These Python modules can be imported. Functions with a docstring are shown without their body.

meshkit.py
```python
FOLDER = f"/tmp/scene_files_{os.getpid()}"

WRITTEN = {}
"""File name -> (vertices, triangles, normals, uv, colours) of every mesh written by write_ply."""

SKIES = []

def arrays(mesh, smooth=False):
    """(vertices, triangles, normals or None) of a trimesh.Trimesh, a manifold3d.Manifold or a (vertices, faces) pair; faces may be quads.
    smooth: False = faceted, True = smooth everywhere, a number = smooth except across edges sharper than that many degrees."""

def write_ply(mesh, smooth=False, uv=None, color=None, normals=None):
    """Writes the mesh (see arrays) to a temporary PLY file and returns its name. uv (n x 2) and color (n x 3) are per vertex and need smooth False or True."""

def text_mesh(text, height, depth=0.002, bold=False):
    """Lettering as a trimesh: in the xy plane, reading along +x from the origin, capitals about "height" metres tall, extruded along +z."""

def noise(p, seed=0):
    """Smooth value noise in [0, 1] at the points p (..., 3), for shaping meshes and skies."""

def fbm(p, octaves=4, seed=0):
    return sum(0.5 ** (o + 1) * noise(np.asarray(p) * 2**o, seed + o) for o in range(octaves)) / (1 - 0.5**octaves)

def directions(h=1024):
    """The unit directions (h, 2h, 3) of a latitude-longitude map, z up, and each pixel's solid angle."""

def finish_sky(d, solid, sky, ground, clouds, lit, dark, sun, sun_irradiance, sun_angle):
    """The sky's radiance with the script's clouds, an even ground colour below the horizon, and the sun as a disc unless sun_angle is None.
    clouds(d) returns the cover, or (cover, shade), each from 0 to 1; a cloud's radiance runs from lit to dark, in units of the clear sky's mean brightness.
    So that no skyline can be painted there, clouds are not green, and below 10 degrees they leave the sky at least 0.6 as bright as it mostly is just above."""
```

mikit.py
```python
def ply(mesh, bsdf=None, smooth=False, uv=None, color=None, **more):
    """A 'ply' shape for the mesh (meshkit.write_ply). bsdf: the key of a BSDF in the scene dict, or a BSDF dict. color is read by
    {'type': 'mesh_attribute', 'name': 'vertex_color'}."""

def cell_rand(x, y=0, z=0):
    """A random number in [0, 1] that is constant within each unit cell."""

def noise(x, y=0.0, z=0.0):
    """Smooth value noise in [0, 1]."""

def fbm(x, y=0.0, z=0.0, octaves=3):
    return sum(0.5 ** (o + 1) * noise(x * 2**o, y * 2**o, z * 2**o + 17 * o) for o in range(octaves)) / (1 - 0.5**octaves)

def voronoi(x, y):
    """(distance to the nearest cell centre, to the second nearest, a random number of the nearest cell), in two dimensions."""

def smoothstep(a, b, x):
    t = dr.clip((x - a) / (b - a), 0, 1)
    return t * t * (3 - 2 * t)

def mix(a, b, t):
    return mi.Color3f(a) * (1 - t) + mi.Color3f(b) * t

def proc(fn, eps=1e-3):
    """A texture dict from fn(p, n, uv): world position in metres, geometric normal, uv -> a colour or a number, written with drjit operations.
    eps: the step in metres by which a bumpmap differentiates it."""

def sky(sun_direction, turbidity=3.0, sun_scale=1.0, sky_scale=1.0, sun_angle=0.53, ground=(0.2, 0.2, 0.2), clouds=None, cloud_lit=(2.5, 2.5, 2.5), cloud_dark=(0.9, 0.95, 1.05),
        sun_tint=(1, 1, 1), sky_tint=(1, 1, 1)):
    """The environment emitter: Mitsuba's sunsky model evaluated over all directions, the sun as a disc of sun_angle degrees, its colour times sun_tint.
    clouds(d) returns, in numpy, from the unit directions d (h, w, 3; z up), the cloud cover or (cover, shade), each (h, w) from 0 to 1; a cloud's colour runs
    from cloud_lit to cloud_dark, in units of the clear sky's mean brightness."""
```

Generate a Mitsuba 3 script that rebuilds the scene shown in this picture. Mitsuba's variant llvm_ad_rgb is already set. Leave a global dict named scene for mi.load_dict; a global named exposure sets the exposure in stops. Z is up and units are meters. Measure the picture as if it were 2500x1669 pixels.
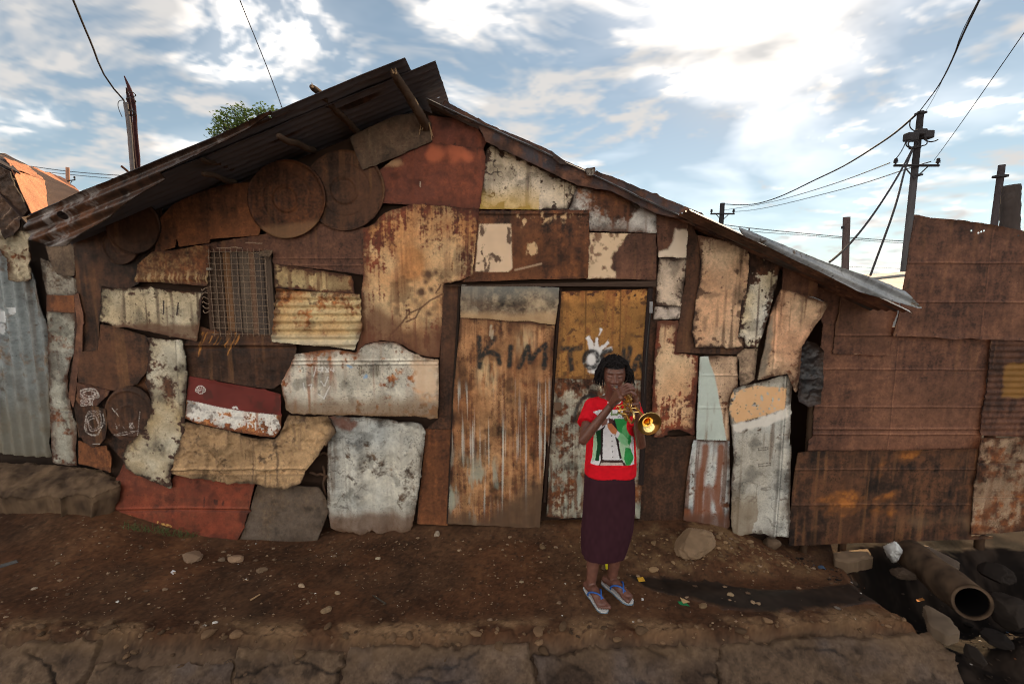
import math, random
import numpy as np
import trimesh, mitsuba as mi, mikit, meshkit
import manifold3d as m3
import shapely
from shapely.geometry import Polygon, LineString
from scipy.spatial import Delaunay, cKDTree

scene, labels = {}, {}
T = mi.ScalarTransform4f

# ------------------------------------------------------------------ camera, sky, exposure
CAM = np.array([0, 0, 2.02]); PITCH = math.radians(7.0); FOC = 1111.0
FWD = np.array([0, math.cos(PITCH), -math.sin(PITCH)]); UPV = np.array([0, math.sin(PITCH), math.cos(PITCH)])
scene['camera'] = {'type': 'perspective', 'fov': 2 * math.degrees(math.atan(1250 / FOC)), 'fov_axis': 'x', 'near_clip': 0.05, 'far_clip': 3000.0,
                   'to_world': T().look_at(origin=CAM.tolist(), target=(CAM + FWD).tolist(), up=[0, 0, 1])}
SUN = np.array([.558, 1.08, .615]); SUN = SUN / np.linalg.norm(SUN)


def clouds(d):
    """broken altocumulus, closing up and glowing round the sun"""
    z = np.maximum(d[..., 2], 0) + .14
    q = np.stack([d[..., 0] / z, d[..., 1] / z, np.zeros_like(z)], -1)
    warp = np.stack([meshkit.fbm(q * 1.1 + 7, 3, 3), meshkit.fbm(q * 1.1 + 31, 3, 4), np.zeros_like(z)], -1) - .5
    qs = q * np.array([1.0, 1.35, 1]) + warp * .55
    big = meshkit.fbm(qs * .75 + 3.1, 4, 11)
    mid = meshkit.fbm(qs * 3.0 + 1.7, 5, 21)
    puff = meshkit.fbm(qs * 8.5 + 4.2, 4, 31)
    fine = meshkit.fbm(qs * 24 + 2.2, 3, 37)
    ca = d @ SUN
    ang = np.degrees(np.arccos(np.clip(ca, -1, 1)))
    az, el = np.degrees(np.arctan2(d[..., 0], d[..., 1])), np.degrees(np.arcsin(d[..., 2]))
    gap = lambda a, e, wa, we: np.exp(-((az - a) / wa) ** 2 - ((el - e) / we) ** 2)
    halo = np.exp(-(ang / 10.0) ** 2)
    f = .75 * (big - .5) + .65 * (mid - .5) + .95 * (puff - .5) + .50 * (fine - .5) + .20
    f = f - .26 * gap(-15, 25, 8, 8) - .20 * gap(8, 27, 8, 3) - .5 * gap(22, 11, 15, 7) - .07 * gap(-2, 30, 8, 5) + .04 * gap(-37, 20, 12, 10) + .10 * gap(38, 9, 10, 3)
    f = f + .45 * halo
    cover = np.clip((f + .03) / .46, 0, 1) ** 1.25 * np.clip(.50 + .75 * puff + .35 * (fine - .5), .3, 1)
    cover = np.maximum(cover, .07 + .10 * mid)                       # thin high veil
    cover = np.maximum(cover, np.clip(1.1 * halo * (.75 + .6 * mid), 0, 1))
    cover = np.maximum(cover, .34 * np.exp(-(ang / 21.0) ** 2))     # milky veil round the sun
    # clouds away from the sun brightened, added as fill light for the shaded wall
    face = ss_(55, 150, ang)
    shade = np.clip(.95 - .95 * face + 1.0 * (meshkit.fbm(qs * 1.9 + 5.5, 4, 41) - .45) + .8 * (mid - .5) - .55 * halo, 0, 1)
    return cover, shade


def ss_(a, b, x):
    t = np.clip((x - a) / (b - a), 0, 1)
    return t * t * (3 - 2 * t)


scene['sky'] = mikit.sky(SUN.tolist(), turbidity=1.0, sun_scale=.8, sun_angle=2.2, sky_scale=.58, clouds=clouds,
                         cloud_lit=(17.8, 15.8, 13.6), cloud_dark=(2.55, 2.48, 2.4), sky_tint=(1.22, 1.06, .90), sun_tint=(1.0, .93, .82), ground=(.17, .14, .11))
exposure = 3.0

# ------------------------------------------------------------------ helpers
ZONES = {'A': (0, 500, 2.61), 'B': (800, 500, 2.61), 'C': (1600, 500, 2.61), 'D': (0, 0, 2.61), 'E': (800, 0, 2.61), 'F': (1600, 0, 2.61),
         'G': (0, 1069, 2.61), 'H': (800, 1069, 2.61), 'I': (1600, 1069, 2.61), 'P': (0, 0, 1.0), 'Z': (1380, 840, 4.612), 'Y': (1380, 1160, 4.354)}


def pp(text):
    """traced outline: letters pick the survey zone the numbers are measured in"""
    o, out, zone = [], [], None
    for t in text.replace(',', ' ').split():
        if t in ZONES:
            zone = ZONES[t]
        else:
            o.append(float(t))
            if len(o) == 2:
                out.append((zone[0] + o[0] / zone[2], zone[1] + o[1] / zone[2])); o = []
    return np.array(out)


def ray(x, y):
    return FWD + np.array([1, 0, 0]) * ((x - 1250) / FOC) + UPV * ((834.5 - y) / FOC)


def at(x, y, Y):
    d = ray(x, y)
    return CAM + d * (Y / d[1])


def atz(x, y, Z):
    d = ray(x, y)
    return CAM + d * ((Z - CAM[2]) / d[2])


def wall(text, Y):
    """outline on the upright plane at distance Y, as (x, z) in metres"""
    return np.array([at(x, y, Y)[[0, 2]] for x, y in (pp(text) if isinstance(text, str) else text)])


def lin(*c):
    c = np.array(c if len(c) > 1 else c[0], float) / 255.0
    return np.where(c <= .04045, c / 12.92, ((c + .055) / 1.055) ** 2.4)


GAIN = 1.2


def S(r, g, b):
    x = lin(r, g, b) * GAIN
    return np.where(x < .45, x, .45 + .37 * (1 - np.exp(-(x - .45) / .37)))      # survey colours to reflectance, at most .82


def ss(a, b, x):
    t = np.clip((x - a) / (b - a), 0, 1)
    return t * t * (3 - 2 * t)


def fb(x, z, fx, fz=None, o=3, seed=0):
    return meshkit.fbm(np.stack([x * fx + seed * 1.37, z * (fz or fx) + seed * 2.11, np.full_like(x, seed * .613 + .5)], -1), o, seed)


def nz(x, z, fx, fz=None, seed=0):
    return meshkit.noise(np.stack([x * fx + seed * 1.37, z * (fz or fx) + seed * 2.11, np.full_like(x, seed * .613 + .5)], -1), seed)


def mixc(a, b, t):
    t = np.asarray(t)[..., None]
    return np.asarray(a) * (1 - t) + np.asarray(b) * t


count = {}


def key(parent, name):
    base = (parent + '__' if parent else '') + name
    n = count.get(base, -1) + 1
    count[base] = n
    return base if n == 0 else f'{base}_{n:03d}'


def tag(k, label, cat=None, group=None, kind=None):
    labels[k] = {}
    if label: labels[k]['label'] = label
    if cat: labels[k]['category'] = cat
    if group: labels[k]['group'] = group
    if kind: labels[k]['kind'] = kind
    return k


def put(parent, name, mesh, bsdf, smooth=30, label=None, cat=None, group=None, kind=None, **kw):
    k = key(parent, name)
    scene[k] = mikit.ply(mesh, bsdf, smooth=smooth, **kw)
    if label or kind:
        tag(k, label, cat, group, kind)
    return k


def thing(name, label, cat, group=None):
    return tag(key(None, name), label, cat, group)


def vcol(name, rough=.75, spec=.3, **kw):
    scene[name] = {'type': 'twosided', 'b': {'type': 'principled', 'base_color': {'type': 'mesh_attribute', 'name': 'vertex_color'}, 'roughness': rough, 'specular': spec, **kw}}
    return name


def flat(name, rgb, rough=.7, spec=.3, **kw):
    scene[name] = {'type': 'twosided', 'b': {'type': 'principled', 'base_color': {'type': 'rgb', 'value': [float(v) for v in rgb]}, 'roughness': rough, 'specular': spec, **kw}}
    return name


vcol('weathered', .72, .28)
vcol('satin_paint', .45, .4)
vcol('dull', .95, .12)
vcol('galvanised', .5, .5, metallic=.1)
vcol('skin_tone', .42, .5)
vcol('fabric', .9, .1, sheen=.25)
flat('black_rubber', (.012, .012, .013), .6)  # near-black for the disc that darkens the pipe
flat('dark_steel', (.035, .032, .03), .5)
flat('pole_dark', S(46, 44, 46), .8)
flat('far_grey', S(120, 118, 116), .9)


def tube(points, radii, sides=8, cap=True, rough=0, seed=1):
    """round bar along a polyline; rough adds knots and bumps"""
    p = np.asarray(points, float)
    rad = np.broadcast_to(np.asarray(radii, float), (len(p),)).copy()
    t = np.gradient(p, axis=0); t /= np.linalg.norm(t, axis=1, keepdims=True) + 1e-12
    ref = np.array([0, 0, 1.0]) if abs(t[0, 2]) < .9 else np.array([1.0, 0, 0])
    a = np.cross(t, ref); a /= np.linalg.norm(a, axis=1, keepdims=True) + 1e-12
    b = np.cross(t, a)
    ang = np.arange(sides) * 2 * np.pi / sides
    rr = np.broadcast_to(rad[:, None], (len(p), sides)).copy()
    if rough:
        rg = np.random.default_rng(seed)
        L = np.arange(len(p))[:, None] * .55
        rr *= 1 + rough * (meshkit.fbm(np.stack([L + 0 * ang, np.cos(ang)[None] * 1.3 + 0 * L, np.sin(ang)[None] * 1.3 + 0 * L], -1) + seed * 3.7, 3, seed) - .5) * 2
    v = p[:, None] + rr[..., None] * (np.cos(ang)[None, :, None] * a[:, None] + np.sin(ang)[None, :, None] * b[:, None])
    i, j = np.meshgrid(np.arange(len(p) - 1), np.arange(sides), indexing='ij')
    q = np.stack([i * sides + j, i * sides + (j + 1) % sides, (i + 1) * sides + (j + 1) % sides, (i + 1) * sides + j], -1).reshape(-1, 4)
    fcs = np.vstack([q[:, [0, 2, 1]], q[:, [0, 3, 2]]])
    V = v.reshape(-1, 3)
    if cap:
        n = len(V); V = np.vstack([V, p[:1], p[-1:]])
        k = np.arange(sides)
        fcs = np.vstack([fcs, np.stack([k * 0 + n, k, (k + 1) % sides], -1), np.stack([k * 0 + n + 1, (len(p) - 1) * sides + (k + 1) % sides, (len(p) - 1) * sides + k], -1)])
    return trimesh.Trimesh(V, fcs, process=False)


def line(a, b, n=12):
    return np.linspace(np.asarray(a, float), np.asarray(b, float), n)


def sag(a, b, s, n=28):
    p = line(a, b, n); u = np.linspace(0, 1, n)
    p[:, 2] -= s * 4 * u * (1 - u)
    return p


def bez(*P, n=16):
    """smooth curve through control points"""
    P = np.asarray(P, float)
    from scipy.interpolate import CubicSpline, PchipInterpolator
    s = np.r_[0, np.cumsum(np.linalg.norm(np.diff(P, axis=0), axis=1))]
    return CubicSpline(s, P)(np.linspace(0, s[-1], n)) if len(P) > 2 else line(P[0], P[1], n)


def box(lo, hi, bevel=0):
    lo, hi = np.asarray(lo, float), np.asarray(hi, float)
    if bevel:
        pts = []
        for s in np.ndindex(2, 2, 2):
            c = np.where(s, hi - bevel, lo + bevel)
            for k in range(3):
                e = np.zeros(3); e[k] = bevel * (1 if s[k] else -1); pts.append(c + e)
        return trimesh.convex.convex_hull(np.array(pts))
    m = trimesh.creation.box(extents=hi - lo); m.apply_translation((lo + hi) / 2); return m


def cat(ms):
    return trimesh.util.concatenate(ms)


# ------------------------------------------------------------------ weathered sheets
RUST = {'brown': [S(44, 28, 20), S(88, 53, 33), S(128, 78, 46)], 'red': [S(60, 32, 24), S(104, 54, 36), S(134, 70, 44)], 'orange': [S(76, 42, 24), S(130, 76, 42), S(176, 116, 68)],
        'dark': [S(30, 21, 17), S(60, 40, 29), S(90, 58, 39)], 'plum': [S(54, 36, 29), S(86, 57, 44), S(112, 76, 57)], 'drab': [S(54, 44, 36), S(88, 72, 58), S(116, 96, 76)]}


def rough_outline(P, jag, seed, step=.008, rounds=.012):
    poly = Polygon(P).buffer(0)
    if poly.geom_type != 'Polygon': poly = max(poly.geoms, key=lambda g: g.area)
    r = rounds
    poly = poly.buffer(-r).buffer(2 * r).buffer(-r) if r else poly
    if poly.geom_type != 'Polygon': poly = max(poly.geoms, key=lambda g: g.area)
    ring = poly.exterior; L = ring.length; n = max(16, int(L / step))
    q = np.array([ring.interpolate(i * L / n).coords[0] for i in range(n)])
    if jag:
        sgn = -1.0 if ring.is_ccw else 1.0
        w = (fb(q[:, 0], q[:, 1], 7, o=2, seed=seed) - .5) * .9 * jag + (fb(q[:, 0], q[:, 1], 45, o=3, seed=seed + 5) - .5) * jag * .9
        w = w - sgn * jag * 9 * np.clip(fb(q[:, 0], q[:, 1], 24, o=3, seed=seed + 7) - .60, 0, .25) + sgn * jag * 4 * np.clip(fb(q[:, 0], q[:, 1], 16, o=3, seed=seed + 9) - .62, 0, .2)
        tng = np.roll(q, -1, 0) - np.roll(q, 1, 0); tng /= np.linalg.norm(tng, axis=1, keepdims=True) + 1e-9
        q = q + np.stack([tng[:, 1], -tng[:, 0]], -1) * w[:, None]
    poly = Polygon(q).buffer(0)
    if poly.geom_type != 'Polygon': poly = max(poly.geoms, key=lambda g: g.area)
    return poly


def tri_poly(poly, s):
    """points, triangles and boundary loop of a fine flat mesh of the outline"""
    ring = poly.exterior; L = ring.length; n = max(12, int(L / s))
    b = np.array([ring.interpolate(i * L / n).coords[0] for i in range(n)])
    hp = [np.array([r.interpolate(i * r.length / 14).coords[0] for i in range(14)]) for r in poly.interiors]
    x0, y0, x1, y1 = poly.bounds
    gx, gy = np.meshgrid(np.arange(x0, x1, s), np.arange(y0, y1, s * .87))
    gx = gx + (np.arange(gx.shape[0]) % 2)[:, None] * s * .5
    g = np.stack([gx.ravel(), gy.ravel()], -1)
    inner = poly.buffer(-.55 * s)
    g = g[shapely.contains_xy(inner, g[:, 0], g[:, 1])]
    g = g + np.random.default_rng(5).normal(0, s * .03, g.shape)
    V = np.vstack([b, *hp, g])
    tri = Delaunay(V).simplices
    c = V[tri].mean(1)
    tri = tri[shapely.contains_xy(poly, c[:, 0], c[:, 1])]
    a = V[tri]
    cr = (a[:, 1, 0] - a[:, 0, 0]) * (a[:, 2, 1] - a[:, 0, 1]) - (a[:, 1, 1] - a[:, 0, 1]) * (a[:, 2, 0] - a[:, 0, 0])
    tri = np.where((cr < 0)[:, None], tri[:, [0, 2, 1]], tri)
    return V, tri, n


def segdist(x, z, line_):
    """distance to a polyline in the sheet's plane"""
    P = np.asarray(line_, float); d = np.full(x.shape, 1e9)
    for a, b in zip(P[:-1], P[1:]):
        ab = b - a; t = np.clip(((x - a[0]) * ab[0] + (z - a[1]) * ab[1]) / (ab @ ab + 1e-12), 0, 1)
        d = np.minimum(d, np.hypot(x - a[0] - t * ab[0], z - a[1] - t * ab[1]))
    return d


def inside(x, z, P):
    return shapely.contains_xy(Polygon(P), x, z)


def soft_in(x, z, P, w, wob=0, seed=0):
    pl = Polygon(P).buffer(0)
    d = shapely.distance(pl.exterior if pl.geom_type == 'Polygon' else pl.boundary, shapely.points(x, z)) * np.where(shapely.contains_xy(pl, x, z), 1, -1)
    if wob: d = d + wob * (fb(x, z, 22, o=4, seed=seed) - .5) * 2
    return ss(-w, w, d)


def rust_colour(x, z, kind, seed, spread=1.0):
    a, b, c = RUST[kind]
    n1 = fb(x, z, 3.2, o=4, seed=seed); n2 = fb(x, z, 17, o=3, seed=seed + 1); n3 = nz(x, z, 95, seed=seed + 2)
    n4 = fb(x, z, 40, 5, o=3, seed=seed + 6); n5 = fb(x, z, 6, 30, o=3, seed=seed + 7)
    t = (n1 - .5) * 1.5 * spread + (n2 - .5) * 1.3 * spread + (n3 - .5) * .5 + (n4 - .5) * .8 + (n5 - .5) * .5 * spread + .5
    col = mixc(a, b, np.clip(t * 2, 0, 1))
    col = mixc(col, c, np.clip(t * 2 - 1.05, 0, 1))
    return col


def sheet(parent, name, outline, Y, rust='brown', paint=None, paint2=None, cover=0., soft=.05, streak=0., speck=.0, edge_rust=.0, grime=.3, dirt=None, stain=0., crack=0.,
          dent=.006, wrinkle=.0, ribs=None, curl=.004, jag=.005, thick=.003, s=.0068, seed=None, tilt=0., bulge=0., extra=None, relief=None, bsdf='weathered', label=None, spread=1.0, bands=(), rounds=.004, holes=(), weather=1.35):
    """one weathered sheet standing at distance Y: its own torn outline, dents, creases and thickness; colour from noise of rust, paint, stain and dirt"""
    seed = seed if seed is not None else (abs(hash_name(outline if isinstance(outline, str) else str(np.round(outline, 3).tolist()))) % 997)
    P = wall(outline, Y)
    poly = rough_outline(P, jag, seed, rounds=rounds)
    for hx, hz, hr in holes: poly = poly.difference(shapely.Point(hx, hz).buffer(hr))
    V, tri, nb = tri_poly(poly, s)
    x, z = V[:, 0], V[:, 1]
    e = cKDTree(np.array([poly.exterior.interpolate(i * .004).coords[0] for i in range(int(poly.exterior.length / .004))])).query(V)[0]
    x0, z0, x1, z1 = poly.bounds
    # ---- relief, metres towards the street
    h = dent * 2.4 * (fb(x, z, 2.6, o=3, seed=seed + 11) - .5) + dent * .9 * (fb(x, z, 9, o=3, seed=seed + 12) - .5)
    if wrinkle:
        w1 = 1 - np.abs(2 * fb(x, z, 5, o=4, seed=seed + 13) - 1) * 2.2
        w2 = 1 - np.abs(2 * fb(x, z, 11, o=3, seed=seed + 14) - 1) * 2.2
        h = h + wrinkle * (np.clip(w1, 0, 1) ** 2 + .6 * np.clip(w2, 0, 1) ** 2)
    if ribs:
        axis, period, amp = ribs
        c = x if axis == 'v' else z
        c = c + .008 * (fb(x, z, 2, o=2, seed=seed + 15) - .5)
        h = h + amp * np.sin(2 * np.pi * c / period) * (.6 + .8 * fb(x, z, 2.2, o=2, seed=seed + 16))
    for (axis, pos, amp, wid) in bands:
        c = x if axis == 'v' else z
        h = h + amp * np.exp(-((c - pos - .012 * (fb(x, z, 2, o=2, seed=seed + 8) - .5)) / wid) ** 2)
    h = h + curl * (1 - np.clip(e / .045, 0, 1)) ** 2 * 2.0 * (fb(x, z, 4, o=2, seed=seed + 17) - .28)
    h = h + tilt * np.clip((z1 - z) / max(z1 - z0, .01), 0, 1) + bulge * np.sin(np.pi * np.clip((z - z0) / (z1 - z0), 0, 1)) * np.sin(np.pi * np.clip((x - x0) / (x1 - x0), 0, 1))
    if relief is not None: h = h + relief(x, z, e)
    # ---- colour
    col = rust_colour(x, z, rust, seed, spread)
    if paint is not None:
        f = .5 * (fb(x, z, 4.5, o=4, seed=seed + 21) - .5) + .5 * (fb(x, z, 19, o=4, seed=seed + 22) - .5) + .18 * (nz(x, z, 85, seed=seed + 23) - .5)
        if streak:
            f = f + streak * (.6 * (fb(x, z, 42, 3.0, o=3, seed=seed + 24) - .5) + .4 * (fb(x, z, 95, 9, o=2, seed=seed + 25) - .5))
        if edge_rust:
            f = f - .30 * np.exp(-e / edge_rust)
        if callable(cover): cv, off = .5, cover(x, z)
        else: cv, off = cover, 0
        f = f + off
        th = np.quantile(f, 1 - cv) if not callable(cover) else 0
        m = ss(-soft, soft, f - th)
        p2 = paint if paint2 is None else paint2
        pc = mixc(paint, p2, np.clip((fb(x, z, 3.3, o=4, seed=seed + 26) - .5) * 2.6 + .5, 0, 1))
        pc = pc * (1 - grime * 1.1 * np.clip((fb(x, z, 7, o=4, seed=seed + 27) - .42) * 2.4, 0, 1))[:, None]
        pc = pc * (.93 + .14 * nz(x, z, 110, seed=seed + 28))[:, None]
        if stain:
            st = np.clip((fb(x, z, 30, 2.2, o=3, seed=seed + 29) - .5) * 3.2, 0, 1) * stain
            pc = mixc(pc, RUST[rust][1], st)
        col = mixc(col, pc, m)
    if crack:
        c1 = np.abs(fb(x, z, 7, o=3, seed=seed + 31) - .5); c2 = np.abs(fb(x, z, 12, o=3, seed=seed + 32) - .5)
        cr = np.maximum(1 - ss(.003, .014, c1), (1 - ss(.003, .012, c2)) * .8) * ss(.48, .6, fb(x, z, 4, o=2, seed=seed + 33))
        col = mixc(col, S(48, 36, 30), np.clip(cr * crack, 0, 1)); h = h + .002 * cr
    if speck:
        sp = .55 * fb(x, z, 34, o=4, seed=seed + 35) + .45 * fb(x, z, 11, o=4, seed=seed + 36) + .20 * np.exp(-e / .05) - .05
        sp = ss(.60, .66, sp)
        col = mixc(col, S(62, 40, 30), np.clip(sp * speck, 0, 1))
    if dirt:
        zz, ww, dc = dirt
        dm = ss(0, 1, (zz - z) / ww + 1.1 * (fb(x, z, 9, o=4, seed=seed + 37) - .5) + .3) * .85
        col = mixc(col, dc, dm)
    # rust and soot creeping in from the rim, run-off streaks below it
    if paint is not None:
        creep = .7 * np.exp(-e / .016) * ss(.30, .62, fb(x, z, 13, o=4, seed=seed + 51)) + .55 * np.exp(-e / .06) * ss(.45, .7, fb(x, z, 6, o=4, seed=seed + 52))
        col = mixc(col, RUST[rust][0] * .6 + RUST[rust][1] * .4, np.clip(creep * weather, 0, .9))
        run = ss(.54, .72, fb(x, z, 34, 1.6, o=3, seed=seed + 53)) * ss(.42, .62, fb(x, z, 3.5, 1.5, o=3, seed=seed + 54))
        col = mixc(col, RUST[rust][1], .55 * run * weather)
        blot = ss(.56, .70, fb(x, z, 8, o=5, seed=seed + 55))
        col = col * (1 - .34 * blot * weather)[:, None]
    col = col * (1 - .30 * np.exp(-e / .007) + .55 * np.exp(-(e / .004) ** 2) * ss(.5, .62, fb(x, z, 14, o=2, seed=seed + 71)))[:, None]      # darker along the cut edge, worn bright in places
    if paint is None:                                 # bare rust: dust drifts and darker, wetter patches
        du = ss(.50, .68, fb(x, z, 2.3, 1.5, o=5, seed=seed + 56)); dk_ = ss(.52, .70, fb(x, z, 1.7, 2.6, o=5, seed=seed + 57))
        ru = ss(.55, .72, fb(x, z, 30, 1.4, o=3, seed=seed + 58)) * ss(.40, .6, fb(x, z, 3, 1.5, o=3, seed=seed + 59))
        col = mixc(col, RUST[rust][2] * 1.12, .42 * du); col = col * (1 - .38 * dk_)[:, None]; col = mixc(col, S(132, 92, 58), .30 * ru)
    # a few nails near the rim, each with its little rust run
    ring_ = poly.exterior; npick = max(3, int(ring_.length / .22))
    for q_ in range(npick):
        a_ = np.array(ring_.interpolate((q_ + .25 + .5 * ((q_ * 7 + seed) % 10) / 10) / npick, normalized=True).coords[0]); cen_ = np.array(poly.centroid.coords[0]); dv_ = cen_ - a_
        a_ = a_ + dv_ / (np.linalg.norm(dv_) + 1e-9) * .018
        m_ = 1 - ss(.003, .0065, np.hypot(x - a_[0], z - a_[1])); w_ = np.exp(-((x - a_[0]) / .006) ** 2) * ss(.0, .01, a_[1] - z) * ss(.07, .0, a_[1] - z)
        h = h + .003 * m_; col = mixc(mixc(col, RUST['dark'][1], .45 * w_), S(40, 32, 28), .85 * m_)
    for (axis, pos, amp, wid) in bands:                                # dusty and lighter on the upper side of a crease, darker below it
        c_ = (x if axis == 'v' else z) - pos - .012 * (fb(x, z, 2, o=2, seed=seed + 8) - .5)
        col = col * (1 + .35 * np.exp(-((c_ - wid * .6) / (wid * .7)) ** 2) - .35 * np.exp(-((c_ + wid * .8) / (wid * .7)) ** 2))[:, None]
    # fine grain and pin-head pits, the scale of the metal's own surface
    rg = np.random.default_rng(seed + 3)
    gr = rg.normal(0, .06, len(x)) + .42 * (fb(x, z, 75, o=2, seed=seed + 61) - .5) + .30 * (fb(x, z, 28, o=3, seed=seed + 62) - .5)
    col = col * np.clip(1 + gr, .4, 1.6)[:, None]
    pit = ss(.80, .86, nz(x, z, 120, seed=seed + 63)) * ss(.40, .6, fb(x, z, 5, o=3, seed=seed + 64))
    col = col * (1 - .55 * pit)[:, None]
    if extra is not None:
        col = extra(x, z, e, col)
    col = np.clip(col, .004, .85)
    # ---- mesh with a rim of its own thickness
    v = np.stack([x, Y - h, z], -1)
    rim = v[:nb]; back = rim + np.array([0, thick + .006, 0])
    i = np.arange(nb); j = (i + 1) % nb; n0 = len(v)
    verts = np.vstack([v, rim, back])
    faces = np.vstack([tri, np.stack([n0 + i, n0 + nb + i, n0 + j], -1), np.stack([n0 + j, n0 + nb + i, n0 + nb + j], -1)])
    cols = np.vstack([col, col[:nb] * .6, col[:nb] * .45])
    k = key(parent, name)
    scene[k] = mikit.ply(trimesh.Trimesh(verts, faces, process=False), bsdf, smooth=True, color=cols)
    if label: tag(k, label)
    return k


def hash_name(t):
    h = 7
    for ch in t: h = (h * 131 + ord(ch)) & 0x7FFFFFFF
    return h


def coloured(parent, name, mesh, fn, bsdf, label=None, cat=None, group=None, kind=None, smooth=True):
    """a mesh whose colour is fn(points) at its vertices"""
    k = key(parent, name)
    if smooth is False:
        mesh = trimesh.Trimesh(mesh.triangles.reshape(-1, 3), np.arange(len(mesh.faces) * 3).reshape(-1, 3), process=False)
    scene[k] = mikit.ply(mesh, bsdf, smooth=smooth, color=np.clip(fn(np.asarray(mesh.vertices)), .003, .85))
    if label or kind: tag(k, label, cat, group, kind)
    return k


def wood(base, seed=1, axis=2, f=30):
    def fn(v):
        ax = v[:, axis]; o = v[:, (axis + 1) % 3] + .7 * v[:, (axis + 2) % 3]
        n = fb(o, ax, f, f * .06, o=4, seed=seed); n2 = fb(o, ax, f * 3, f * .2, o=2, seed=seed + 4)
        return np.asarray(base) * (.55 + .75 * n + .35 * (n2 - .5))[:, None]
    return fn


def plain(base, var=.3, f=14, seed=1):
    def fn(v):
        n = meshkit.fbm(v * f + seed * 1.7, 4, seed)
        return np.asarray(base) * (1 + var * 2.2 * (n - .5))[:, None]
    return fn
# ------------------------------------------------------------------ the shack
WHITE, CREAM, PINK, GREYW = S(208, 200, 184), S(200, 184, 152), S(222, 186, 160), S(186, 184, 176)
MINT, KHAKI, YELLOW, BLUEG = S(182, 192, 180), S(156, 134, 102), S(196, 142, 66), S(122, 128, 130)
SOIL = S(74, 56, 43)
SH = thing('shack', 'patchwork shack of rusty metal sheets with a lopsided gable roof and double doors', 'shack')
SLL, SLR = .3862, -.4390


def left_z(x): return 2.3658 + SLL * (x + 3.4163)
def right_z(x): return 3.1953 + SLR * (x + .1879)


def on_plane(x, y, slope, z_at0):
    """where a survey line meets a roof slope z = z_at0 + slope * X"""
    d = ray(x, y)
    t = (z_at0 - CAM[2]) / (d[2] - slope * d[0])
    return CAM + d * t


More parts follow.
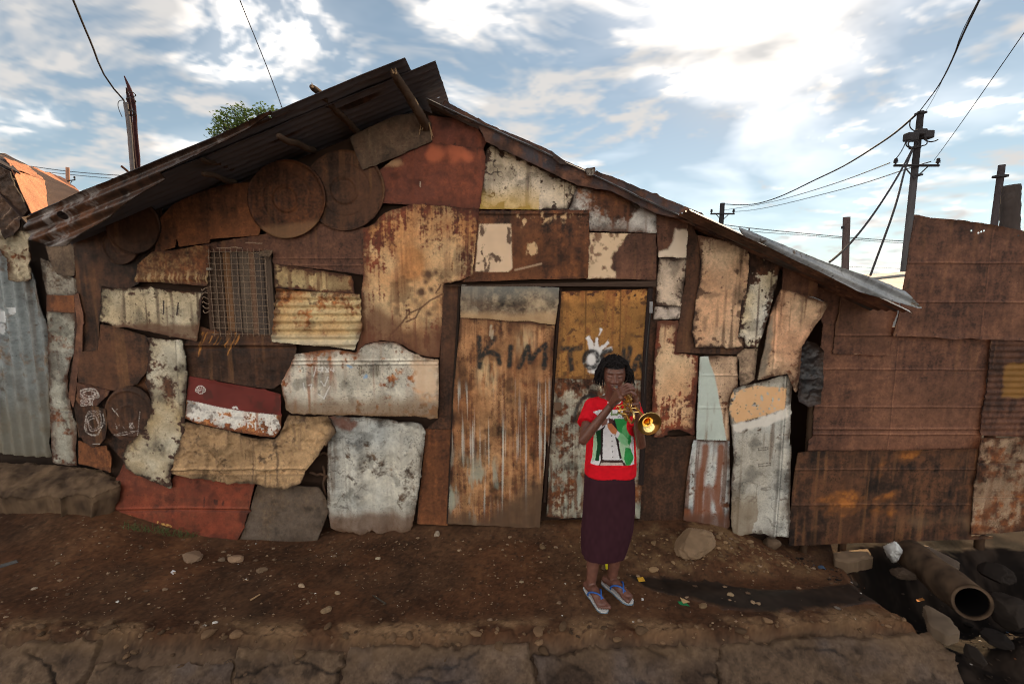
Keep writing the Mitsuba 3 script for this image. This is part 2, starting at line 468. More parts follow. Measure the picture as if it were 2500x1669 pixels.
# body behind the cladding: dark mud and board wall under the roof slopes
ap = (left_z(0) - right_z(0)) / (SLR - SLL)
prof = [(-3.44, -.35), (2.26, -.35), (2.26, right_z(2.26) - .04), (ap, left_z(ap) - .05), (-3.44, left_z(-3.44) - .04)]
body = trimesh.creation.extrude_polygon(Polygon(prof), 4.6, engine='earcut')
body.apply_transform(np.array([[1, 0, 0, 0], [0, 0, 1, 3.68], [0, 1, 0, 0], [0, 0, 0, 1.0]])); body.fix_normals()
coloured(SH, 'wall', body.subdivide_to_size(.12), plain(S(56, 42, 34), .35, 6), 'dull', smooth=False)


rec = [(2.25, -.4), (2.95, -.4), (2.95, right_z(2.95) - .05), (2.25, right_z(2.25) - .05)]  # added block behind the gap, near-black so the gap reads as shade
body = trimesh.creation.extrude_polygon(Polygon(rec), 4.2, engine='earcut')
body.apply_transform(np.array([[1, 0, 0, 0], [0, 0, 1, 4.02], [0, 1, 0, 0], [0, 0, 0, 1.0]])); body.fix_normals()
coloured(SH, 'wall', body.subdivide_to_size(.15), plain(S(26, 21, 19), .3, 6), 'dull', smooth=False)


def roof_sheet(x0, x1, y0, y1, slope, z0, fn, under=None, name='roof_sheet', lift=0., skew=0., zig=True, holes=(), droop=0., amp=.009, bsdf='weathered', label=None, seed=1):
    nx, ny = int((x1 - x0) / .014) + 2, int((y1 - y0) / .0095) + 2
    X, Yy = np.meshgrid(np.linspace(x0, x1, nx), np.linspace(y0, y1, ny), indexing='ij')
    if skew: X = np.where(X < (x0 + x1) / 2, X - skew * (Yy - y0) * (1 - (X - x0) / ((x1 - x0) / 2)), X)
    nrm = np.array([-slope, 0, 1]) / math.hypot(slope, 1)
    wob = .022 * (fb(X.ravel(), Yy.ravel(), 1.1, .9, 2, seed + 3) - .5) + .010 * (fb(X.ravel(), Yy.ravel(), 5, 5, 2, seed + 9) - .5)
    off = amp * np.sin(2 * np.pi * Yy / .076) + wob.reshape(X.shape) + lift - droop * np.clip((y0 + .25 - Yy) / .25, 0, 1) ** 2
    xe = (1 if slope > 0 else -1)
    Xj = X + (.012 * (fb(Yy.ravel(), X.ravel() * 0, 12, o=2, seed=seed) - .5)).reshape(X.shape)
    P = np.stack([Xj, Yy, z0 + slope * X], -1) + off[..., None] * nrm
    up, dn = P.reshape(-1, 3), (P - .0025 * nrm).reshape(-1, 3)
    i, j = np.meshgrid(np.arange(nx - 1), np.arange(ny - 1), indexing='ij')
    a = i * ny + j; q = np.stack([a, a + ny, a + ny + 1, a + 1], -1).reshape(-1, 4)
    if len(holes):
        c = up[q].mean(1); keep = np.ones(len(q), bool)
        for hx, hy, hr in holes: keep &= np.hypot(c[:, 0] - hx, c[:, 1] - hy) > hr
        q = q[keep]
    n = len(up)
    rim = np.concatenate([np.arange(ny), np.arange(1, nx) * ny + ny - 1, (nx - 1) * ny + np.arange(ny - 2, -1, -1), np.arange(nx - 2, -1, -1) * ny])
    rj = np.roll(rim, -1)
    f = np.vstack([q[:, [0, 1, 2]], q[:, [0, 2, 3]], q[:, [0, 2, 1]] + n, q[:, [0, 3, 2]] + n, np.stack([rim, rim + n, rj], -1), np.stack([rj, rim + n, rj + n], -1)])
    V = np.vstack([up, dn])
    k = key(SH, name)
    scene[k] = mikit.ply(trimesh.Trimesh(V, f, process=False), bsdf, smooth=True, color=np.clip(fn(V) if under is None else np.vstack([fn(up), under(dn)]), .004, .8))
    if label: tag(k, label)
    return k


def old_iron(kind, grey, amount, seed):
    def fn(v):
        u = v[:, 0] * 1.08
        c = rust_colour(u, v[:, 1], kind, seed)
        m = ss(-.04, .04, fb(u, v[:, 1], 1.6, 16, 4, seed + 2) - 1 + amount)
        return mixc(c, np.asarray(grey) * (.8 + .4 * fb(u, v[:, 1], 9, 30, 3, seed + 4))[:, None], m)
    return fn


ZL0 = left_z(0)
hl = [on_plane(*q, SLL, ZL0) for q in ((868, 193), (712, 308), (508, 411), (1053, 169), (1070, 202), (1069, 236), (660, 228 + 62), (800, 262))]
hl = [(h[0], h[1], .0085) for h in hl]
dk = old_iron('dark', S(88, 86, 92), .68, 3)
roof_sheet(-3.13, -.665, 3.02, 3.30, SLL, ZL0, dk, skew=.6, lift=.012, holes=hl, seed=4, label='foremost dark corrugated roof sheet, its upper end cut in a zigzag')
roof_sheet(-3.2, -.505, 3.17, 3.93, SLL, ZL0, dk, skew=.55, holes=hl, seed=5, label='dark corrugated roof sheet reaching past the ridge')
yy = 3.86
for i in range(6):
    roof_sheet(-3.62, -.58 + .05 * (i % 2), yy, yy + .76, SLL, ZL0, dk, lift=.004 * (i % 2), seed=6 + i); yy += .70
ZR0 = right_z(0)
rk = old_iron('plum', S(112, 112, 114), .55, 13)
gl = old_iron('drab', S(168, 172, 174), .86, 17)
roof_sheet(-.62, 1.36, 3.50, 4.22, SLR, ZR0, rk, seed=21, lift=-.01)
roof_sheet(1.24, 2.86, 3.25, 4.0, SLR, ZR0 - .02, gl, under=old_iron('plum', S(60, 56, 54), .4, 29), seed=22, bsdf='galvanised', label='shiny grey corrugated roof sheet at the low right eave')
yy = 4.16
for i in range(5):
    roof_sheet(-.62, 2.84 - .06 * (i % 2), yy, yy + .8, SLR, ZR0, rk, seed=23 + i, lift=-.006 * (i % 2)); yy += .74

# strip of the front roof sheet hanging down along the left eave
hole = wall('D 400 1372', 3.0)[0]
sheet(SH, 'eave_strip', 'D 155 1390 520 1222 900 1072 1250 928 1500 815 1780 690 1760 705 1480 870 1250 1002 1120 1062 1030 1102 1042 1140 900 1245 750 1335 600 1450 A 420 262 330 268 300 262 200 222 172 170', 3.0,
      rust='dark', paint=S(120, 112, 108), cover=.15, streak=.0, soft=.06, grime=.5, dent=.006, jag=.002, curl=.012, s=.006,
      relief=lambda x, z, e: .016 * np.sin(2 * np.pi * (z - SLL * x) / .092 + .6), holes=[(hole[0], hole[1], .026)], bsdf='satin_paint',
      extra=lambda x, z, e, c: mixc(c, S(150, 142, 136), .75 * ss(.56, .7, fb(x + z * .386, z - .386 * x, 3, 26, 4, 3)) * ss(.25, .6, fb(x, z, 2, o=2, seed=9))),
      label='corrugated strip of roof sheet folded down over the left eave')
# fascia and folded edge on the right slope
sheet(SH, 'fascia', 'E 740 640 1010 785 1430 962 1455 1000 1640 1078 1800 1120 2060 1225 2349 1345 F 420 1450 520 1490 580 1512 C 690 300 560 260 420 215 230 130 E 2349 1420 2095 1362 1800 1215 1590 1182 1300 1040 1010 905 960 800 735 700', 3.53,
      rust='plum', paint=S(58, 54, 58), cover=.5, soft=.1, grime=.2, jag=.006, dent=.005, label='dark crumpled sheet along the right roof edge')
sheet(SH, 'eave_flashing', 'C 525 142 610 168 820 255 1080 362 1240 420 1420 478 1600 550 1640 603 1715 664 1640 648 1500 610 1300 552 1080 440 830 322 690 250 580 205 545 178', 3.21,
      rust='drab', paint=S(150, 153, 155), paint2=S(122, 126, 130), cover=.97, soft=.03, grime=.25, weather=.25, dent=.004, jag=.0015, bsdf='galvanised', s=.006,
      relief=lambda x, z, e: .010 * np.sin(2 * np.pi * (z - SLR * x) / .075), label='bright folded metal edge of the low right eave')
for txt, c in (('E 1425 958 1448 980 1500 1018 1530 1050 1480 1046 1440 1010', S(70, 60, 56)), ('E 1640 1075 1702 1066 1705 1090 1688 1120 1650 1122', S(150, 142, 130)), ('E 1700 1085 1722 1100 1752 1112 1748 1124 1716 1114', S(60, 52, 48))):
    sheet(SH, 'roof_scrap', txt, 3.47, rust='dark', paint=c, cover=.8, dent=.012, curl=.03, jag=.004, s=.005, rounds=.003)

# poles that carry the overhang
def log(a, b, r0, r1, seed, name='rafter_pole', base=S(82, 66, 54), label=None):
    p = line(a, b, 40); w = np.linspace(0, 6, 40)
    p = p + .008 * np.stack([np.sin(w * 1.3 + seed), 0 * w, np.cos(w * 1.7 + seed)], -1)
    rr = np.linspace(r0, r1, 40); rr[:3] *= [.55, .85, .95]
    d = np.asarray(b, float) - np.asarray(a, float); d /= np.linalg.norm(d)
    def fn(v):
        al = (v - np.asarray(a)) @ d; o = v - np.asarray(a) - al[:, None] * d
        n = fb(o[:, 0] * 1.0 + o[:, 1], al, 55, 3.5, 4, seed); n2 = fb(o[:, 2] + o[:, 0], al, 26, 2, 3, seed + 2)
        return mixc(S(60, 48, 40), base, np.clip(.5 + 2.2 * (n - .5) + 1.2 * (n2 - .5), 0, 1.2))
    return coloured(SH, name, tube(p, rr, 14, rough=.22, seed=seed), fn, 'dull', label=label)


log(at(958, 168, 3.06), at(1046, 318, 3.62), .026, .036, 3, label='splintered pole end under the ridge')
log(at(762, 212, 3.00), at(874, 322, 3.66), .020, .027, 5, label='pole end poking out past the roof edge')
log(at(676, 333, 3.12), at(764, 366, 3.66), .020, .025, 7)
log(at(490, 388, 3.14), at(584, 412, 3.66), .018, .022, 8)
log(at(494, 420, 3.2), at(576, 448, 3.66), .017, .021, 9)
spl = cat([tube(bez(at(x0, y0, Y0), at(x1, y1, Y1), n=8), np.linspace(.007, .0015, 8), 6, rough=.3, seed=i) for i, (x0, y0, Y0, x1, y1, Y1) in enumerate(
    [(962, 180, 3.06, 955, 168, 3.05), (968, 182, 3.06, 966, 166, 3.04), (1046, 300, 3.56, 1058, 335, 3.55), (1040, 300, 3.57, 1030, 318, 3.55), (1050, 310, 3.57, 1055, 342, 3.56), (764, 215, 3.0, 761, 202, 2.99), (1030, 290, 3.57, 1024, 330, 3.56)])])
coloured(SH, 'splinter', spl, plain(S(150, 122, 92), .3, 40), 'dull', kind='stuff', label='torn fibres at the pole ends')

# ---- cladding, left of the doors
def drum_relief(cx, cz, rings):
    def f(x, z, e):
        r = np.hypot(x - cx, z - cz); h = 0
        for rr, w, amp in rings: h = h + amp * np.exp(-((r - rr) / w) ** 2)
        return h
    return f


def circ(zone, cx, cy, rx, ry=None, n=40, a0=0):
    ry = ry or rx
    t = np.linspace(0, 2 * np.pi, n, endpoint=False)
    return zone + ' ' + ' '.join(f'{cx + rx * math.cos(a):.1f} {cy + ry * math.sin(a):.1f}' for a in t)


MS = 'metal_sheet'
# backing layer of big rusty sheets
sheet(SH, MS, 'A 470 245 560 190 700 130 900 60 1030 20 1100 300 990 300 940 360 900 480 880 505 830 530 740 535 650 515 645 660 622 930 520 935 490 800 495 560 478 330', 3.628, rust='dark', spread=.8, dent=.008, curl=.008)
sheet(SH, MS, 'A 470 580 500 560 530 700 525 930 500 1030 490 1150 470 1300 440 1220 455 1060 480 900 495 760', 3.615, rust='plum', dent=.004)
sheet(SH, MS, 'A 480 560 660 560 660 940 940 880 1220 880 1260 1560 1000 1720 800 1640 690 1520 500 1480 470 1250', 3.645, rust='dark', spread=.7)
# L4, L5 strips under the eave
sheet(SH, MS, 'A 985 310 1010 100 1100 0 D 1230 1240 1430 1175 1600 1160 1640 1380 A 1660 150 1650 195 1340 218 1338 242 1140 268 1128 200 1118 270', 3.604, rust='brown', spread=.75, dent=.006, jag=.003)
sheet(SH, MS, 'A 1280 258 1450 225 1680 188 1850 130 2070 100 2325 145 2322 446 2060 410 1740 375 1738 292 1320 302', 3.618, rust='plum', spread=.55, dent=.004,
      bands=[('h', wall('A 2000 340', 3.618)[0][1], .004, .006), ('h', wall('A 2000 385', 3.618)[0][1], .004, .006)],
      extra=lambda x, z, e, c: mixc(c, S(176, 150, 128), .5 * (segdist(x, z, wall('A 1380 275 1500 272 1540 275', 3.618)) < .003) + .5 * (segdist(x, z, wall('A 1565 242 1600 240 1672 248', 3.618)) < .003)))
# drum lids
def lid(zone, cx, cy, rx, Y, rings, rust='brown', ry=None, label=None, extra=None, clip=None, spread=.55, dent=.004):
    o = pp(circ(zone, cx, cy, rx, ry)); P = wall(o, Y); c = wall(pp(f'{zone} {cx} {cy}'), Y)[0]; R = (P[:, 0].max() - P[:, 0].min()) / 2
    rg = [(r * R, w * R, a) for r, w, a in rings]
    return sheet(SH, 'drum_lid', o, Y, rust=rust, spread=spread, dent=dent, jag=.0015, curl=.001, relief=drum_relief(c[0], c[1], rg), seed=int(cx * 3 + cy) % 900, label=label, extra=extra, thick=.012)


RG = [(.97, .03, .010), (.62, .02, -.004), (.30, .035, .012), (.20, .04, .004)]
lid('D', 2195, 1212, 258, 3.606, RG, 'dark', label='round drum lid under the roof, right of the other big one')
lid('D', 1826, 1268, 250, 3.588, RG, 'brown', extra=lambda x, z, e, c: mixc(c * .72, S(128, 96, 68), .55 * ss(.02, -.03, z - wall('D 1830 1425', 3.588)[0][1] - .12 * (x - wall('D 1830 1425', 3.588)[0][0]) + .05 * (fb(x, z, 7, o=3, seed=4) - .5))), label='big round drum lid with a raised ring, above the barred window')
lid('A', 770, 262, 118, 3.604, [(.95, .04, .008), (.5, .05, .004)], 'dark')
lid('A', 850, 145, 172, 3.590, [(.96, .03, .010), (.55, .03, -.003)], 'dark', label='round drum lid in the shade of the left eave')
# L7 is part of the backing; L6 fringe flap
sheet(SH, MS, 'A 870 470 880 380 970 300 1120 285 1300 256 1335 262 1338 300 1332 520 1180 505 1000 492 865 492', 3.600, rust='brown', paint=S(150, 116, 80), cover=.16, soft=.14, dent=.006, tilt=.012,
      relief=lambda x, z, e: .014 * np.exp(-((z - wall('A 1000 470', 3.6)[0][1]) / .018) ** 2),
      extra=lambda x, z, e, c: mixc(c, S(206, 164, 122), .6 * ss(.52, .72, fb(x, z, 85, 7, 3, 4)) * ss(.05, .0, np.abs(z - wall('A 1000 462', 3.6)[0][1]) - .012)), label='rusty flap with a pale-streaked rolled lower edge')
# L8 cream slab
sheet(SH, MS, 'A 650 520 720 534 860 525 1000 530 1150 545 1302 552 1290 650 1284 760 1262 862 1190 852 1090 832 960 800 880 790 800 775 760 782 700 752 648 742', 3.590, rust='dark', paint=S(212, 194, 164), paint2=S(188, 166, 134), cover=.90, soft=.05, edge_rust=.02,
      speck=.8, grime=.35, crack=.5, dent=.009, jag=.008, tilt=.02, curl=.015, s=.006,
      extra=lambda x, z, e, c: mixc(mixc(c, S(60, 52, 46), 1.0 * ((segdist(x, z, wall('A 1048 612 1048 695', 3.59)) < .006) | (segdist(x, z, wall('A 1140 625 1132 700', 3.59)) < .006))), S(90, 62, 44), .8 * ss(.045, .0, z - wall('A 900 800', 3.59)[0][1] - .03 + .05 * (fb(x, z, 12, o=3, seed=2) - .5))),
      label='cream slab left of the barred window with two metal clips')
# L10-13 lids and scribbled discs, lower left
sheet(SH, MS, 'A 622 930 640 760 760 780 930 835 955 920 952 1000 930 1070 880 1135 800 1165 730 1182 640 1172 500 1142 490 1020 515 935', 3.606, rust='dark', spread=.9, dent=.008, jag=.003, label='dark rounded rust sheet at the lower left')
CH = S(186, 176, 168)


def scribble(loops, Y, w=.0019, a=.8):
    L = [wall(l, Y) for l in loops]
    def fn(x, z, e, c):
        m = np.zeros(len(x))
        for l in L: m = np.maximum(m, 1 - ss(w * .6, w * 1.7, segdist(x, z, l)))
        return mixc(c, CH, a * m * (.35 + .65 * ss(.35, .6, fb(x, z, 60, o=2, seed=8))))
    return fn


def loops(zone, cx, cy, rx, ry, n, seed):
    rg = np.random.default_rng(seed); t = np.linspace(0, 2 * np.pi * n, 26 * n); k = np.linspace(1, .35, len(t))
    k = k * (1 + .12 * np.sin(t * .37 + seed)); ph = rg.uniform(0, 6)
    return zone + ' ' + ' '.join(f'{cx + rx * a * math.cos(b + ph) + 6 * math.sin(3.1 * b):.1f} {cy + ry * a * math.sin(b + ph):.1f}' for a, b in zip(k, t))


sheet(SH, MS, 'A 490 1128 600 1165 700 1182 690 1210 655 1245 600 1290 530 1312 495 1250', 3.592, rust='plum', spread=.7, extra=scribble([loops('A', 568, 1200, 72, 38, 5, 3), loops('A', 545, 1262, 38, 28, 3, 5), 'A 600 1220 570 1295', 'A 580 1180 590 1290'], 3.592, .0022, .95), label='dark scrap with a dense white chalk scribble')
lid('A', 822, 1328, 156, 3.594, [(.94, .05, .007), (.35, .06, .004)], 'dark', ry=176, extra=scribble(['A 710 1290 730 1320 745 1300', 'A 735 1320 760 1350', 'A 892 1318 880 1440 878 1465', 'A 710 1470 800 1445 878 1438 800 1462 720 1472', 'A 735 1390 745 1425 760 1400', 'A 780 1400 795 1430', loops('A', 838, 1402, 18, 22, 2, 3), ], 3.594, .0017, .8), label='dark round lid chalked with white lines, lower left')
sheet(SH, MS, 'A 515 1285 560 1280 620 1285 672 1300 682 1400 668 1490 630 1530 590 1545 535 1510 505 1450 500 1350', 3.584, rust='dark', spread=.7, jag=.003, extra=scribble([loops('A', 592, 1390, 66, 92, 6, 9), 'A 575 1465 610 1470', 'A 590 1522 632 1522', 'A 655 1330 668 1400'], 3.584, .0017, .7), label='dark oval scrap with white chalk loops')
sheet(SH, MS, 'A 498 1500 540 1515 600 1545 680 1530 690 1600 G 690 60 712 130 705 215 640 200 560 175 498 165', 3.615, rust='brown', spread=.6, dent=.006)
# L14 vertical pale strip
sheet(SH, 'canvas_strip', 'A 935 842 1010 852 1100 858 1162 862 1185 950 1200 1080 1192 1300 1188 1430 1158 1560 G 1152 70 1122 170 1110 250 1108 308 1062 288 1000 262 900 222 830 178 805 110 830 40 A 880 1480 950 1400 985 1290 970 1200 940 1130 950 980 952 900', 3.572, rust='dark', paint=S(196, 188, 166), paint2=S(160, 140, 106),
      cover=lambda x, z: .16 + .30 * (fb(x, z, 4, o=3, seed=77) - .5) - .34 * np.exp(-((z - wall('A 1000 1180', 3.57)[0][1]) / .13) ** 2) + .25 * np.exp(-((x - wall('A 1150 1000', 3.57)[0][0]) / .05) ** 2) * (z > .8), soft=.08, speck=1., grime=.5, dent=.010, wrinkle=.006, jag=.008, tilt=.04,
      bands=[('v', wall('A 1140 1000', 3.57)[0][0], .010, .012)], dirt=(.35, .25, KHAKI), label='long pale strip hanging below the cream slab, black-stained in the middle')
# L15 sill sheet
sheet(SH, MS, 'A 1178 872 1285 772 1330 792 1500 808 1742 832 1892 890 1880 1070 1862 1112 1800 1132 1740 1172 1640 1165 1560 1152 1380 1120 1200 1092', 3.596, rust='dark', spread=.6, dent=.010, jag=.006, wrinkle=.005,
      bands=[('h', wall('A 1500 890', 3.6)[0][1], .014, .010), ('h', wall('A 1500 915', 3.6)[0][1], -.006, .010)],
      extra=lambda x, z, e, c: mixc(c, S(190, 124, 58), .7 * np.clip(inside(x, z, wall('A 1285 810 1530 815 1522 860 1450 965 1430 900 1320 880 1260 990 1268 900', 3.596)) * ss(.48, .68, fb(x - .5 * z, z, 80, 9, 4, 5)), 0, 1)), label='dark sheet below the barred window with an orange scratch')
# L16 red and white sheet with a shell emblem
YR = 3.578
sc = wall('A 1280 1172', YR)[0]


def red_white(x, z, e, c):
    top = np.interp(x, *wall('A 1190 1238 1300 1262 1400 1285 1500 1302 1600 1316 1700 1328 1800 1338', YR).T)
    red = np.asarray(S(96, 38, 32)) * (.7 + .5 * fb(x, z, 9, o=4, seed=6))[:, None]
    red = mixc(red, S(64, 34, 28), .6 * ss(.56, .7, fb(x, z, 14, o=4, seed=9)))
    m = ss(-.002, .002, z - top)
    c = mixc(c, red, m)
    dx, dz = x - sc[0], z - sc[1]
    bz = dz + .027; a = np.arctan2(dx, bz); r = np.hypot(dx, bz)
    R = .054 * (1 - .26 * (np.abs(a) / 1.22) ** 2) * (1 - .05 * np.abs(np.cos(a * 4.4)))
    out = (np.abs(r - R) < .0030) & (np.abs(a) < 1.30)
    side = (segdist(np.abs(dx), bz, np.array([[.0385, .010], [.014, -.003], [.012, -.010]])) < .0028)
    base = (np.abs(bz + .010) < .0028) & (np.abs(dx) < .013)
    rays = np.zeros(len(x), bool)
    for k in (-.95, -.58, -.2, .2, .58, .95): rays |= (np.abs(a - k * (.9 + .1)) * r < .0016) & (r > .010) & (r < R)
    out |= side
    c = mixc(c, S(206, 196, 184), .92 * (out | rays | base) * 1.0)
    c = mixc(c, S(214, 206, 198), .9 * (inside(x, z, wall('A 1485 1284 1512 1278 1528 1300 1490 1300', YR)) & (fb(x, z, 50, o=2, seed=3) > .42)))
    return c


sheet(SH, MS, 'A 1206 1090 1380 1122 1560 1154 1700 1178 1792 1202 1798 1320 1802 1418 1762 1472 1680 1462 1600 1450 1390 1412 1280 1385 1188 1350 1196 1230', YR, rust='orange', paint=S(226, 214, 196), cover=.62, soft=.03, speck=.6, grime=.15, edge_rust=.03, dent=.008, jag=.004, tilt=.025, s=.0055, extra=red_white, curl=.012,
      label='dark red sheet with a white lower band and a small white shell emblem')
# L18 large white sheet
def white18(x, z, e, c):
    c = mixc(c, S(222, 172, 140), .75 * soft_in(x, z, wall('B 540 960 705 985 710 1120 700 1240 560 1270 545 1100', 3.575), .04, .05, 3) * ss(.3, .6, fb(x, z, 10, o=4, seed=4)))
    c = mixc(c, S(110, 86, 62), .75 * ss(.10, -.02, z - wall('B 300 1270', 3.575)[0][1] + .10 * (fb(x, z, 8, o=4, seed=8) - .5)))
    for l in ('B 208 1022 206 1085', 'B 215 1085 222 1025 208 1020', 'B 315 1020 314 1085', 'B 322 1085 330 1022 316 1018'):
        c = mixc(c, S(92, 80, 62), .9 * (1 - ss(.002, .004, segdist(x, z, wall(l, 3.575)))))
    for l in ('B 135 1020 175 1045', 'B 235 1075 270 1090 240 1098'):
        c = mixc(c, S(112, 148, 186), .8 * (1 - ss(.006, .014, segdist(x, z, wall(l, 3.575)))) * ss(.4, .55, fb(x, z, 45, o=2, seed=3)))
    for l in ('A 2018 1030 2005 1090', 'A 2030 1040 2060 1035 2050 1060 2030 1052', 'A 2060 1030 2062 1060', 'A 2080 1035 2100 1060 2080 1062 2100 1035', 'A 2115 1035 2112 1050 2135 1052', 'A 2130 1035 2128 1062', 'A 1940 1130 1950 1180', 'A 1970 1145 1995 1140 1985 1170', 'A 2040 1200 2070 1230 2110 1150', 'A 2050 1120 2075 1150 2095 1095'):
        c = mixc(c, S(232, 226, 214), .75 * (1 - ss(.0022, .005, segdist(x, z, wall(l, 3.575)))))
    return c


sheet(SH, MS, 'A 1892 950 2088 918 B 90 925 180 940 240 892 300 875 340 868 400 872 450 880 520 930 600 968 706 986 712 1120 708 1352 620 1346 560 1338 300 1336 20 1332 A 1990 1322 1872 1326 1842 1300 1812 1200 1802 1130', 3.575, rust='orange', paint=S(206, 196, 176), paint2=S(180, 170, 152), cover=.93, soft=.05, grime=.45, speck=.5, stain=.25, dent=.010, wrinkle=.004, jag=.007, tilt=.03,
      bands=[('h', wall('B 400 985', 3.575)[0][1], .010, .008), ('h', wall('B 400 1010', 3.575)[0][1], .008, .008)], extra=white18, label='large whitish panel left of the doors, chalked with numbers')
# L19 canvas
sheet(SH, 'canvas_sheet', 'A 1195 1378 1390 1420 1620 1472 1765 1482 1812 1430 1842 1338 1980 1345 2100 1335 2152 1440 2105 1500 2080 1560 G 2092 0 2052 90 1990 162 1962 200 1942 268 1850 300 1740 292 1640 268 1500 262 1400 242 1260 238 1130 210 1140 100 1165 0', 3.560, rust='drab', paint=S(174, 142, 106), paint2=S(142, 114, 84), cover=.96, soft=.1, grime=.35, speck=.3, dent=.014, wrinkle=.022, jag=.007, tilt=.05, curl=.02, rounds=.006,
      bands=[('h', wall('G 1500 180', 3.56)[0][1], .016, .010), ('h', wall('G 1500 215', 3.56)[0][1], -.010, .012)], bsdf='dull',
      extra=lambda x, z, e, c: mixc(c, S(70, 58, 46), .7 * ((segdist(x, z, wall('G 1582 80 1584 125', 3.56)) < .004) | (segdist(x, z, wall('G 1680 85 1682 130', 3.56)) < .004))), label='crumpled khaki canvas below the red and white sheet')
# L20 crumpled grey sheet
def grey20(x, z, e, c):
    c = mixc(c, S(90, 64, 46), .85 * ss(.06, -.06, z - wall('H 300 470', 3.57)[0][1] + .12 * (fb(x, z, 7, o=4, seed=3) - .5)))
    c = mixc(c, S(96, 58, 44), .8 * soft_in(x, z, wall('A 2110 1340 2290 1380 2240 1440 2160 1430', 3.57), .02, .04, 5))
    return c


sheet(SH, MS, 'A 2105 1345 B 60 1340 300 1358 600 1392 625 1430 620 1560 H 622 0 615 100 600 200 585 330 562 440 548 520 528 592 440 580 360 588 282 575 240 602 170 582 110 592 30 560 5 440 10 200 8 0', 3.570, rust='drab', paint=S(200, 192, 174), paint2=S(164, 166, 162), cover=.95, soft=.08, grime=.35, stain=.25, speck=.3, crack=.6, dent=.012, wrinkle=.010, jag=.010, tilt=.02, ribs=('v', .19, .016), extra=grey20, label='crumpled pale grey sheet standing left of the doors')
# L21 orange-red sheet, L22 dark board
sheet(SH, MS, 'G 812 120 830 185 1000 262 1110 255 1130 228 1400 240 1642 264 1630 320 1610 450 1580 562 1540 642 1500 660 1452 612 1270 592 1070 580 900 542 760 492 702 480 720 400 770 230', 3.590, rust='red', paint=S(122, 56, 36), paint2=S(92, 46, 33), cover=.72, soft=.2, grime=.35, dent=.008, jag=.008, tilt=.10, curl=.015,
      bands=[('h', wall('G 1200 440', 3.59)[0][1], -.006, .006), ('h', wall('G 1200 425', 3.59)[0][1], .006, .008)],
      extra=lambda x, z, e, c: mixc(mixc(c, S(206, 150, 84), .8 * np.clip((inside(x, z, wall('G 735 440 880 470 880 510 740 480', 3.59)) | inside(x, z, wall('G 1040 500 1180 540 1170 570 1045 540', 3.59))) * ss(.5, .62, fb(x, z, 45, o=3, seed=2)), 0, 1)), S(40, 24, 20), .7 * np.clip((segdist(x, z, wall('G 1325 362 1328 415', 3.59)) < .005) + inside(x, z, wall('G 1370 372 1450 380 1450 412 1372 402', 3.59)) * (nz(x, z, 90, 8, 4) > .5), 0, 1)), label='orange-red sheet leaning at the foot of the wall')
sheet(SH, 'board', 'G 1645 288 1840 300 2035 312 2082 372 2106 450 2068 560 2030 656 1800 638 1560 622 1602 480 1630 330', 3.578, rust='drab', paint=S(96, 84, 74), paint2=S(84, 72, 62), cover=.9, soft=.2, grime=.3, dent=.003, jag=.003, tilt=.08, thick=.012, bsdf='dull', label='dull grey-brown board leaning next to the orange-red sheet')
# sticks showing in the gap beside the canvas
for a, b in (('G 2000 95', 'G 2100 100'), ('G 1975 225', 'G 2085 238'), ('G 2060 180', 'G 2070 360')):
    p, q = pp(a)[0], pp(b)[0]
    log(at(*p, 3.615), at(*q, 3.615), .011, .010, 12, 'stick', S(104, 76, 58))
# window: boards behind a wire grid
wx0, wz1 = wall('A 1345 292', 3.64)[0]; wx1, wz0 = wall('A 1745 832', 3.64)[0]
wbase = [S(110, 92, 78), S(92, 74, 62), S(144, 108, 80), S(104, 90, 80), S(120, 104, 90), S(138, 108, 88), S(100, 88, 80), S(112, 96, 84)]
edges = np.cumsum([0, .11, .10, .13, .13, .16, .10, .14, .13]); edges = wx0 - .02 + edges / edges[-1] * (wx1 - wx0 + .04)
for i in range(8):
    b = box((edges[i] + .002, 3.632 + .004 * (i % 3), wz0 - .03), (edges[i + 1] - .002, 3.662, wz1 + .03), .002).subdivide_to_size(.012)
    coloured(SH, 'window__plank', b, wood(np.asarray(wbase[i]) * .62, 20 + i, 2, 60), 'dull', smooth=False)
wires = []
for i in range(11):
    xx = wx0 + .01 + (wx1 - wx0 - .012) * i / 10
    wires.append(tube([[xx, 3.588, wz0 + .0], [xx + .004 * math.sin(i), 3.586, (wz0 + wz1) / 2], [xx + .002, 3.588, wz1 + .01]], .0016, 5))
for i in range(15):
    z_ = wz0 + .02 + (wz1 - wz0 - .03) * i / 14
    wires.append(tube([[wx0 - .0, 3.584, z_], [(wx0 + wx1) / 2, 3.582, z_ - .004], [wx1, 3.584, z_ - .006 - .003 * (i % 3)]], .0016, 5))
put(SH, 'window__wire_grid', cat(wires), 'rusty_wire', smooth=30, label='square wire mesh over the planks', kind='stuff')
flat('rusty_wire', S(132, 112, 94), .6)
fr = wood(S(74, 58, 48), 31, 2, 50)
coloured(SH, 'window__frame', box((wx0 - .035, 3.600, wz0 - .02), (wx0 - .003, 3.66, wz1 + .03), .004).subdivide_to_size(.015), fr, 'dull', smooth=False)
coloured(SH, 'window__frame', box((wx0 - .003, 3.606, wz0 - .03), (wx1 + .01, 3.66, wz0 - .004), .004).subdivide_to_size(.015), wood(S(60, 46, 38), 33, 0, 50), 'dull', smooth=False)
coloured(SH, 'window__hinge', box((wx0 - .01, 3.575, wz1 - .155), (wx0 + .03, 3.6, wz1 - .135), .003), plain(S(120, 108, 96)), 'weathered', smooth=False)
sheet(SH, 'window__flap', 'A 1655 300 1690 290 1740 288 1735 310 1720 332 1690 328 1645 326', 3.570, rust='drab', dent=.01, curl=.01, jag=.002, s=.005, rounds=.004)
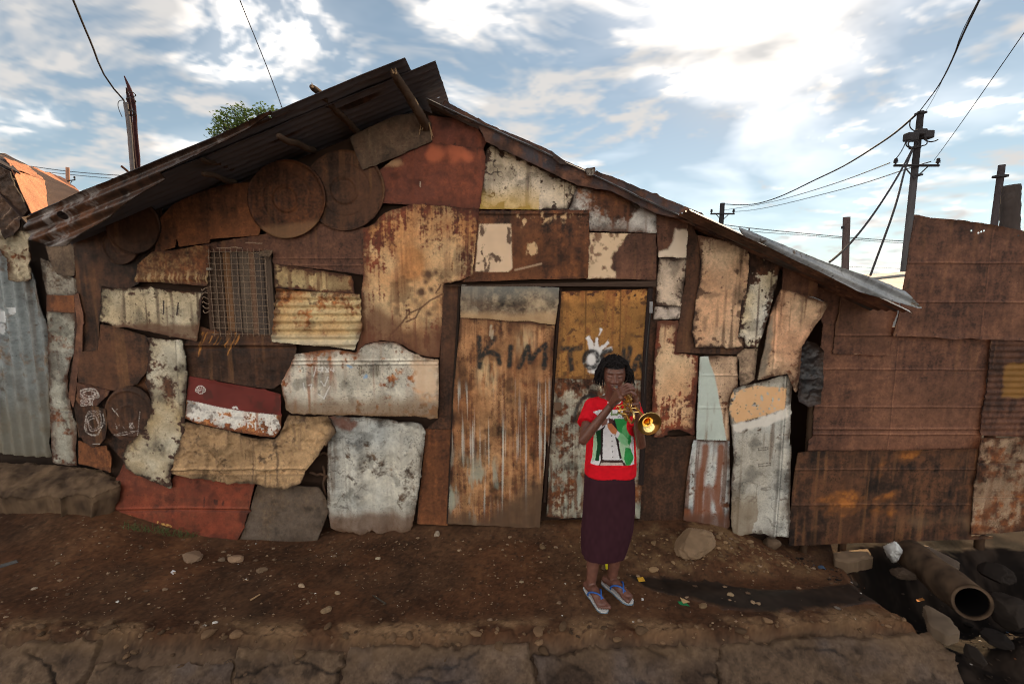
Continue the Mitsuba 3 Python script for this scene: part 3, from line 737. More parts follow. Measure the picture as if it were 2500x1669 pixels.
coils = cat([tube([[wx0 - .06 + .05 * t, 3.58 - .02 * math.sin(3 * t), wz1 - .30 - .035 * i - .01 * math.sin(5 * t + i)] for t in np.linspace(0, 1, 10)], .003, 5) for i in range(6)])
put(SH, 'window__wire_end', coils, 'rusty_wire', smooth=30, kind='stuff', label='loose wire ends twisted round the frame')
# L24 L25 ribbed pale panels right of the window
sheet(SH, MS, 'A 1746 372 1870 392 2000 412 2110 430 2242 452 2262 572 2120 560 1990 546 1750 526', 3.600, rust='brown', paint=S(190, 164, 120), paint2=S(150, 116, 78), cover=.72, soft=.07, grime=.4, speck=.9, edge_rust=.02, dent=.006, s=.006, label='narrow rust-eaten cream panel right of the window')
sheet(SH, MS, 'A 1762 532 1880 545 2000 552 2150 562 2292 570 2304 640 2300 700 2312 780 2290 850 2262 922 2100 902 1900 885 1734 868 1748 700', 3.584, rust='orange', paint=S(204, 178, 134), paint2=S(176, 138, 92), cover=.84, soft=.10, grime=.45, speck=.7, dent=.006, ribs=('h', .062, .009), jag=.005, s=.006, tilt=.015,
      extra=lambda x, z, e, c: mixc(c, S(222, 206, 168), .5 * ss(.06, .0, z - wall('A 2000 860', 3.584)[0][1])), label='ribbed tan panel right of the window')
# L26 tall rusty corrugated sheet
def tall26(x, z, e, c):
    br = [wall('B 728 570 650 610 590 660 520 690 480 740 440 790 410 820', 3.606), wall('B 590 660 560 720 500 745', 3.606), wall('B 720 510 690 560', 3.606)]
    for l in br: c = mixc(c, S(76, 50, 36), .85 * (1 - ss(.003, .010, segdist(x + .01 * (fb(x, z, 30, o=2, seed=3) - .5), z, l))))
    bl = [('B 640 440', .035), ('B 600 560', .03), ('B 660 540', .02), ('B 645 690', .02), ('B 625 490', .016), ('B 690 430', .02)]
    for q, r in bl:
        cx, cz = wall(q, 3.606)[0]
        c = mixc(c, S(66, 42, 33), .9 * ss(.02, -.02, np.hypot(x - cx, z - cz) - r * (.4 + 1.2 * fb(x, z, 26, o=3, seed=4))))
    c = mixc(c, S(96, 62, 44), .85 * ss(.1, -.06, z - wall('B 400 800', 3.606)[0][1] + .20 * (fb(x, z, 5, o=3, seed=5) - .5) - .16 * ss(.3, .0, x - wall('B 300 800', 3.606)[0][0])))
    return c


sheet(SH, MS, 'B 228 155 300 120 365 50 E 550 1300 800 1315 975 1330 B 965 20 955 440 925 445 850 482 742 500 735 640 725 800 712 972 655 968 600 958 520 920 480 895 430 874 340 862 240 884 180 936 200 860 215 800 215 560 230 440', 3.606, rust='red', paint=S(188, 130, 82), paint2=S(218, 170, 128),
      cover=lambda x, z: -.10 + .26 * np.exp(-(((z - wall('B 500 560', 3.6)[0][1]) / .30) ** 2)) + .16 * ss(-.2, .3, x - wall('B 480 600', 3.6)[0][0]) - .22 * ss(.0, .35, x - wall('B 780 200', 3.6)[0][0]), soft=.10, streak=.75, grime=.35, stain=.45, speck=.4, dent=.008, ribs=('v', .078, .0045), jag=.006, s=.006, extra=tall26, label='tall rust-streaked corrugated sheet left of the doors, torn at its foot')
# gable sheets
sheet(SH, MS, 'E 640 735 780 752 920 772 965 830 1010 905 992 948 850 935 660 915 640 830', 3.622, rust='red', paint=S(108, 60, 48), cover=.6, soft=.3, spread=.6, dent=.004, label='reddish sheet at the top of the gable')
def red27(x, z, e, c):
    for q, r in (('E 690 985', .10), ('E 830 980', .12), ('E 880 990', .08)):
        cx, cz = wall(q, 3.61)[0]; c = mixc(c, S(182, 96, 64), .65 * ss(1.0, .2, np.hypot((x - cx), (z - cz) * 1.3) / r + 1.2 * (fb(x, z, 9, o=3, seed=4) - .5)))
    cx, cz = wall('E 430 1040', 3.61)[0]; c = mixc(c, S(170, 136, 100), .6 * ss(1.0, .2, np.hypot((x - cx), (z - cz) * 2) / .09 + 1.5 * (fb(x, z, 12, o=3, seed=6) - .5)))
    return mixc(c, S(200, 180, 160), .7 * ((segdist(x, z, wall('E 588 1130 590 1190', 3.61)) < .004) & (fb(x, z, 40, o=2, seed=2) > .45)))


sheet(SH, MS, 'E 330 1082 400 1030 470 985 560 940 660 908 850 935 992 945 1006 1000 1000 1100 985 1200 968 1332 800 1318 560 1302 535 1306 320 1292', 3.610, rust='red', paint=S(110, 60, 45), paint2=S(92, 54, 45), cover=.62, soft=.3, spread=.9, grime=.2, dent=.006, extra=red27, label='red-brown sheet in the gable above the tall corrugated sheet')
sheet(SH, MS, 'E 138 872 260 815 430 738 590 715 660 780 664 902 510 965 480 985 360 1030 225 1082 180 985', 3.594, rust='drab', paint=S(110, 84, 66), cover=.4, soft=.3, spread=.7, dent=.005, label='brown-grey sheet overlapping at the gable left of the pole end')
sheet(SH, MS, 'E 1015 952 1042 925 1170 975 1300 1040 1450 1110 1592 1182 1560 1260 1530 1338 1300 1335 960 1332 975 1250 985 1180 998 1050', 3.616, rust='dark', paint=S(226, 192, 166), paint2=S(198, 172, 140), cover=.88, soft=.035, grime=.5, speck=1., crack=1.0, edge_rust=.012, dent=.005, s=.006,
      extra=lambda x, z, e, c: mixc(c, S(206, 158, 78), .55 * ss(.12, -.05, z - wall('E 1100 1270', 3.6)[0][1] + .12 * (fb(x, z, 6, o=3, seed=4) - .5)) * (x < wall('E 1350 1300', 3.6)[0][0] + .08 * (fb(x, z, 9, o=2, seed=2) - .5))), label='mottled cream panel under the right roof slope')
sheet(SH, MS, 'E 1590 1188 1700 1200 1790 1182 1802 1215 1950 1290 2095 1362 2096 1486 1900 1478 1670 1472 1665 1342 1536 1338', 3.604, rust='brown', paint=S(196, 188, 178), paint2=S(176, 168, 158), cover=lambda x, z: .10 + .5 * (fb(x, z, 3, o=3, seed=5) - .5) - .25 * soft_in(x, z, wall('E 1700 1200 1800 1215 2000 1320 1900 1400 1760 1330', 3.6), .06, .05), soft=.12, grime=.4, speck=.5, dent=.005, label='grey-white panel under the right roof slope')
# lintel panels
def p30(x, z, e, c):
    m = soft_in(x, z, wall('B 968 122 1168 120 1176 405 1150 428 940 425 955 250', 3.598), .006, .006, 3)
    pc = mixc(np.asarray(S(216, 172, 142)) * (.85 + .3 * fb(x, z, 10, o=3, seed=2))[:, None], S(66, 44, 34), ss(.60, .68, fb(x, z, 24, 14, 4, 7)) * .9)
    c = mixc(c, pc, m)
    for q in ('B 1200 75 1322 70 1322 150 1230 145', 'B 1360 60 1520 62 1500 120 1380 110', 'B 1545 60 1640 62 1640 130 1560 140', 'B 1262 235 1325 220 1320 315 1270 315'):
        c = mixc(c, S(216, 164, 124), .85 * soft_in(x, z, wall(q, 3.598), .012, .05, 5) * ss(.46, .58, fb(x, z, 30, 22, 4, 6)))
    c = mixc(c, S(176, 146, 120), .6 * (1 - ss(.004, .012, segdist(x, z, wall('B 1195 415 1300 390 1360 375', 3.598)))))
    return c


sheet(SH, MS, 'B 968 38 1300 36 1666 32 1664 250 1658 468 1300 476 850 492 925 442 938 300 955 150', 3.598, rust='brown', spread=.75, dent=.005, extra=p30, s=.006, bands=[('h', wall('B 1300 55', 3.6)[0][1], .008, .01)], label='long rusty panel over the left door with one pale patch')
def p31(x, z, e, c):
    m = soft_in(x, z, wall('B 1672 180 1925 178 1890 215 1830 300 1805 340 1835 468 1655 470', 3.608), .010, .04, 3)
    pc = mixc(np.asarray(S(214, 172, 140)) * (.85 + .24 * fb(x, z, 10, o=3, seed=2))[:, None], S(96, 62, 44), ss(.54, .66, fb(x, z, 20, o=4, seed=7)) * .8)
    return mixc(c, pc, m * ss(.25, .4, fb(x, z, 14, o=4, seed=3)))


sheet(SH, MS, 'B 1655 175 1760 180 2092 184 2096 330 2094 480 1900 472 1650 470', 3.608, rust='plum', spread=.6, dent=.004, extra=p31, label='rust panel over the right door, pale at its left side')
# doors
lw = wood(S(70, 56, 48), 51, 0, 45)
za = wall('B 740 502 2090 480 2092 522 738 545', 3.56)
bm = trimesh.creation.extrude_polygon(Polygon([(za[0, 0] - .01, za[0, 1] - .02), (za[1, 0], za[1, 1] - .005), (za[2, 0], za[2, 1]), (za[3, 0], za[3, 1] + .035)]), .09, engine='earcut')
bm.apply_transform(np.array([[1, 0, 0, 0], [0, 0, 1, 3.555], [0, 1, 0, 0], [0, 0, 0, 1.0]])); bm.fix_normals()
coloured(SH, 'lintel', bm.subdivide_to_size(.02), lw, 'dull', smooth=False, label='dark wooden beam across the top of both doors')
sheet(SH, 'door_frame', 'B 736 512 838 512 832 760 820 960 800 1200 790 1430 620 1430 706 1360 716 980 728 760', 3.602, rust='dark', spread=.6, dent=.003, jag=.002)
sheet(SH, 'door_frame', 'B 616 1425 790 1432 786 1560 H 790 0 778 280 766 556 660 548 570 545 580 400 600 250 618 50', 3.590, rust='brown', spread=.55, dent=.004, jag=.003)
post = wall('B 840 512 828 760 800 1200 786 1560 H 764 552', 3.56)
coloured(SH, 'door_post', tube(np.stack([post[:, 0], np.full(5, 3.585), post[:, 1]], -1), .013, 6), plain(S(40, 32, 28)), 'dull')
KP = 3.572


def strokes(c, x, z, L, Y, w, colr, a, seed):
    m = np.zeros(len(x))
    wv = .006 * (fb(x, z, 26, o=2, seed=seed) - .5)
    for l in L: m = np.maximum(m, 1 - ss(w * .35, w * 1.25, segdist(x, z, wall(l, Y)) + wv))
    return mixc(c, colr, a * m * (.7 + .3 * ss(.3, .55, fb(x, z, 60, o=2, seed=seed + 1))))


def d1(x, z, e, c):
    for q in ('B 1010 1060', 'B 1260 880', 'B 1020 1120'):
        cx, cz = wall(q, KP)[0]; c = mixc(c, S(232, 186, 142), .45 * ss(1, .1, np.hypot(x - cx, (z - cz) * .7) / .12) * ss(.35, .6, fb(x, z, 30, 6, 3, 5)))
    # pale drips
    dr = ss(.60, .74, fb(x, z, 70, 1.8, 3, 6)) * ss(.45, .62, fb(x, z, 3, 2.2, 3, 8))
    c = mixc(c, S(200, 200, 184), .6 * dr * ss(.0, .15, wall('B 1000 1080', KP)[0][1] - z) * ss(.05, .35, z))
    # greenish bare patch and the muddy foot
    c = mixc(c, S(150, 160, 146), .6 * ss(.5, .66, fb(x, z, 16, 4, 4, 9)) * ss(.35, .0, np.abs(z - .33) - .1) * (x < -.1))
    c = mixc(c, S(84, 64, 48), .9 * ss(.10, -.12, z - .13 - .28 * ss(-.28, .2, x) + .16 * (fb(x, z, 6, o=4, seed=4) - .5)))
    c = strokes(c, x, z, ['B 965 845 968 900 970 1035', 'B 1062 850 1010 920 975 985', 'B 985 955 1040 935 1085 960 1096 1010', 'B 1166 905 1158 1025', 'B 1222 1032 1252 960 1276 902', 'B 1276 902 1290 1000', 'B 1290 1000 1330 940 1388 892', 'B 1388 892 1378 1035'], KP, .026, S(30, 32, 31), .96, 3)
    c = strokes(c, x, z, ['B 1042 770 1035 830', 'B 1052 800 1046 850'], KP, .010, S(190, 176, 152), .5, 6)
    return c


DR = 'door'
sheet(SH, DR + '__lower_sheet', 'B 845 716 1000 726 1180 740 1290 742 1400 764 1448 768 1440 900 1430 1100 1418 1400 1410 1560 H 1395 0 1382 180 1372 300 1350 582 1250 572 1090 560 930 552 765 545 780 250 790 0 B 800 1200 830 900', KP, rust='brown', paint=S(188, 140, 98), paint2=S(158, 108, 70),
      cover=lambda x, z: .02 + .10 * (fb(x, z, 2, o=2, seed=4) - .5) + .10 * ss(.7, 1.3, z), soft=.22, streak=.85, stain=.35, grime=.45, dent=.005, jag=.002, s=.0056, extra=d1, ribs=('v', .11, .002), spread=.8, label='rust-streaked lower sheet of the left door, painted KIM in black')
sheet(SH, DR + '__upper_sheet', 'B 852 512 1160 514 1476 526 1470 620 1450 766 1400 760 1290 740 1160 740 1000 724 845 718 846 600', 3.562, rust='drab', paint=S(172, 150, 120), paint2=S(112, 104, 92), cover=.5, soft=.16, grime=.3, dent=.005, jag=.004, s=.006,
      extra=lambda x, z, e, c: mixc(mixc(c, S(120, 122, 116), .6 * ss(.0, .16, z - wall('B 1000 640', 3.56)[0][1] + .1 * (fb(x, z, 5, o=3, seed=3) - .5))), S(192, 150, 108), .5 * ss(.07, .0, z - wall('B 1100 715', 3.56)[0][1] + .06 * (fb(x, z, 8, o=3, seed=5) - .5))), label='grey-brown top strip of the left door')
YD2 = 3.588


def d2(x, z, e, c):
    for l, w, a in (('B 1500 540 1490 1100', .006, .55), ('B 1648 540 1640 1100', .007, .75), ('B 1870 535 1862 1100', .006, .75)):
        c = mixc(c, S(96, 64, 34), a * (1 - ss(w * .4, w * 1.4, segdist(x, z, wall(l, YD2)))))
    c = mixc(c, S(70, 48, 30), .8 * ss(.73, .8, fb(x, z, 30, o=3, seed=4) + .12 * ss(.1, .0, z - 1.35)) * 1.0)
    c = mixc(c, S(110, 78, 40), .5 * ss(.12, .0, z - 1.97 + .13))
    # white splotch under the lettering
    spl_ = 0
    for q, r in (('B 1690 990', .095), ('B 1720 930', .06), ('B 1690 1040', .06)):
        cx, cz = wall(q, YD2)[0]; spl_ = np.maximum(spl_, ss(.012, -.012, np.hypot(x - cx, z - cz) - r * (.10 + 1.2 * fb(x, z, 24, o=4, seed=13))))
    for q in ('B 1700 960 1662 850', 'B 1705 950 1722 852', 'B 1715 950 1778 880', 'B 1720 960 1800 915', 'B 1730 830 1745 795', 'B 1690 990 1650 1000'):
        spl_ = np.maximum(spl_, 1 - ss(.006, .018, segdist(x, z, wall(q, YD2)) + .06 * (fb(x, z, 28, o=3, seed=15) - .5)))
    c = mixc(c, S(226, 220, 212), .95 * spl_)
    c = strokes(c, x, z, ['B 1495 915 1560 918 1612 912', 'B 1544 930 1550 1000 1556 1045', loops_o(), 'B 1800 928 1765 935 1745 965 1760 1000 1775 1040', 'B 1888 925 1880 1000', 'B 1928 912 1912 1005', 'B 1885 965 1920 960', 'B 1952 1048 1962 1000 1985 965', 'B 1985 965 2010 1050'], YD2, .025, S(30, 32, 32), .95, 5)
    return c


def loops_o():
    return 'B ' + ' '.join(f'{1680 + 44 * math.cos(a):.0f} {985 + 52 * math.sin(a):.0f}' for a in np.linspace(0, 2 * np.pi, 20))


sheet(SH, DR + '_001__lower_sheet', 'B 1442 1095 1700 1100 2004 1112 2006 1300 2010 1560 H 2012 0 2000 300 1990 510 1800 505 1625 502 1500 508 1394 498 1408 250 1414 0 B 1424 1300', 3.598, rust='brown', paint=S(196, 176, 148), paint2=S(164, 160, 144),
      cover=lambda x, z: .02 + .06 * np.sin(z * 14), soft=.10, streak=.35, stain=.5, grime=.45, speck=.4, dent=.005, jag=.003, s=.006, ribs=('v', .065, .003),
      dirt=(.16, .2, S(86, 66, 50)), extra=lambda x, z, e, c: strokes(mixc(c, S(158, 166, 152), .5 * ss(.48, .62, fb(x, z, 18, 6, 4, 8)) * ss(.75, .5, z)), x, z, ['B 1700 1215 1680 1210 1640 1222 1600 1262 1585 1300 1570 1375'], 3.598, .018, S(34, 32, 32), .85, 8), label='grey-green streaked lower sheet of the right door')
sheet(SH, DR + '_001__upper_sheet', 'B 1492 552 1700 545 2056 536 2030 800 2006 1114 1800 1112 1600 1108 1450 1104 1465 900 1480 700', YD2, rust='orange', paint=S(196, 138, 74), paint2=S(172, 116, 62), cover=.93, soft=.05, grime=.3, speck=1., crack=.4, dent=.003, jag=.002, s=.0056, extra=d2, bands=[('v', wall('B 1645 800', YD2)[0][0], -.006, .006), ('v', wall('B 1866 800', YD2)[0][0], -.006, .006)], label='ochre upper panel of the right door, painted TOSHA in black over a white splash')
coloured(SH, DR + '_001__latch', box(at(*pp('B 1440 1305')[0], 3.585), at(*pp('B 1490 1260')[0], 3.57), .004), plain(S(96, 74, 58)), 'weathered', smooth=False, label='small metal latch plate')
p2 = wall('B 2060 530 2040 800 2022 1100 2012 1400 2010 1560 H 2000 300', 3.56)
coloured(SH, 'door_post', tube(np.stack([p2[:, 0], np.full(6, 3.58), p2[:, 1]], -1), .022, 6), plain(S(44, 36, 34)), 'dull')
p3 = wall('B 1482 535 1462 800 1438 1100 1420 1400 H 1402 100 1380 420', 3.56)
coloured(SH, DR + '_001__stile', tube(np.stack([p3[:, 0] + .004, np.full(6, 3.60), p3[:, 1]], -1), .016, 6), plain(S(46, 34, 28)), 'dull')
pl = wall('B 2060 615 2054 690', 3.55); coloured(SH, 'hinge', box((pl[0, 0] - .010, 3.54, pl[1, 1]), (pl[0, 0] + .014, 3.56, pl[0, 1]), .003), plain(S(120, 118, 118)), 'galvanised', smooth=False, label='worn grey hinge on the right door post')
put(SH, 'cable', tube(bez(*[at(*q, 3.545) for q in pp('B 2056 690 2035 900 2025 1050 2018 1200')], n=20), .004, 6), 'dark_steel', smooth=30, label='thin cable down the right door post')

# ---- cladding, right of the doors
sheet(SH, MS, 'B 2066 530 2100 490 2110 900 2100 1480 2340 1470 H 2345 0 2330 200 2270 500 2330 590 2262 560 2160 604 2060 592 1972 580 1985 300 2012 0 B 2020 1200 2040 800', 3.622, rust='dark', spread=.5, dent=.004, label='plain dark sheet right of the doors')
sheet(SH, MS, 'H 2080 535 2150 535 2160 606 2076 592', 3.600, rust='dark', paint=S(222, 190, 160), cover=.72, soft=.03, crack=.9, dent=.002, jag=.001, s=.005, rounds=.002, label='small pale square at the foot of the dark sheet')
def r1(x, z, e, c):
    return mixc(c, np.asarray(S(218, 186, 162)) * (.85 + .3 * fb(x, z, 9, o=3, seed=3))[:, None], soft_in(x, z, wall('C 125 150 215 165 205 335 22 332 30 300 85 285 115 230', 3.612), .012, .015, 4))
sheet(SH, MS, 'C 5 60 110 75 216 96 212 220 206 337 110 335 18 334 10 200', 3.612, rust='plum', spread=.5, extra=r1, dent=.004)
sheet(SH, MS, 'C 24 338 110 338 205 338 192 440 178 540 165 642 80 644 15 642 0 610 6 480', 3.600, rust='dark', paint=S(228, 186, 160), paint2=S(206, 166, 138), cover=.95, soft=.04, speck=.9, crack=.3, grime=.35, edge_rust=.008, dent=.004, s=.006, label='pale pink strip beside the right door')
sheet(SH, MS, 'C -2 648 165 646 158 690 148 728 60 730 -14 732 -12 690', 3.604, rust='dark', paint=S(226, 192, 172), cover=.96, soft=.04, speck=.5, dent=.003)
sheet(SH, MS, 'C 214 96 265 190 300 285 290 420 250 700 238 860 260 905 570 908 562 952 350 948 118 938 140 820 165 640 190 480', 3.600, rust='dark', spread=.6, dent=.005, label='dark bent sheet framing a large pale panel')
sheet(SH, MS, 'C 265 190 420 225 592 262 604 400 598 520 580 570 560 690 545 760 528 842 562 850 560 912 420 906 252 908 232 812 250 640 280 480 290 330', 3.584, rust='dark', paint=S(228, 180, 148), paint2=S(204, 152, 118), cover=.94, soft=.06, speck=.8, grime=.4, edge_rust=.015, dent=.009, wrinkle=.004, s=.006, jag=.005,
      extra=lambda x, z, e, c: mixc(c, S(112, 78, 58), .65 * ss(-.02, .16, z - wall('C 400 330', 3.584)[0][1] + .16 * (fb(x, z, 5, o=3, seed=3) - .5))), label='large pale panel right of the doors, browned at the top')
sheet(SH, MS, 'C 600 268 680 305 802 332 788 420 772 500 748 600 722 700 690 800 652 908 568 908 562 850 528 842 545 700 552 590 578 575 600 430', 3.572, rust='dark', paint=S(236, 220, 196), paint2=S(214, 182, 142), cover=lambda x, z: .10 - .30 * ss(-.05, .35, z - wall('C 650 590', 3.57)[0][1]), soft=.035, speck=1., grime=.2, dent=.007, jag=.005, s=.0056, label='cream strip peppered with rust, right of the large pale panel')
sheet(SH, MS, 'C 800 535 850 540 905 560 1000 592 1098 628 1050 720 1000 782 950 860 922 900 908 1050 895 1120 880 1190 830 1072 740 1090 640 1112 665 1000 690 900 705 800 730 700 770 600', 3.560, rust='brown', paint=S(216, 168, 136), paint2=S(196, 146, 114), cover=.95, soft=.08, speck=.5, grime=.35, dent=.010, wrinkle=.008, jag=.005, s=.006, tilt=.02, bands=[('v', wall('C 760 800', 3.56)[0][0], -.004, .01)],
      extra=lambda x, z, e, c: mixc(c, S(120, 112, 98), .7 * soft_in(x, z, wall('C 705 800 745 700 735 900 690 1080 640 1110 665 1000', 3.56), .015, .02, 3)), label='pinkish panel leaning to the right')
sheet(SH, MS, 'C 812 392 920 402 1032 422 1034 500 1030 592 950 575 870 552 808 540', 3.588, rust='plum', spread=.45, dent=.004)
sheet(SH, MS, 'C 1000 440 1180 520 1180 640 1145 758 1066 760 1050 700 1100 630 1032 590', 3.66, rust='plum', spread=.4)
sheet(SH, MS, 'C 530 950 568 915 652 912 645 1000 632 1112 580 1145 540 1152 535 1050', 3.596, rust='drab', paint=S(190, 158, 132), cover=.6, soft=.2, dent=.004)
def r9(x, z, e, c):
    m = ss(.0, -.03, np.minimum(z - wall('C 100 790', 3.588)[0][1], 9) - .03 * 0) 
    return mixc(c, S(84, 52, 38), .85 * ss(.0, .05, z - wall('C 80 800', 3.588)[0][1] + .05 * (fb(x, z, 14, o=3, seed=4) - .5)))
sheet(SH, MS, 'C 12 738 80 735 146 740 140 830 128 940 200 950 272 960 268 1080 262 1200 252 1350 248 1468 205 1450 160 1432 110 1430 80 1440 50 1478 -5 1482 -20 1300 -14 1100 0 900', 3.588, rust='red', paint=S(230, 180, 144), paint2=S(204, 150, 110), cover=.62, soft=.05, streak=.35, speck=.6, grime=.3, edge_rust=.02, dent=.007, jag=.008, s=.0056, extra=r9, label='rust-mottled pink strip right of the person')
def r10(x, z, e, c):
    L = wall('C 335 960 350 1010 375 1080 395 1170 410 1260 430 1360 450 1495', 3.58)
    xb = np.interp(-z, -L[:, 1], L[:, 0])
    mint = np.asarray(S(176, 188, 176)) * (.72 + .42 * fb(x, z, 7, o=5, seed=3) + .12 * (nz(x, z, 110, seed=5) - .5))[:, None]; mint = mixc(mint, S(120, 96, 72), .7 * ss(.56, .72, fb(x, z, 26, 3, o=4, seed=8)))
    c = mixc(c, mint, ss(.004, -.004, x - xb - .01 * (fb(x, z, 16, o=2, seed=2) - .5)))
    return mixc(c, S(110, 78, 58), .7 * ss(.020, .0, x - x0r10))
x0r10 = wall('C 262 1200', 3.58)[0][0]
sheet(SH, MS, 'C 284 966 400 962 526 966 524 1060 526 1152 495 1200 472 1252 470 1380 472 1498 360 1496 260 1492 262 1380 268 1290 275 1120', 3.580, rust='brown', paint=S(220, 170, 140), cover=.97, soft=.05, grime=.25, stain=.25, dent=.006, s=.006, extra=r10, bands=[('h', wall('C 350 1085', 3.58)[0][1], .005, .008), ('h', wall('C 350 1290', 3.58)[0][1], .005, .008)], label='panel half mint green and half pink')
def r13(x, z, e, c):
    for l, w in (('I 320 60 300 200 270 420 260 520', .042), ('I 415 60 400 250 390 400 410 520', .038), ('I 200 470 220 520', .05), ('I 330 330 330 520', .06)):
        c = mixc(c, S(112, 64, 38), .9 * ss(1.25, .3, segdist(x, z, wall(l, 3.592)) / w + 1.0 * (fb(x, z, 22, 7, 4, 6) - .5)))
    return mixc(c, S(92, 62, 48), .85 * ss(.05, -.05, z - wall('I 300 500', 3.592)[0][1] + .1 * (fb(x, z, 8, o=3, seed=2) - .5)))
sheet(SH, MS, 'I 240 12 350 10 472 12 474 160 476 320 470 450 472 560 445 590 400 582 360 592 380 570 280 545 180 520 188 400 208 200', 3.592, rust='brown', paint=S(174, 180, 180), paint2=S(190, 180, 164), cover=.95, soft=.06, grime=.3, dent=.006, jag=.005, extra=r13, ribs=('v', .12, .004), label='grey sheet with two rust streaks')
def r12(x, z, e, c):
    top = soft_in(x, z, wall('C 480 1200 640 1150 840 1170 835 1290 700 1340 500 1390 470 1300', 3.56), .008, .012, 3)
    band = soft_in(x, z, wall('C 490 1400 700 1345 840 1295 842 1345 700 1410 500 1450', 3.56), .012, .02, 4)
    c = mixc(c, np.asarray(S(226, 160, 116)) * (.9 + .2 * fb(x, z, 7, o=3, seed=2))[:, None], top * ss(.70, .66, fb(x, z, 42, o=4, seed=9) + .10 * np.exp(-e / .03)) * (.86 + .14 * fb(x, z, 5, o=3, seed=12)))
    c = mixc(c, S(222, 208, 190), .9 * band)
    c = mixc(c, S(120, 104, 84), .7 * ss(.18, -.05, z - wall('I 600 420', 3.56)[0][1] + .25 * (fb(x, z, 5, o=4, seed=5) - .5)) * (x < wall('I 640 400', 3.56)[0][0] + .1 * (fb(x, z, 8, o=3, seed=6) - .5)))
    for l in ('I 655 62 715 58 716 72 656 78 655 62', 'I 655 165 730 155 732 170 656 180 655 165'):
        c = mixc(c, S(70, 64, 58), .9 * (1 - ss(.002, .004, segdist(x, z, wall(l, 3.56)))))
    return c
sheet(SH, MS, 'C 500 1175 560 1150 622 1142 740 1110 800 1090 862 1078 872 1140 862 1300 856 1450 850 1560 I 862 0 858 200 852 400 856 560 848 632 800 625 740 632 690 602 620 600 560 612 500 628 482 560 484 280 500 100 490 0 C 486 1420 468 1300 478 1220', 3.560, rust='drab', paint=S(182, 182, 174), paint2=S(160, 154, 142), cover=.97, soft=.05, grime=.35, speck=.6, crack=.5, dent=.010, jag=.007, s=.0056, tilt=.01, bands=[('v', wall('I 775 300', 3.56)[0][0], .014, .010), ('v', wall('I 800 300', 3.56)[0][0], -.010, .012)], extra=r12, label='upright panel with an orange top and a white band, near the black gap')
#sheet(SH, 'side_board', 'C 860 600 1180 560 1180 1560 I 1180 720 800 720 C 840 1500', 4.3, rust='dark', paint=S(20, 17, 16), cover=.97, spread=.3)
sheet(SH, 'plastic_bag', 'C 905 905 955 862 1010 880 1060 930 1050 1080 1030 1260 960 1280 905 1250 900 1100', 3.585, rust='dark', paint=S(34, 34, 36), cover=.97, soft=.2, dent=.02, wrinkle=.015, curl=.03, bsdf='satin_paint', label='black plastic sheeting stuffed in the gap')

# ------------------------------------------------------------------ right-hand fence of rusty sheets
FN = thing('metal_fence', 'tall fence of overlapping brown rusty sheets right of the shack', 'fence')
FS = 'metal_sheet'
zb = lambda t, Y=3.63: wall(t, Y)[0][1]
sheet(FN, FS, 'C 1185 520 1300 545 1450 600 1556 628 1530 700 1506 772 1498 860 1494 955 1400 962 1300 952 1130 948 1140 870 1145 760 1170 690', 3.634, rust='plum', spread=.55, grime=.2, dent=.006, bands=[('h', zb('C 1300 830'), .006, .008)], label='narrow rusty sheet under the low eave')
sheet(FN, FS, 'C 1068 756 1148 758 1130 948 1300 952 1494 956 1500 780 1620 770 1900 780 2140 800 2112 1080 2092 1300 2076 1450 2062 1560 I 2064 66 1700 72 1300 80 965 86 975 10 C 1000 1480 1020 1200 1045 1000', 3.648, rust='plum', spread=.7, dent=.007, jag=.003,
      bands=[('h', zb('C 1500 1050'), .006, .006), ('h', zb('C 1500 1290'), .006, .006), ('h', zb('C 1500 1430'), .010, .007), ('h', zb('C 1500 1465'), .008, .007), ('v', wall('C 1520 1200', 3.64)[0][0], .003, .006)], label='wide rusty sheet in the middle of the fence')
hs = [wall(f'F {a} {b}', 3.60)[0] for a, b in ((2015, 1470), (2078, 1476), (2095, 1470), (2315, 1500), (2060, 1484))]
sheet(FN, FS, 'C 1652 62 1760 82 1960 100 2150 130 2349 165 2420 180 2420 880 2349 866 2200 860 2100 858 2000 848 1900 856 1750 840 1510 836 1545 700 1562 640 1580 520 1602 400 1620 250', 3.600, rust='plum', spread=.75, dent=.008, jag=.004, curl=.01, holes=[(h[0], h[1], .007) for h in hs],
      bands=[('h', zb('C 2000 370', 3.6), .006, .006), ('h', zb('C 2000 620', 3.6), .006, .006), ('v', wall('C 2100 600', 3.6)[0][0], .003, .006)], label='tall upper rusty sheet rising above the eave, with small holes')
def f4(x, z, e, c):
    return mixc(c, np.asarray(S(128, 92, 44)) * (.7 + .6 * fb(x, z, 12, o=4, seed=3))[:, None], .75 * soft_in(x, z, wall('C 2225 1040 2260 1012 2420 1000 2420 1225 2210 1222 2215 1130', 3.618), .015, .03, 3))
sheet(FN, FS, 'C 2145 800 2250 800 2420 810 2420 1480 2200 1472 2068 1466 2085 1320 2112 1200 2125 1050', 3.618, rust='plum', spread=.8, dent=.007, extra=f4, ribs=('h', .05, .003), label='rusty sheet with a yellow paint patch at the right border')
def f5(x, z, e, c):
    o = ss(.50, .70, fb(x, z * 1.2 - .5 * x, 4.2, o=5, seed=14)) * soft_in(x, z, wall('I 1050 430 1000 360 1180 260 1450 110 1720 70 1860 200 1800 330 1600 480 1300 500', 3.604), .10, .10, 3)
    c = mixc(c, S(172, 104, 44), .75 * o * (.4 + .6 * ss(.4, .62, fb(x, z, 26, o=4, seed=5))))
    return mixc(c, S(112, 88, 66), .5 * ss(.5, .66, fb(x, z, 3, o=4, seed=25)) * ss(-.0, -.12, z - zb('I 1300 460', 3.6)))
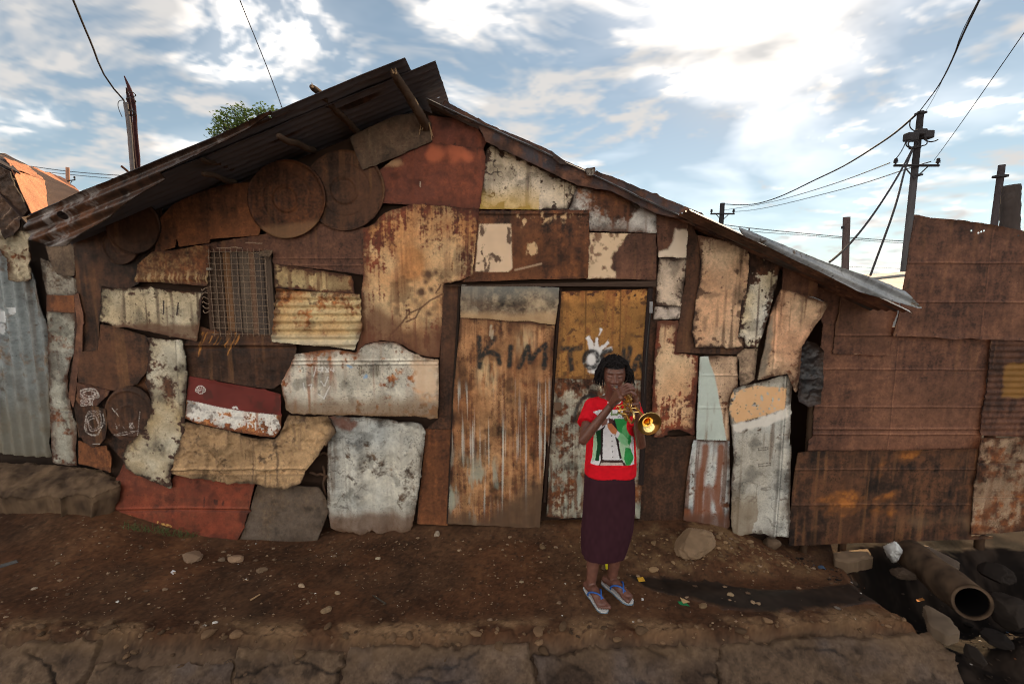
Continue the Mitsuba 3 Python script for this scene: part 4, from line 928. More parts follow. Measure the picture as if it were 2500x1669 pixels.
sheet(FN, FS, 'I 905 92 965 84 1300 80 1700 74 2062 66 2052 200 2046 330 2030 480 2008 622 2080 618 2152 626 2150 640 1800 650 1500 662 1200 672 850 686 858 500 868 320 885 200', 3.604, rust='dark', spread=.9, dent=.007, jag=.003, extra=f5, bands=[('h', zb('I 1500 200', 3.6), .005, .006), ('h', zb('I 1500 425', 3.6), .006, .006)], curl=.012, label='lowest dark rusty sheet with an orange bloom')
sheet(FN, FS, 'I 2074 0 2250 -5 2420 -10 2420 585 2349 590 2200 604 2010 616 2020 480 2032 300 2055 150', 3.586, rust='brown', paint=S(150, 124, 100), cover=.45, soft=.10, grime=.4, streak=.2, dent=.007, bands=[('h', zb('I 2200 160', 3.59), -.008, .008), ('h', zb('I 2200 380', 3.59), -.008, .008)], label='flaky pale rusty sheet at the lower right border')
sheet(FN, FS, 'C 2390 195 2900 290 3300 380 3320 900 3300 1500 2390 1480', 3.640, rust='plum', spread=.9, dent=.01, s=.012)
sheet(FN, FS, 'I 2390 -20 3300 0 3300 640 2390 595', 3.622, rust='brown', spread=.9, dent=.01, s=.012)
for a, b, r in (('I 925 640', 'I 935 800', .03), ('I 1180 640', 'I 1185 760', .03), ('I 2040 600', 'I 2060 700', .035)):
    p, q = at(*pp(a)[0], 3.68), at(*pp(b)[0], 3.68)
    coloured(FN, 'post', tube(line((p[0], 3.69, p[2] + 1.6), q, 30), r, 9, rough=.1, seed=3), wood(S(70, 54, 42), 5), 'dull')

# ------------------------------------------------------------------ left-hand neighbour
NB = thing('neighbour_shack', 'grey corrugated neighbour shack at the left border with an orange sheet on its roof', 'shack')
nbody = box((-7.5, 3.86, .2), (-3.62, 8.5, 2.62)); coloured(NB, 'wall', nbody.subdivide_to_size(.15), plain(S(52, 42, 36), .3, 5), 'dull', smooth=False)
sheet(NB, 'wall_sheet', 'A -150 275 0 280 70 292 160 380 235 480 262 640 300 780 322 1100 318 1300 312 1520 G 330 120 150 115 0 95 -150 90', 3.80, rust='drab', paint=S(124, 132, 134), paint2=S(106, 112, 112), cover=.93, soft=.10, grime=.4, dent=.006, ribs=('v', .092, .011), s=.007, tilt=0, bsdf='satin_paint',
      extra=lambda x, z, e, c: mixc(mixc(c, S(96, 90, 76), .75 * ss(.35, -.25, z - 1.1 + .3 * (fb(x, z, 5, o=3, seed=4) - .5))), S(210, 214, 214), .85 * np.clip((inside(x, z, wall('A 50 655 105 650 100 695 65 700', 3.8)) | inside(x, z, wall('A -10 640 22 640 22 830 -10 800', 3.8))) * ss(.40, .52, fb(x, z, 22, o=3, seed=7)), 0, 1)), label='blue-grey corrugated wall sheet with peeled white paper')
sheet(NB, 'canvas_strip', 'A -60 125 60 150 205 175 198 240 205 300 222 380 238 470 200 486 150 492 95 482 75 420 58 345 20 290 -60 270', 3.72, rust='brown', paint=S(176, 164, 140), paint2=S(150, 136, 112), cover=.93, soft=.08, grime=.5, speck=.4, dent=.015, wrinkle=.025, jag=.008, curl=.02, bsdf='dull', label='pale torn canvas hanging from the neighbour roof')
sheet(NB, 'wall_strip', 'A 258 335 330 370 400 430 482 475 492 575 400 580 300 578 270 450', 3.74, rust='drab', paint=S(142, 136, 124), cover=.75, soft=.1, grime=.4, dent=.008, speck=.4)
sheet(NB, 'wall_strip', 'A 296 572 400 578 494 574 490 640 486 690 400 684 298 680', 3.725, rust='brown', spread=.8, dent=.004)
sheet(NB, 'wall_strip', 'A 298 670 400 680 486 678 478 800 470 930 445 1060 438 1150 460 1300 494 1380 498 1560 G 500 170 430 168 345 152 330 0 A 322 1400 318 1100 308 880', 3.735, rust='brown', paint=S(168, 166, 154), paint2=S(142, 140, 126), cover=.88, soft=.08, grime=.5, speck=.4, stain=.25, dent=.012, wrinkle=.008, jag=.006, bands=[('h', wall('A 400 1310', 3.735)[0][1], -.008, .01)], label='long pale grey strip beside the shack corner')
sheet(NB, 'wall_strip', 'A 285 262 380 256 472 250 476 360 474 450 420 452 362 442 330 380', 3.715, rust='drab', spread=.5, dent=.004)
sheet(NB, 'wall_strip', 'A 440 240 500 240 520 560 500 700 480 580 470 400', 3.75, rust='dark', spread=.5)
# its roof: dark side flap, orange sheet lying on the slope
def slab3(parent, name, P, th, fn, bsdf, seg=.03, amp=.01, label=None, seed=3):
    """a bent sheet through four corners in space, with thickness"""
    P = np.asarray(P, float); n = int(max(np.linalg.norm(P[1] - P[0]), np.linalg.norm(P[3] - P[0])) / seg) + 2
    u, v = np.meshgrid(np.linspace(0, 1, n), np.linspace(0, 1, n), indexing='ij')
    G = P[0] * ((1 - u) * (1 - v))[..., None] + P[1] * (u * (1 - v))[..., None] + P[2] * (u * v)[..., None] + P[3] * ((1 - u) * v)[..., None]
    N = np.cross(P[1] - P[0], P[3] - P[0]); N /= np.linalg.norm(N)
    G = G + N * (amp * 2 * (meshkit.fbm(G * 2.6 + seed, 3, seed) - .5) + amp * (meshkit.fbm(G * 9 + seed, 2, seed + 1) - .5))[..., None]
    up, dn = G.reshape(-1, 3), (G - N * th).reshape(-1, 3); i, j = np.meshgrid(np.arange(n - 1), np.arange(n - 1), indexing='ij')
    a = i * n + j; q = np.stack([a, a + n, a + n + 1, a + 1], -1).reshape(-1, 4); m = n * n
    rim = np.concatenate([np.arange(n), np.arange(1, n) * n + n - 1, (n - 1) * n + np.arange(n - 2, -1, -1), np.arange(n - 2, -1, -1) * n]); rj = np.roll(rim, -1)
    f = np.vstack([q[:, [0, 1, 2]], q[:, [0, 2, 3]], q[:, [0, 2, 1]] + m, q[:, [0, 3, 2]] + m, np.stack([rim, rim + m, rj], -1), np.stack([rj, rim + m, rj + m], -1)])
    return coloured(parent, name, trimesh.Trimesh(np.vstack([up, dn]), f, process=False), fn, bsdf, label)


slab3(NB, 'roof_sheet', [at(-90, 372, 3.7), at(80, 560, 3.62), at(200, 470, 4.8), at(10, 375, 5.2)], .006, plain(S(62, 48, 42), .4, 7), 'weathered', label='dark roof sheet edge')
slab3(NB, 'roof_sheet', [at(28, 414, 3.78), at(79, 522, 3.66), at(230, 500, 5.6), at(196, 468, 6.4)], .004, plain(S(142, 92, 66), .45, 9), 'weathered', label='sunlit orange-brown sheet on the neighbour roof')
slab3(NB, 'roof_sheet', [at(8, 385, 4.2), at(30, 412, 3.9), at(200, 472, 6.3), at(150, 432, 7.0)], .004, plain(S(136, 88, 64), .45, 9), 'weathered', amp=.02)
slab3(NB, 'roof_ridge', [at(-20, 378, 4.4), at(0, 400, 3.8), at(50, 424, 3.78), at(12, 384, 4.4)], .01, plain(S(44, 36, 34), .3, 9), 'weathered')
slab3(NB, 'roof_ridge', [at(62, 412, 6.0), at(80, 424, 5.8), at(132, 444, 6.2), at(92, 421, 6.4)], .03, plain(S(40, 34, 33), .3, 9), 'weathered')
sheet(NB, 'side_flap', 'D -150 1000 0 1050 60 1085 85 1100 110 1160 150 1250 200 1352 175 1380 150 1440 110 1500 60 1530 40 1480 0 1400 -150 1380', 3.70, rust='dark', paint=S(92, 72, 58), cover=.4, soft=.3, dent=.02, wrinkle=.02, curl=.02, jag=.006,
      extra=lambda x, z, e, c: mixc(c, S(150, 124, 104), .6 * np.clip(1 - segdist(x, z, wall('D 30 1400 70 1350 100 1310', 3.7)) / .006, 0, 1) + .6 * np.clip(1 - segdist(x, z, wall('D 60 1460 110 1400 160 1370', 3.7)) / .006, 0, 1)), label='dark crumpled flap over the neighbour gable')

# ------------------------------------------------------------------ ground
def edge_y(x):
    """where the path breaks off towards the street"""
    e = 2.43 + .02 * np.sin(x * 2.1) + .055 * ss(.6, 2.2, x) * 2.2 - .02 * ss(-1, -3, x)
    return e + .09 * (fb(x, x * 0, 1.7, o=5, seed=6) - .5)


DX = lambda y: 2.60 - .28 * np.clip(y - 2.1, -1, .8) + .60 * np.clip(y - 2.85, 0, 1)          # left bank of the ditch at the right


def ground_h(x, y):
    n = .036 * (fb(x, y, 1.3, o=4, seed=2) - .5) + .016 * (fb(x, y, 7, o=3, seed=3) - .5) + .0045 * (fb(x, y, 30, o=3, seed=4) - .5)
    h = n + .0 * x
    h = h + .22 * ss(-2.5, -3.7, x) * ss(2.75, 3.6, y) + .05 * ss(-2.2, -4, x) - .07 * np.exp(-((x + 1.9) / .7) ** 2) * ss(3.0, 3.4, y)
    h = h + .03 * ss(3.40, 3.62, y) * ss(2.2, 1.0, x)
    h = h - .26 * ss(1.5, 2.6, x) * ss(2.95, 3.5, y)
    # rubble bank under the right part of the wall
    h = h + .045 * np.exp(-((x - 1.55) / .75) ** 2) * ss(3.0, 3.45, y)
    # wet hollow right of the person
    h = h - .045 * np.exp(-((y - 3.0 - .04 * np.sin(x * 3)) / .13) ** 2) * ss(.75, 1.1, x)
    # ditch to the right
    s = ss(-.10, .30, x - DX(y) - .06 * (fb(x, y, 4, o=3, seed=8) - .5))
    h = h - (.52 + .25 * ss(2.9, 2.2, y)) * s * ss(3.75, 3.3, y) + .10 * s * (fb(x, y, 6, o=4, seed=12) - .5)
    h = h + .55 * ss(.75, 1.5, x - DX(y)) * s * ss(3.2, 2.8, y) * .6
    # crumbled rim and the face below the path
    e = edge_y(x)
    h = h + .014 * np.exp(-((y - e - .05) / .05) ** 2) + (.050 * (fb(x, y, 12, o=4, seed=17) - .5) + .032 * (fb(x, y, 38, o=3, seed=19) - .5)) * np.exp(-((y - e - .02) / .10) ** 2)
    drop = e - y
    h = np.where(drop > 0, h - np.minimum(drop * 1.25, .62) - .035 * ss(0, .05, drop), h)
    h = np.where(drop > 0, h + np.minimum(drop, .06) * .8 * (fb(x, y, 9, o=4, seed=14) - .5) * 2, h)
    return h


def grid_mesh(xs, ys, hf):
    X, Yg = np.meshgrid(xs, ys, indexing='ij'); x, y = X.ravel(), Yg.ravel()
    V = np.stack([x, y, hf(x, y)], -1); nx, ny = len(xs), len(ys)
    i, j = np.meshgrid(np.arange(nx - 1), np.arange(ny - 1), indexing='ij'); a = i * ny + j
    q = np.stack([a, a + ny, a + ny + 1, a + 1], -1).reshape(-1, 4)
    return V, np.vstack([q[:, [0, 1, 2]], q[:, [0, 2, 3]]])


def far(a, b, n):
    return a + np.sign(b - a) * (np.geomspace(.1, abs(b - a) + .1, n) - .1)


xs = np.r_[far(-4.2, -900, 34)[::-1], np.arange(-4.19, 4.2, .0105), far(4.2, 900, 34)]
ys = np.r_[far(1.75, -900, 34)[::-1], np.arange(1.76, 2.2, .02), np.arange(2.2, 2.62, .0055), np.arange(2.62, 3.75, .0095), far(3.75, 900, 34)]


def ground_far(x, y):
    near = ss(9, 4.6, np.abs(x)) * ss(-2.5, 1.2, y) * ss(9, 4.5, y)
    base = -.55 + .0 * x + .5 * ss(3.5, 4.6, y) + .75 * ss(.9, -.6, y)
    return ground_h(np.clip(x, -5, 5), np.clip(y, 1.3, 4.2)) * near + base * (1 - near)


GV, GF = grid_mesh(xs, ys, ground_far)
gx, gy, gz = GV.T


def ground_colour(x, y, z):
    a, b, c = S(48, 35, 27), S(70, 51, 38), S(92, 69, 51)
    t = 1.5 * (fb(x, y, 1.1, o=4, seed=41) - .5) + 1.1 * (fb(x, y, 6, o=4, seed=42) - .5) + .7 * (fb(x, y, 34, o=3, seed=43) - .5) + .5
    col = mixc(a, b, np.clip(t * 2, 0, 1)); col = mixc(col, c, np.clip(t * 2 - 1.1, 0, 1))
    col = col * np.array([1.06, .98, .90]); red = ss(.42, .62, fb(x, y, 1.6, o=3, seed=44)); col = mixc(col, col * np.array([1.14, .94, .82]), red * .6)
    # pale dry crust on the broken rim and stony face
    e = edge_y(x); d = y - e
    crust = np.exp(-((d - .05) / .07) ** 2) * ss(.35, .6, fb(x, y, 5, o=4, seed=45)) * ss(2.5, 2.2, x)
    col = mixc(col, S(124, 98, 72), .75 * crust)
    face = ss(.0, -.05, d)
    col = mixc(col, mixc(S(66, 52, 42), S(96, 78, 62), fb(x, y, 6, o=5, seed=46)), face * .9)
    # rubble bank, yellowish
    col = mixc(col, S(112, 88, 62), .7 * np.exp(-((x - 1.5) / .8) ** 2) * ss(2.98, 3.12, y) * ss(.46, .62, fb(x, y, 9, o=4, seed=47)))
    # small grit
    g = ss(.80, .87, fb(x, y, 70, o=2, seed=48)) * ss(.4, .6, fb(x, y, 2.2, o=3, seed=49))
    col = mixc(col, S(134, 114, 94), .6 * g)
    g2 = ss(.70, .77, fb(x, y, 42, o=2, seed=58))
    col = mixc(col, S(48, 36, 28), .5 * g2)
    col = col * np.clip(1 + np.random.default_rng(4).normal(0, .10, len(x)) + .5 * (fb(x, y, 55, o=2, seed=59) - .5), .5, 1.5)[:, None]
    col = mixc(col, S(40, 31, 26), .7 * face * ss(.52, .66, fb(x, y * 3, 11, o=4, seed=60)))
    # ditch floor coloured near-black
    s = ss(.05, .30, x - DX(y)) * (y < 3.9)
    s = np.maximum(s, ss(2.62, 2.95, x + .20 * (fb(x, y, 5, o=3, seed=66) - .5)) * ss(2.9, 3.2, y))
    return mixc(col, mixc(S(14, 12, 11), S(44, 37, 32), ss(.42, .72, fb(x, y, 9, o=5, seed=50))), s * .96)


scene['ground'] = mikit.ply(trimesh.Trimesh(GV, GF, process=False), 'dull', smooth=True, color=np.clip(ground_colour(gx, gy, gz), .004, .8))
tag('ground', None, kind='structure')
H1 = lambda x, y: float(ground_h(np.array([x]), np.array([y]))[0])


def patch(name, P, s, lift, colour, bsdf, jag=.02, seed=4):
    poly = rough_outline(P, jag, seed, step=.015, rounds=.02); V2, tri, nb = tri_poly(poly, s)
    e = cKDTree(V2[:nb]).query(V2)[0]
    z = ground_h(V2[:, 0], V2[:, 1]) + lift - (lift + .006) * (1 - ss(.0, .02, e))
    V = np.c_[V2, z]
    return scene.__setitem__(name, mikit.ply(trimesh.Trimesh(V, tri, process=False), bsdf, smooth=True, color=np.clip(colour(V, e), .003, .8)))


wet = np.array([atz(*q, -.03)[:2] for q in pp('H 1880 880 I -50 868 100 876 250 890 400 898 520 935 640 952 800 968 950 962 1100 935 1250 915 1400 905 1600 890 1670 960 1650 1055 1500 1070 1300 1095 1150 1120 1000 1130 850 1135 700 1140 500 1125 350 1105 200 1055 60 1020 H 2030 995 1940 935')])
scene['wet_mud'] = {'type': 'twosided', 'b': {'type': 'principled', 'base_color': {'type': 'mesh_attribute', 'name': 'vertex_color'}, 'roughness': .55, 'specular': .3}}
patch('wet_mud_strip', wet, .012, .004, lambda v, e: mixc(ground_colour(v[:, 0], v[:, 1], v[:, 2]), mixc(S(12, 10, 9), S(44, 35, 29), np.clip(1.7 * fb(v[:, 0], v[:, 1], 12, o=5, seed=3) - .4, 0, 1)), ss(-.01, .05, e + .07 * (fb(v[:, 0], v[:, 1], 16, o=4, seed=9) - .5)) * .96), 'wet_mud', jag=.02)
tag('wet_mud_strip', None, kind='structure')

# stones bedded in the face under the path, each a slab of its own
FW = thing('retaining_wall', 'low crumbling wall of large stones below the dirt path', 'wall')


def rock(c, r, seed, sq=(1, 1, 1), rot=0., sub=4, rough=.35, flat_=.0):
    m = trimesh.creation.icosphere(subdivisions=sub); v = np.array(m.vertices)
    d = 1 + rough * 2.0 * (meshkit.fbm(v * 1.1 + seed * 3.3, 3, seed) - .5) + rough * .9 * (meshkit.fbm(v * 3.4 + seed, 4, seed + 3) - .5)
    rg = np.random.default_rng(seed)
    for _ in range(7):                                   # a few flat broken faces
        n = rg.normal(size=3); n /= np.linalg.norm(n); k = v @ n * d; lim = rg.uniform(.62, .85)
        d = np.where(k > lim, d * (lim / np.maximum(k, 1e-6)) ** .8, d)
    v = v * d[:, None] * np.asarray(sq)
    c_, s_ = math.cos(rot), math.sin(rot); v = v @ np.array([[c_, s_, 0], [-s_, c_, 0], [0, 0, 1]])
    return trimesh.Trimesh(v * r + np.asarray(c), m.faces, process=False)


def stone_col(base, seed):
    def fn(v):
        n = meshkit.fbm(v * 18 + seed, 5, seed); n2 = meshkit.fbm(v * 5 + seed, 3, seed + 1)
        return np.asarray(base) * (.55 + .55 * n + .35 * n2)[:, None]
    return fn


cuts = [-3.6, -2.35, -1.60, -.95, .10, 1.22, 2.58]
rg = np.random.default_rng(70)
lean = rg.normal(0, .10, len(cuts)); tops = rg.uniform(.02, .15, len(cuts))
for i, (a, b) in enumerate(zip(cuts[:-1], cuts[1:])):
    m = 24
    top = np.linspace(a + .008, b - .008, m); dn = tops[i] + .16 * (fb(top, top * 0, 2.2, o=5, seed=5) - .40)
    out = np.r_[np.c_[top + lean[i] * .0, dn], np.c_[b - .008 + lean[i + 1] * np.linspace(.2, 1, 4), np.linspace(.15, .50, 4)], np.c_[a + .008 + lean[i] * np.linspace(1, .2, 4), np.linspace(.50, .15, 4)]]
    poly = rough_outline(out, .028, 80 + i, step=.012, rounds=.010); V2, tri, nb = tri_poly(poly, .0085)
    e = cKDTree(np.array([poly.exterior.interpolate(t).coords[0] for t in np.arange(0, poly.exterior.length, .006)])).query(V2)[0]
    x, d = V2.T
    sl = 1.1 * (d + .35 * x)                                     # bedding runs aslant
    lift = .004 + .012 * ss(0, .022, e) + .060 * (fb(x, d, 2.4, o=4, seed=i + 3) - .45) + .085 * (fb(x * .8, sl, 8, o=5, seed=i + 9) - .5) + .030 * (fb(x, d, 34, o=3, seed=i + 15) - .5)
    lift = lift - .030 * np.exp(-np.clip(d - tops[i], 0, 1) / .022) * ss(.35, .6, fb(x, d, 3, o=3, seed=i + 61))
    cr = np.zeros(len(x))
    for q in range(2 if b - a > .6 else 1):                      # a wandering crack or two
        p = [np.array([rg.uniform(a + .1, b - .1), rg.uniform(.06, .12)])]
        dr_ = rg.choice([-1, 1])
        for _ in range(14): p.append(p[-1] + np.array([dr_ * rg.uniform(.0, .06), rg.uniform(-.008, .03)]))
        cr = np.maximum(cr, (1 - ss(.001, .012, segdist(x, d, np.array(p)) + .022 * (fb(x, d, 26, o=4, seed=i + 3) - .5))) * ss(.36, .52, fb(x, d, 6, o=3, seed=i + 5)))
    lift = lift - .012 * cr
    lift = np.where(np.arange(len(x)) < nb, -.020, lift)
    y = edge_y(x) - d * .62 - lift * .75; z = -.0 - d * .62 * 1.25 + lift * .65
    V = np.c_[x, y, z]
    colr = mixc(S(58, 46, 38), S(98, 80, 64), np.clip(2.0 * fb(x, sl, 5, o=5, seed=i + 31) - .45, 0, 1)); colr = mixc(colr, S(30, 25, 22), .85 * cr)
    colr = mixc(colr, S(78, 72, 72), .45 * ss(.5, .7, fb(x, d, 3, o=4, seed=i + 41)))
    colr = mixc(colr, S(40, 32, 27), .6 * ss(.56, .72, fb(x, d, 13, o=4, seed=i + 51)))
    colr = colr * np.clip(1 + np.random.default_rng(i).normal(0, .11, len(x)) + .6 * (fb(x, d, 45, o=2, seed=i + 71) - .5), .5, 1.5)[:, None]
    colr = mixc(colr, S(104, 82, 60), .5 * ss(.12, .0, d - tops[i] * .5 + .10 * (fb(x, d, 8, o=4, seed=i + 81) - .5)))
    k = key(FW, 'stone'); scene[k] = mikit.ply(trimesh.Trimesh(V, tri, process=False), 'dull', smooth=True, color=np.clip(colr, .004, .8))

# ledge of old concrete at the left, under the neighbour
LD = np.array([at(x, y, Y) for x, y, Y in ((-60, 1120, 3.80), (130, 1128, 3.76), (240, 1120, 3.70), (285, 1150, 3.62), (290, 1190, 3.50), (230, 1205, 3.42), (150, 1215, 3.40), (60, 1228, 3.38), (-60, 1240, 3.38))])
poly = rough_outline(LD[:, :2], .02, 5, step=.015, rounds=.02)
V2, tri, nb = tri_poly(poly, .011); e = cKDTree(V2[:nb]).query(V2)[0]
zt = .40 + .12 * np.clip((V2[:, 1] - 3.4) / .35, 0, 1) + .03 * (fb(V2[:, 0], V2[:, 1], 6, o=4, seed=3) - .5) + .035 * (fb(V2[:, 0], V2[:, 1], 22, o=4, seed=4) - .5) - .06 * (1 - ss(0, .04, e)) * fb(V2[:, 0], V2[:, 1], 14, o=2, seed=7)
top = np.c_[V2, zt]; lv = [top]; ff = [tri]; prev = np.arange(nb); base = len(top)
for dz, ins in ((.025, -.015), (.05, -.008), (.08, .012), (.12, .03), (.17, .07), (.24, .10)):
    ring = top[:nb].copy(); cen = ring.mean(0); ring[:, :2] += (cen[:2] - ring[:, :2]) * ins / .4 * .4; ring[:, :2] += (cen[:2] - ring[:, :2]) * (.06 * (fb(ring[:, 0] * 1.0, np.full(nb, dz * 3), 16, o=4, seed=31) - .5))[:, None]; ring[:, 2] -= dz + .03 * (fb(ring[:, 0], ring[:, 1], 13, o=4, seed=int(dz * 99)) - .5)
    idx = base + np.arange(nb); lv.append(ring); j = np.roll(np.arange(nb), -1)
    ff += [np.stack([prev, idx, prev[j]], -1), np.stack([prev[j], idx, idx[j]], -1)]; prev = idx; base += nb
led = trimesh.Trimesh(np.vstack(lv), np.vstack(ff), process=False)
coloured(None, 'stone_ledge', led, lambda v: mixc(S(56, 44, 35), S(104, 84, 65), np.clip(2.0 * meshkit.fbm(v * 10, 6, 3) - .5, 0, 1)) * (.8 + .4 * meshkit.noise(v * 70))[:, None], 'dull', 'broken concrete ledge in front of the neighbour shack at the left border', 'ledge')

# loose stones
stones = [  # survey point on the ground, width in photo pixels, squash, base colour, label
    (462, 1358, 62, (1.25, .8, .5), S(132, 108, 88), 'largest flat round stone bedded in the dirt path', 'stone'),
    (571, 1365, 42, (1.2, .7, .6), S(150, 122, 98), 'second largest pale stone on the path, right of the flat round one', 'stone'),
    (541, 1366, 20, (1.1, .8, .6), S(120, 100, 82), 'small stone touching the pale stone on the path', 'stone'),
    (637, 1392, 28, (1.2, .8, .5), S(118, 96, 76), 'dull brown stone set in the path right of the pale stone', 'stone'),
    (797, 1488, 30, (1.2, .8, .55), S(140, 116, 90), 'tan stone near the path rim, left of the centre', 'stone'),
    (823, 1447, 18, (1.2, .7, .7), S(156, 132, 106), 'small tan stone above the one near the path rim', 'stone'),
    (736, 1430, 18, (1.2, .7, .7), S(158, 134, 110), 'small pale stone standing alone on the path left of the door', 'stone'),
    (497, 1528, 14, (1.3, .8, .6), S(190, 178, 160), 'tiny whitish chip near the rim of the path', 'stone'),
    (884, 1292, 30, (.9, .8, .8), S(112, 90, 66), 'stone at the foot of the crumpled grey sheet', 'stone'),
    (1700, 1326, 132, (1.25, .8, .62), S(138, 114, 90), 'large tan boulder leaning at the foot of the wall right of the person', 'boulder'),
    (1888, 1328, 42, (1.1, .8, .8), S(116, 96, 78), 'fist-sized stone in front of the upright orange-topped panel', 'stone'),
    (1784, 1452, 16, (1.1, .9, .7), S(150, 128, 100), 'tan pebble lying in the dark wet strip', 'stone'),
    (1839, 1471, 12, (1, 1, .7), S(150, 126, 100), 'pebble pair on the wet strip, the left one', 'stone'),
    (1852, 1473, 11, (1, 1, .7), S(146, 122, 98), 'pebble pair on the wet strip, the right one', 'stone'),
    (1718, 1479, 28, (1.3, .8, .4), S(128, 104, 78), 'flat brown stone below the wet strip', 'stone'),
    (2045, 1484, 16, (1.3, .8, .5), S(120, 110, 100), 'grey stone chip at the right end of the wet strip', 'stone'),
    (1273, 1420, 12, (1.2, .8, .7), S(160, 138, 112), 'lone pale pebble on the bare dirt below the left door', 'stone'),
    (922, 1363, 13, (1.2, .8, .7), S(176, 156, 130), 'small light pebble below the crumpled grey sheet', 'stone'),
    (1066, 1306, 16, (.8, .8, 1.1), S(150, 134, 116), 'light stone chip on the ground below the left door frame', 'stone'),
    (82, 1436, 14, (1.2, .8, .6), S(170, 150, 130), 'light pebble near the left border of the path', 'stone'),
]
for i, (x, y, w, sq, base, lab, ct) in enumerate(stones):
    p = atz(x, y + w * .12, H1(*atz(x, y, 0)[:2])); p = atz(x, y + w * .12, H1(p[0], p[1])); dep = (p - CAM) @ FWD
    r = w / FOC * dep / 2 / max(sq[0], .9)
    coloured(None, ct, rock((p[0], p[1] + r * .3, p[2] + r * sq[2] * .30), r, 100 + i, sq, rot=.3 * (i % 5) - .5, sub=5 if w > 60 else 4, rough=.30 if w > 60 else .22), stone_col(np.asarray(base) * .72, 7 + i), 'dull', lab, ct)

# loose grit and gravel, and little flakes of brick and paper trodden into the dirt
rg = np.random.default_rng(11); gm, gc = [], []
base_r = trimesh.creation.icosphere(subdivisions=1)
for i in range(1500):
    x, y = rg.uniform(-3.4, 2.3), rg.uniform(2.46, 3.5)
    if fb(np.array([x]), np.array([y]), 2.4, o=3, seed=49)[0] < .44 and i % 3: continue
    r = .0026 * (1 + rg.pareto(2.4)); r = min(r, .014)
    v = np.array(base_r.vertices) * (1 + .35 * rg.normal(size=(len(base_r.vertices), 1)) * .5) * [1.2, .9, .6] * r + [x, y, H1(x, y) + r * .25]
    gm.append(trimesh.Trimesh(v, base_r.faces, process=False)); t = rg.uniform(); cc = (S(72, 55, 43) * (1 - t) + S(138, 114, 92) * t) if rg.uniform() < .975 else S(186, 178, 168)
    gc.append(np.tile(cc, (len(v), 1)))
scene['gravel'] = mikit.ply(cat(gm), 'dull', smooth=True, color=np.vstack(gc)); tag('gravel', 'small pebbles and grit scattered over the dirt path', 'gravel', kind='stuff')
# rubble crumbs on the bank and along the ditch
gm, gc = [], []
for i in range(1000):
    if i < 200: x, y = rg.normal(1.5, .5), rg.uniform(3.06, 3.5)
    elif i < 750: x, y = rg.uniform(2.25, 4.0), rg.uniform(2.15, 3.55)
    else: x = rg.uniform(-3.2, 2.4); y = float(edge_y(np.array([x]))[0]) + rg.normal(.0, .030)
    r = min(.005 * (1 + rg.pareto(2.2)), .028) if i < 750 else min(.006 * (1 + rg.pareto(1.9)), .034)
    m = rock((x, y, H1(x, y) + r * .3), r, 500 + i, (1.3, .85, .55), rg.uniform(0, 3), 2, .45); gm.append(m)
    lit_ = rg.uniform() < .06 and 200 <= i < 750
    t = rg.uniform(); cc = (S(80, 62, 46) * (1 - t) + S(134, 108, 80) * t) if i < 200 else S(24, 20, 18) * (1 - t) + S(62, 51, 43) * t if i < 750 else S(62, 48, 36) * (1 - t) + S(112, 88, 66) * t
    if lit_: cc = (S(170, 164, 156), S(120, 74, 50), S(70, 84, 104))[i % 3] * .8
    gc.append(np.tile(cc, (len(m.vertices), 1)))
scene['rubble'] = mikit.ply(cat(gm), 'dull', smooth=30 if False else True, color=np.vstack(gc)); tag('rubble', 'crumbs of stone and clay along the path rim, the wall foot and the ditch', 'rubble', kind='stuff')

# concrete pipe in the ditch
pa, pb = at(2222, 1352, 3.50), at(2374, 1470, 2.78)
ax = (pb - pa) / np.linalg.norm(pb - pa); R, r_ = .118, .095
P = [pa + ax * t for t in np.linspace(0, np.linalg.norm(pb - pa), 40)]
outer = tube(P, R + .004 * np.sin(np.arange(40) * .3), 40, cap=False); inner = tube(P, r_, 40, cap=False); inner.invert()
n0 = 39 * 40; k40 = np.arange(40); rimf = np.vstack([np.stack([n0 + k40, n0 + (k40 + 1) % 40, 1600 + n0 + k40], -1), np.stack([n0 + (k40 + 1) % 40, 1600 + n0 + (k40 + 1) % 40, 1600 + n0 + k40], -1)])
axd = lambda v: np.linalg.norm((v - pa) - ((v - pa) @ ax)[:, None] * ax, axis=1)
pm = trimesh.Trimesh(np.vstack([outer.vertices, inner.vertices]), np.vstack([outer.faces, inner.faces + 1600, rimf]), process=False)
coloured(None, 'drain_pipe', pm, lambda v: mixc(mixc(S(46, 37, 31), S(88, 71, 56), np.clip(2.0 * meshkit.fbm(v * 14, 5, 3) - .5, 0, 1)), S(16, 13, 12), 1.0 * (axd(v) < .103) * (((v - pa) @ ax) < np.linalg.norm(pb - pa) - .01)), 'dull', 'hollow concrete drain pipe lying in the ditch at the lower right', 'pipe', smooth=True)  # bore painted near-black to stand for the darkness inside
cap_ = trimesh.creation.cylinder(radius=r_ + .01, height=.02, sections=24); cap_.apply_transform(trimesh.geometry.align_vectors([0, 0, 1], ax)); cap_.apply_translation(pa + ax * .30)
put('drain_pipe', 'silt', cap_, 'black_rubber', smooth=False)  # added black disc standing for the shade deep in the pipe
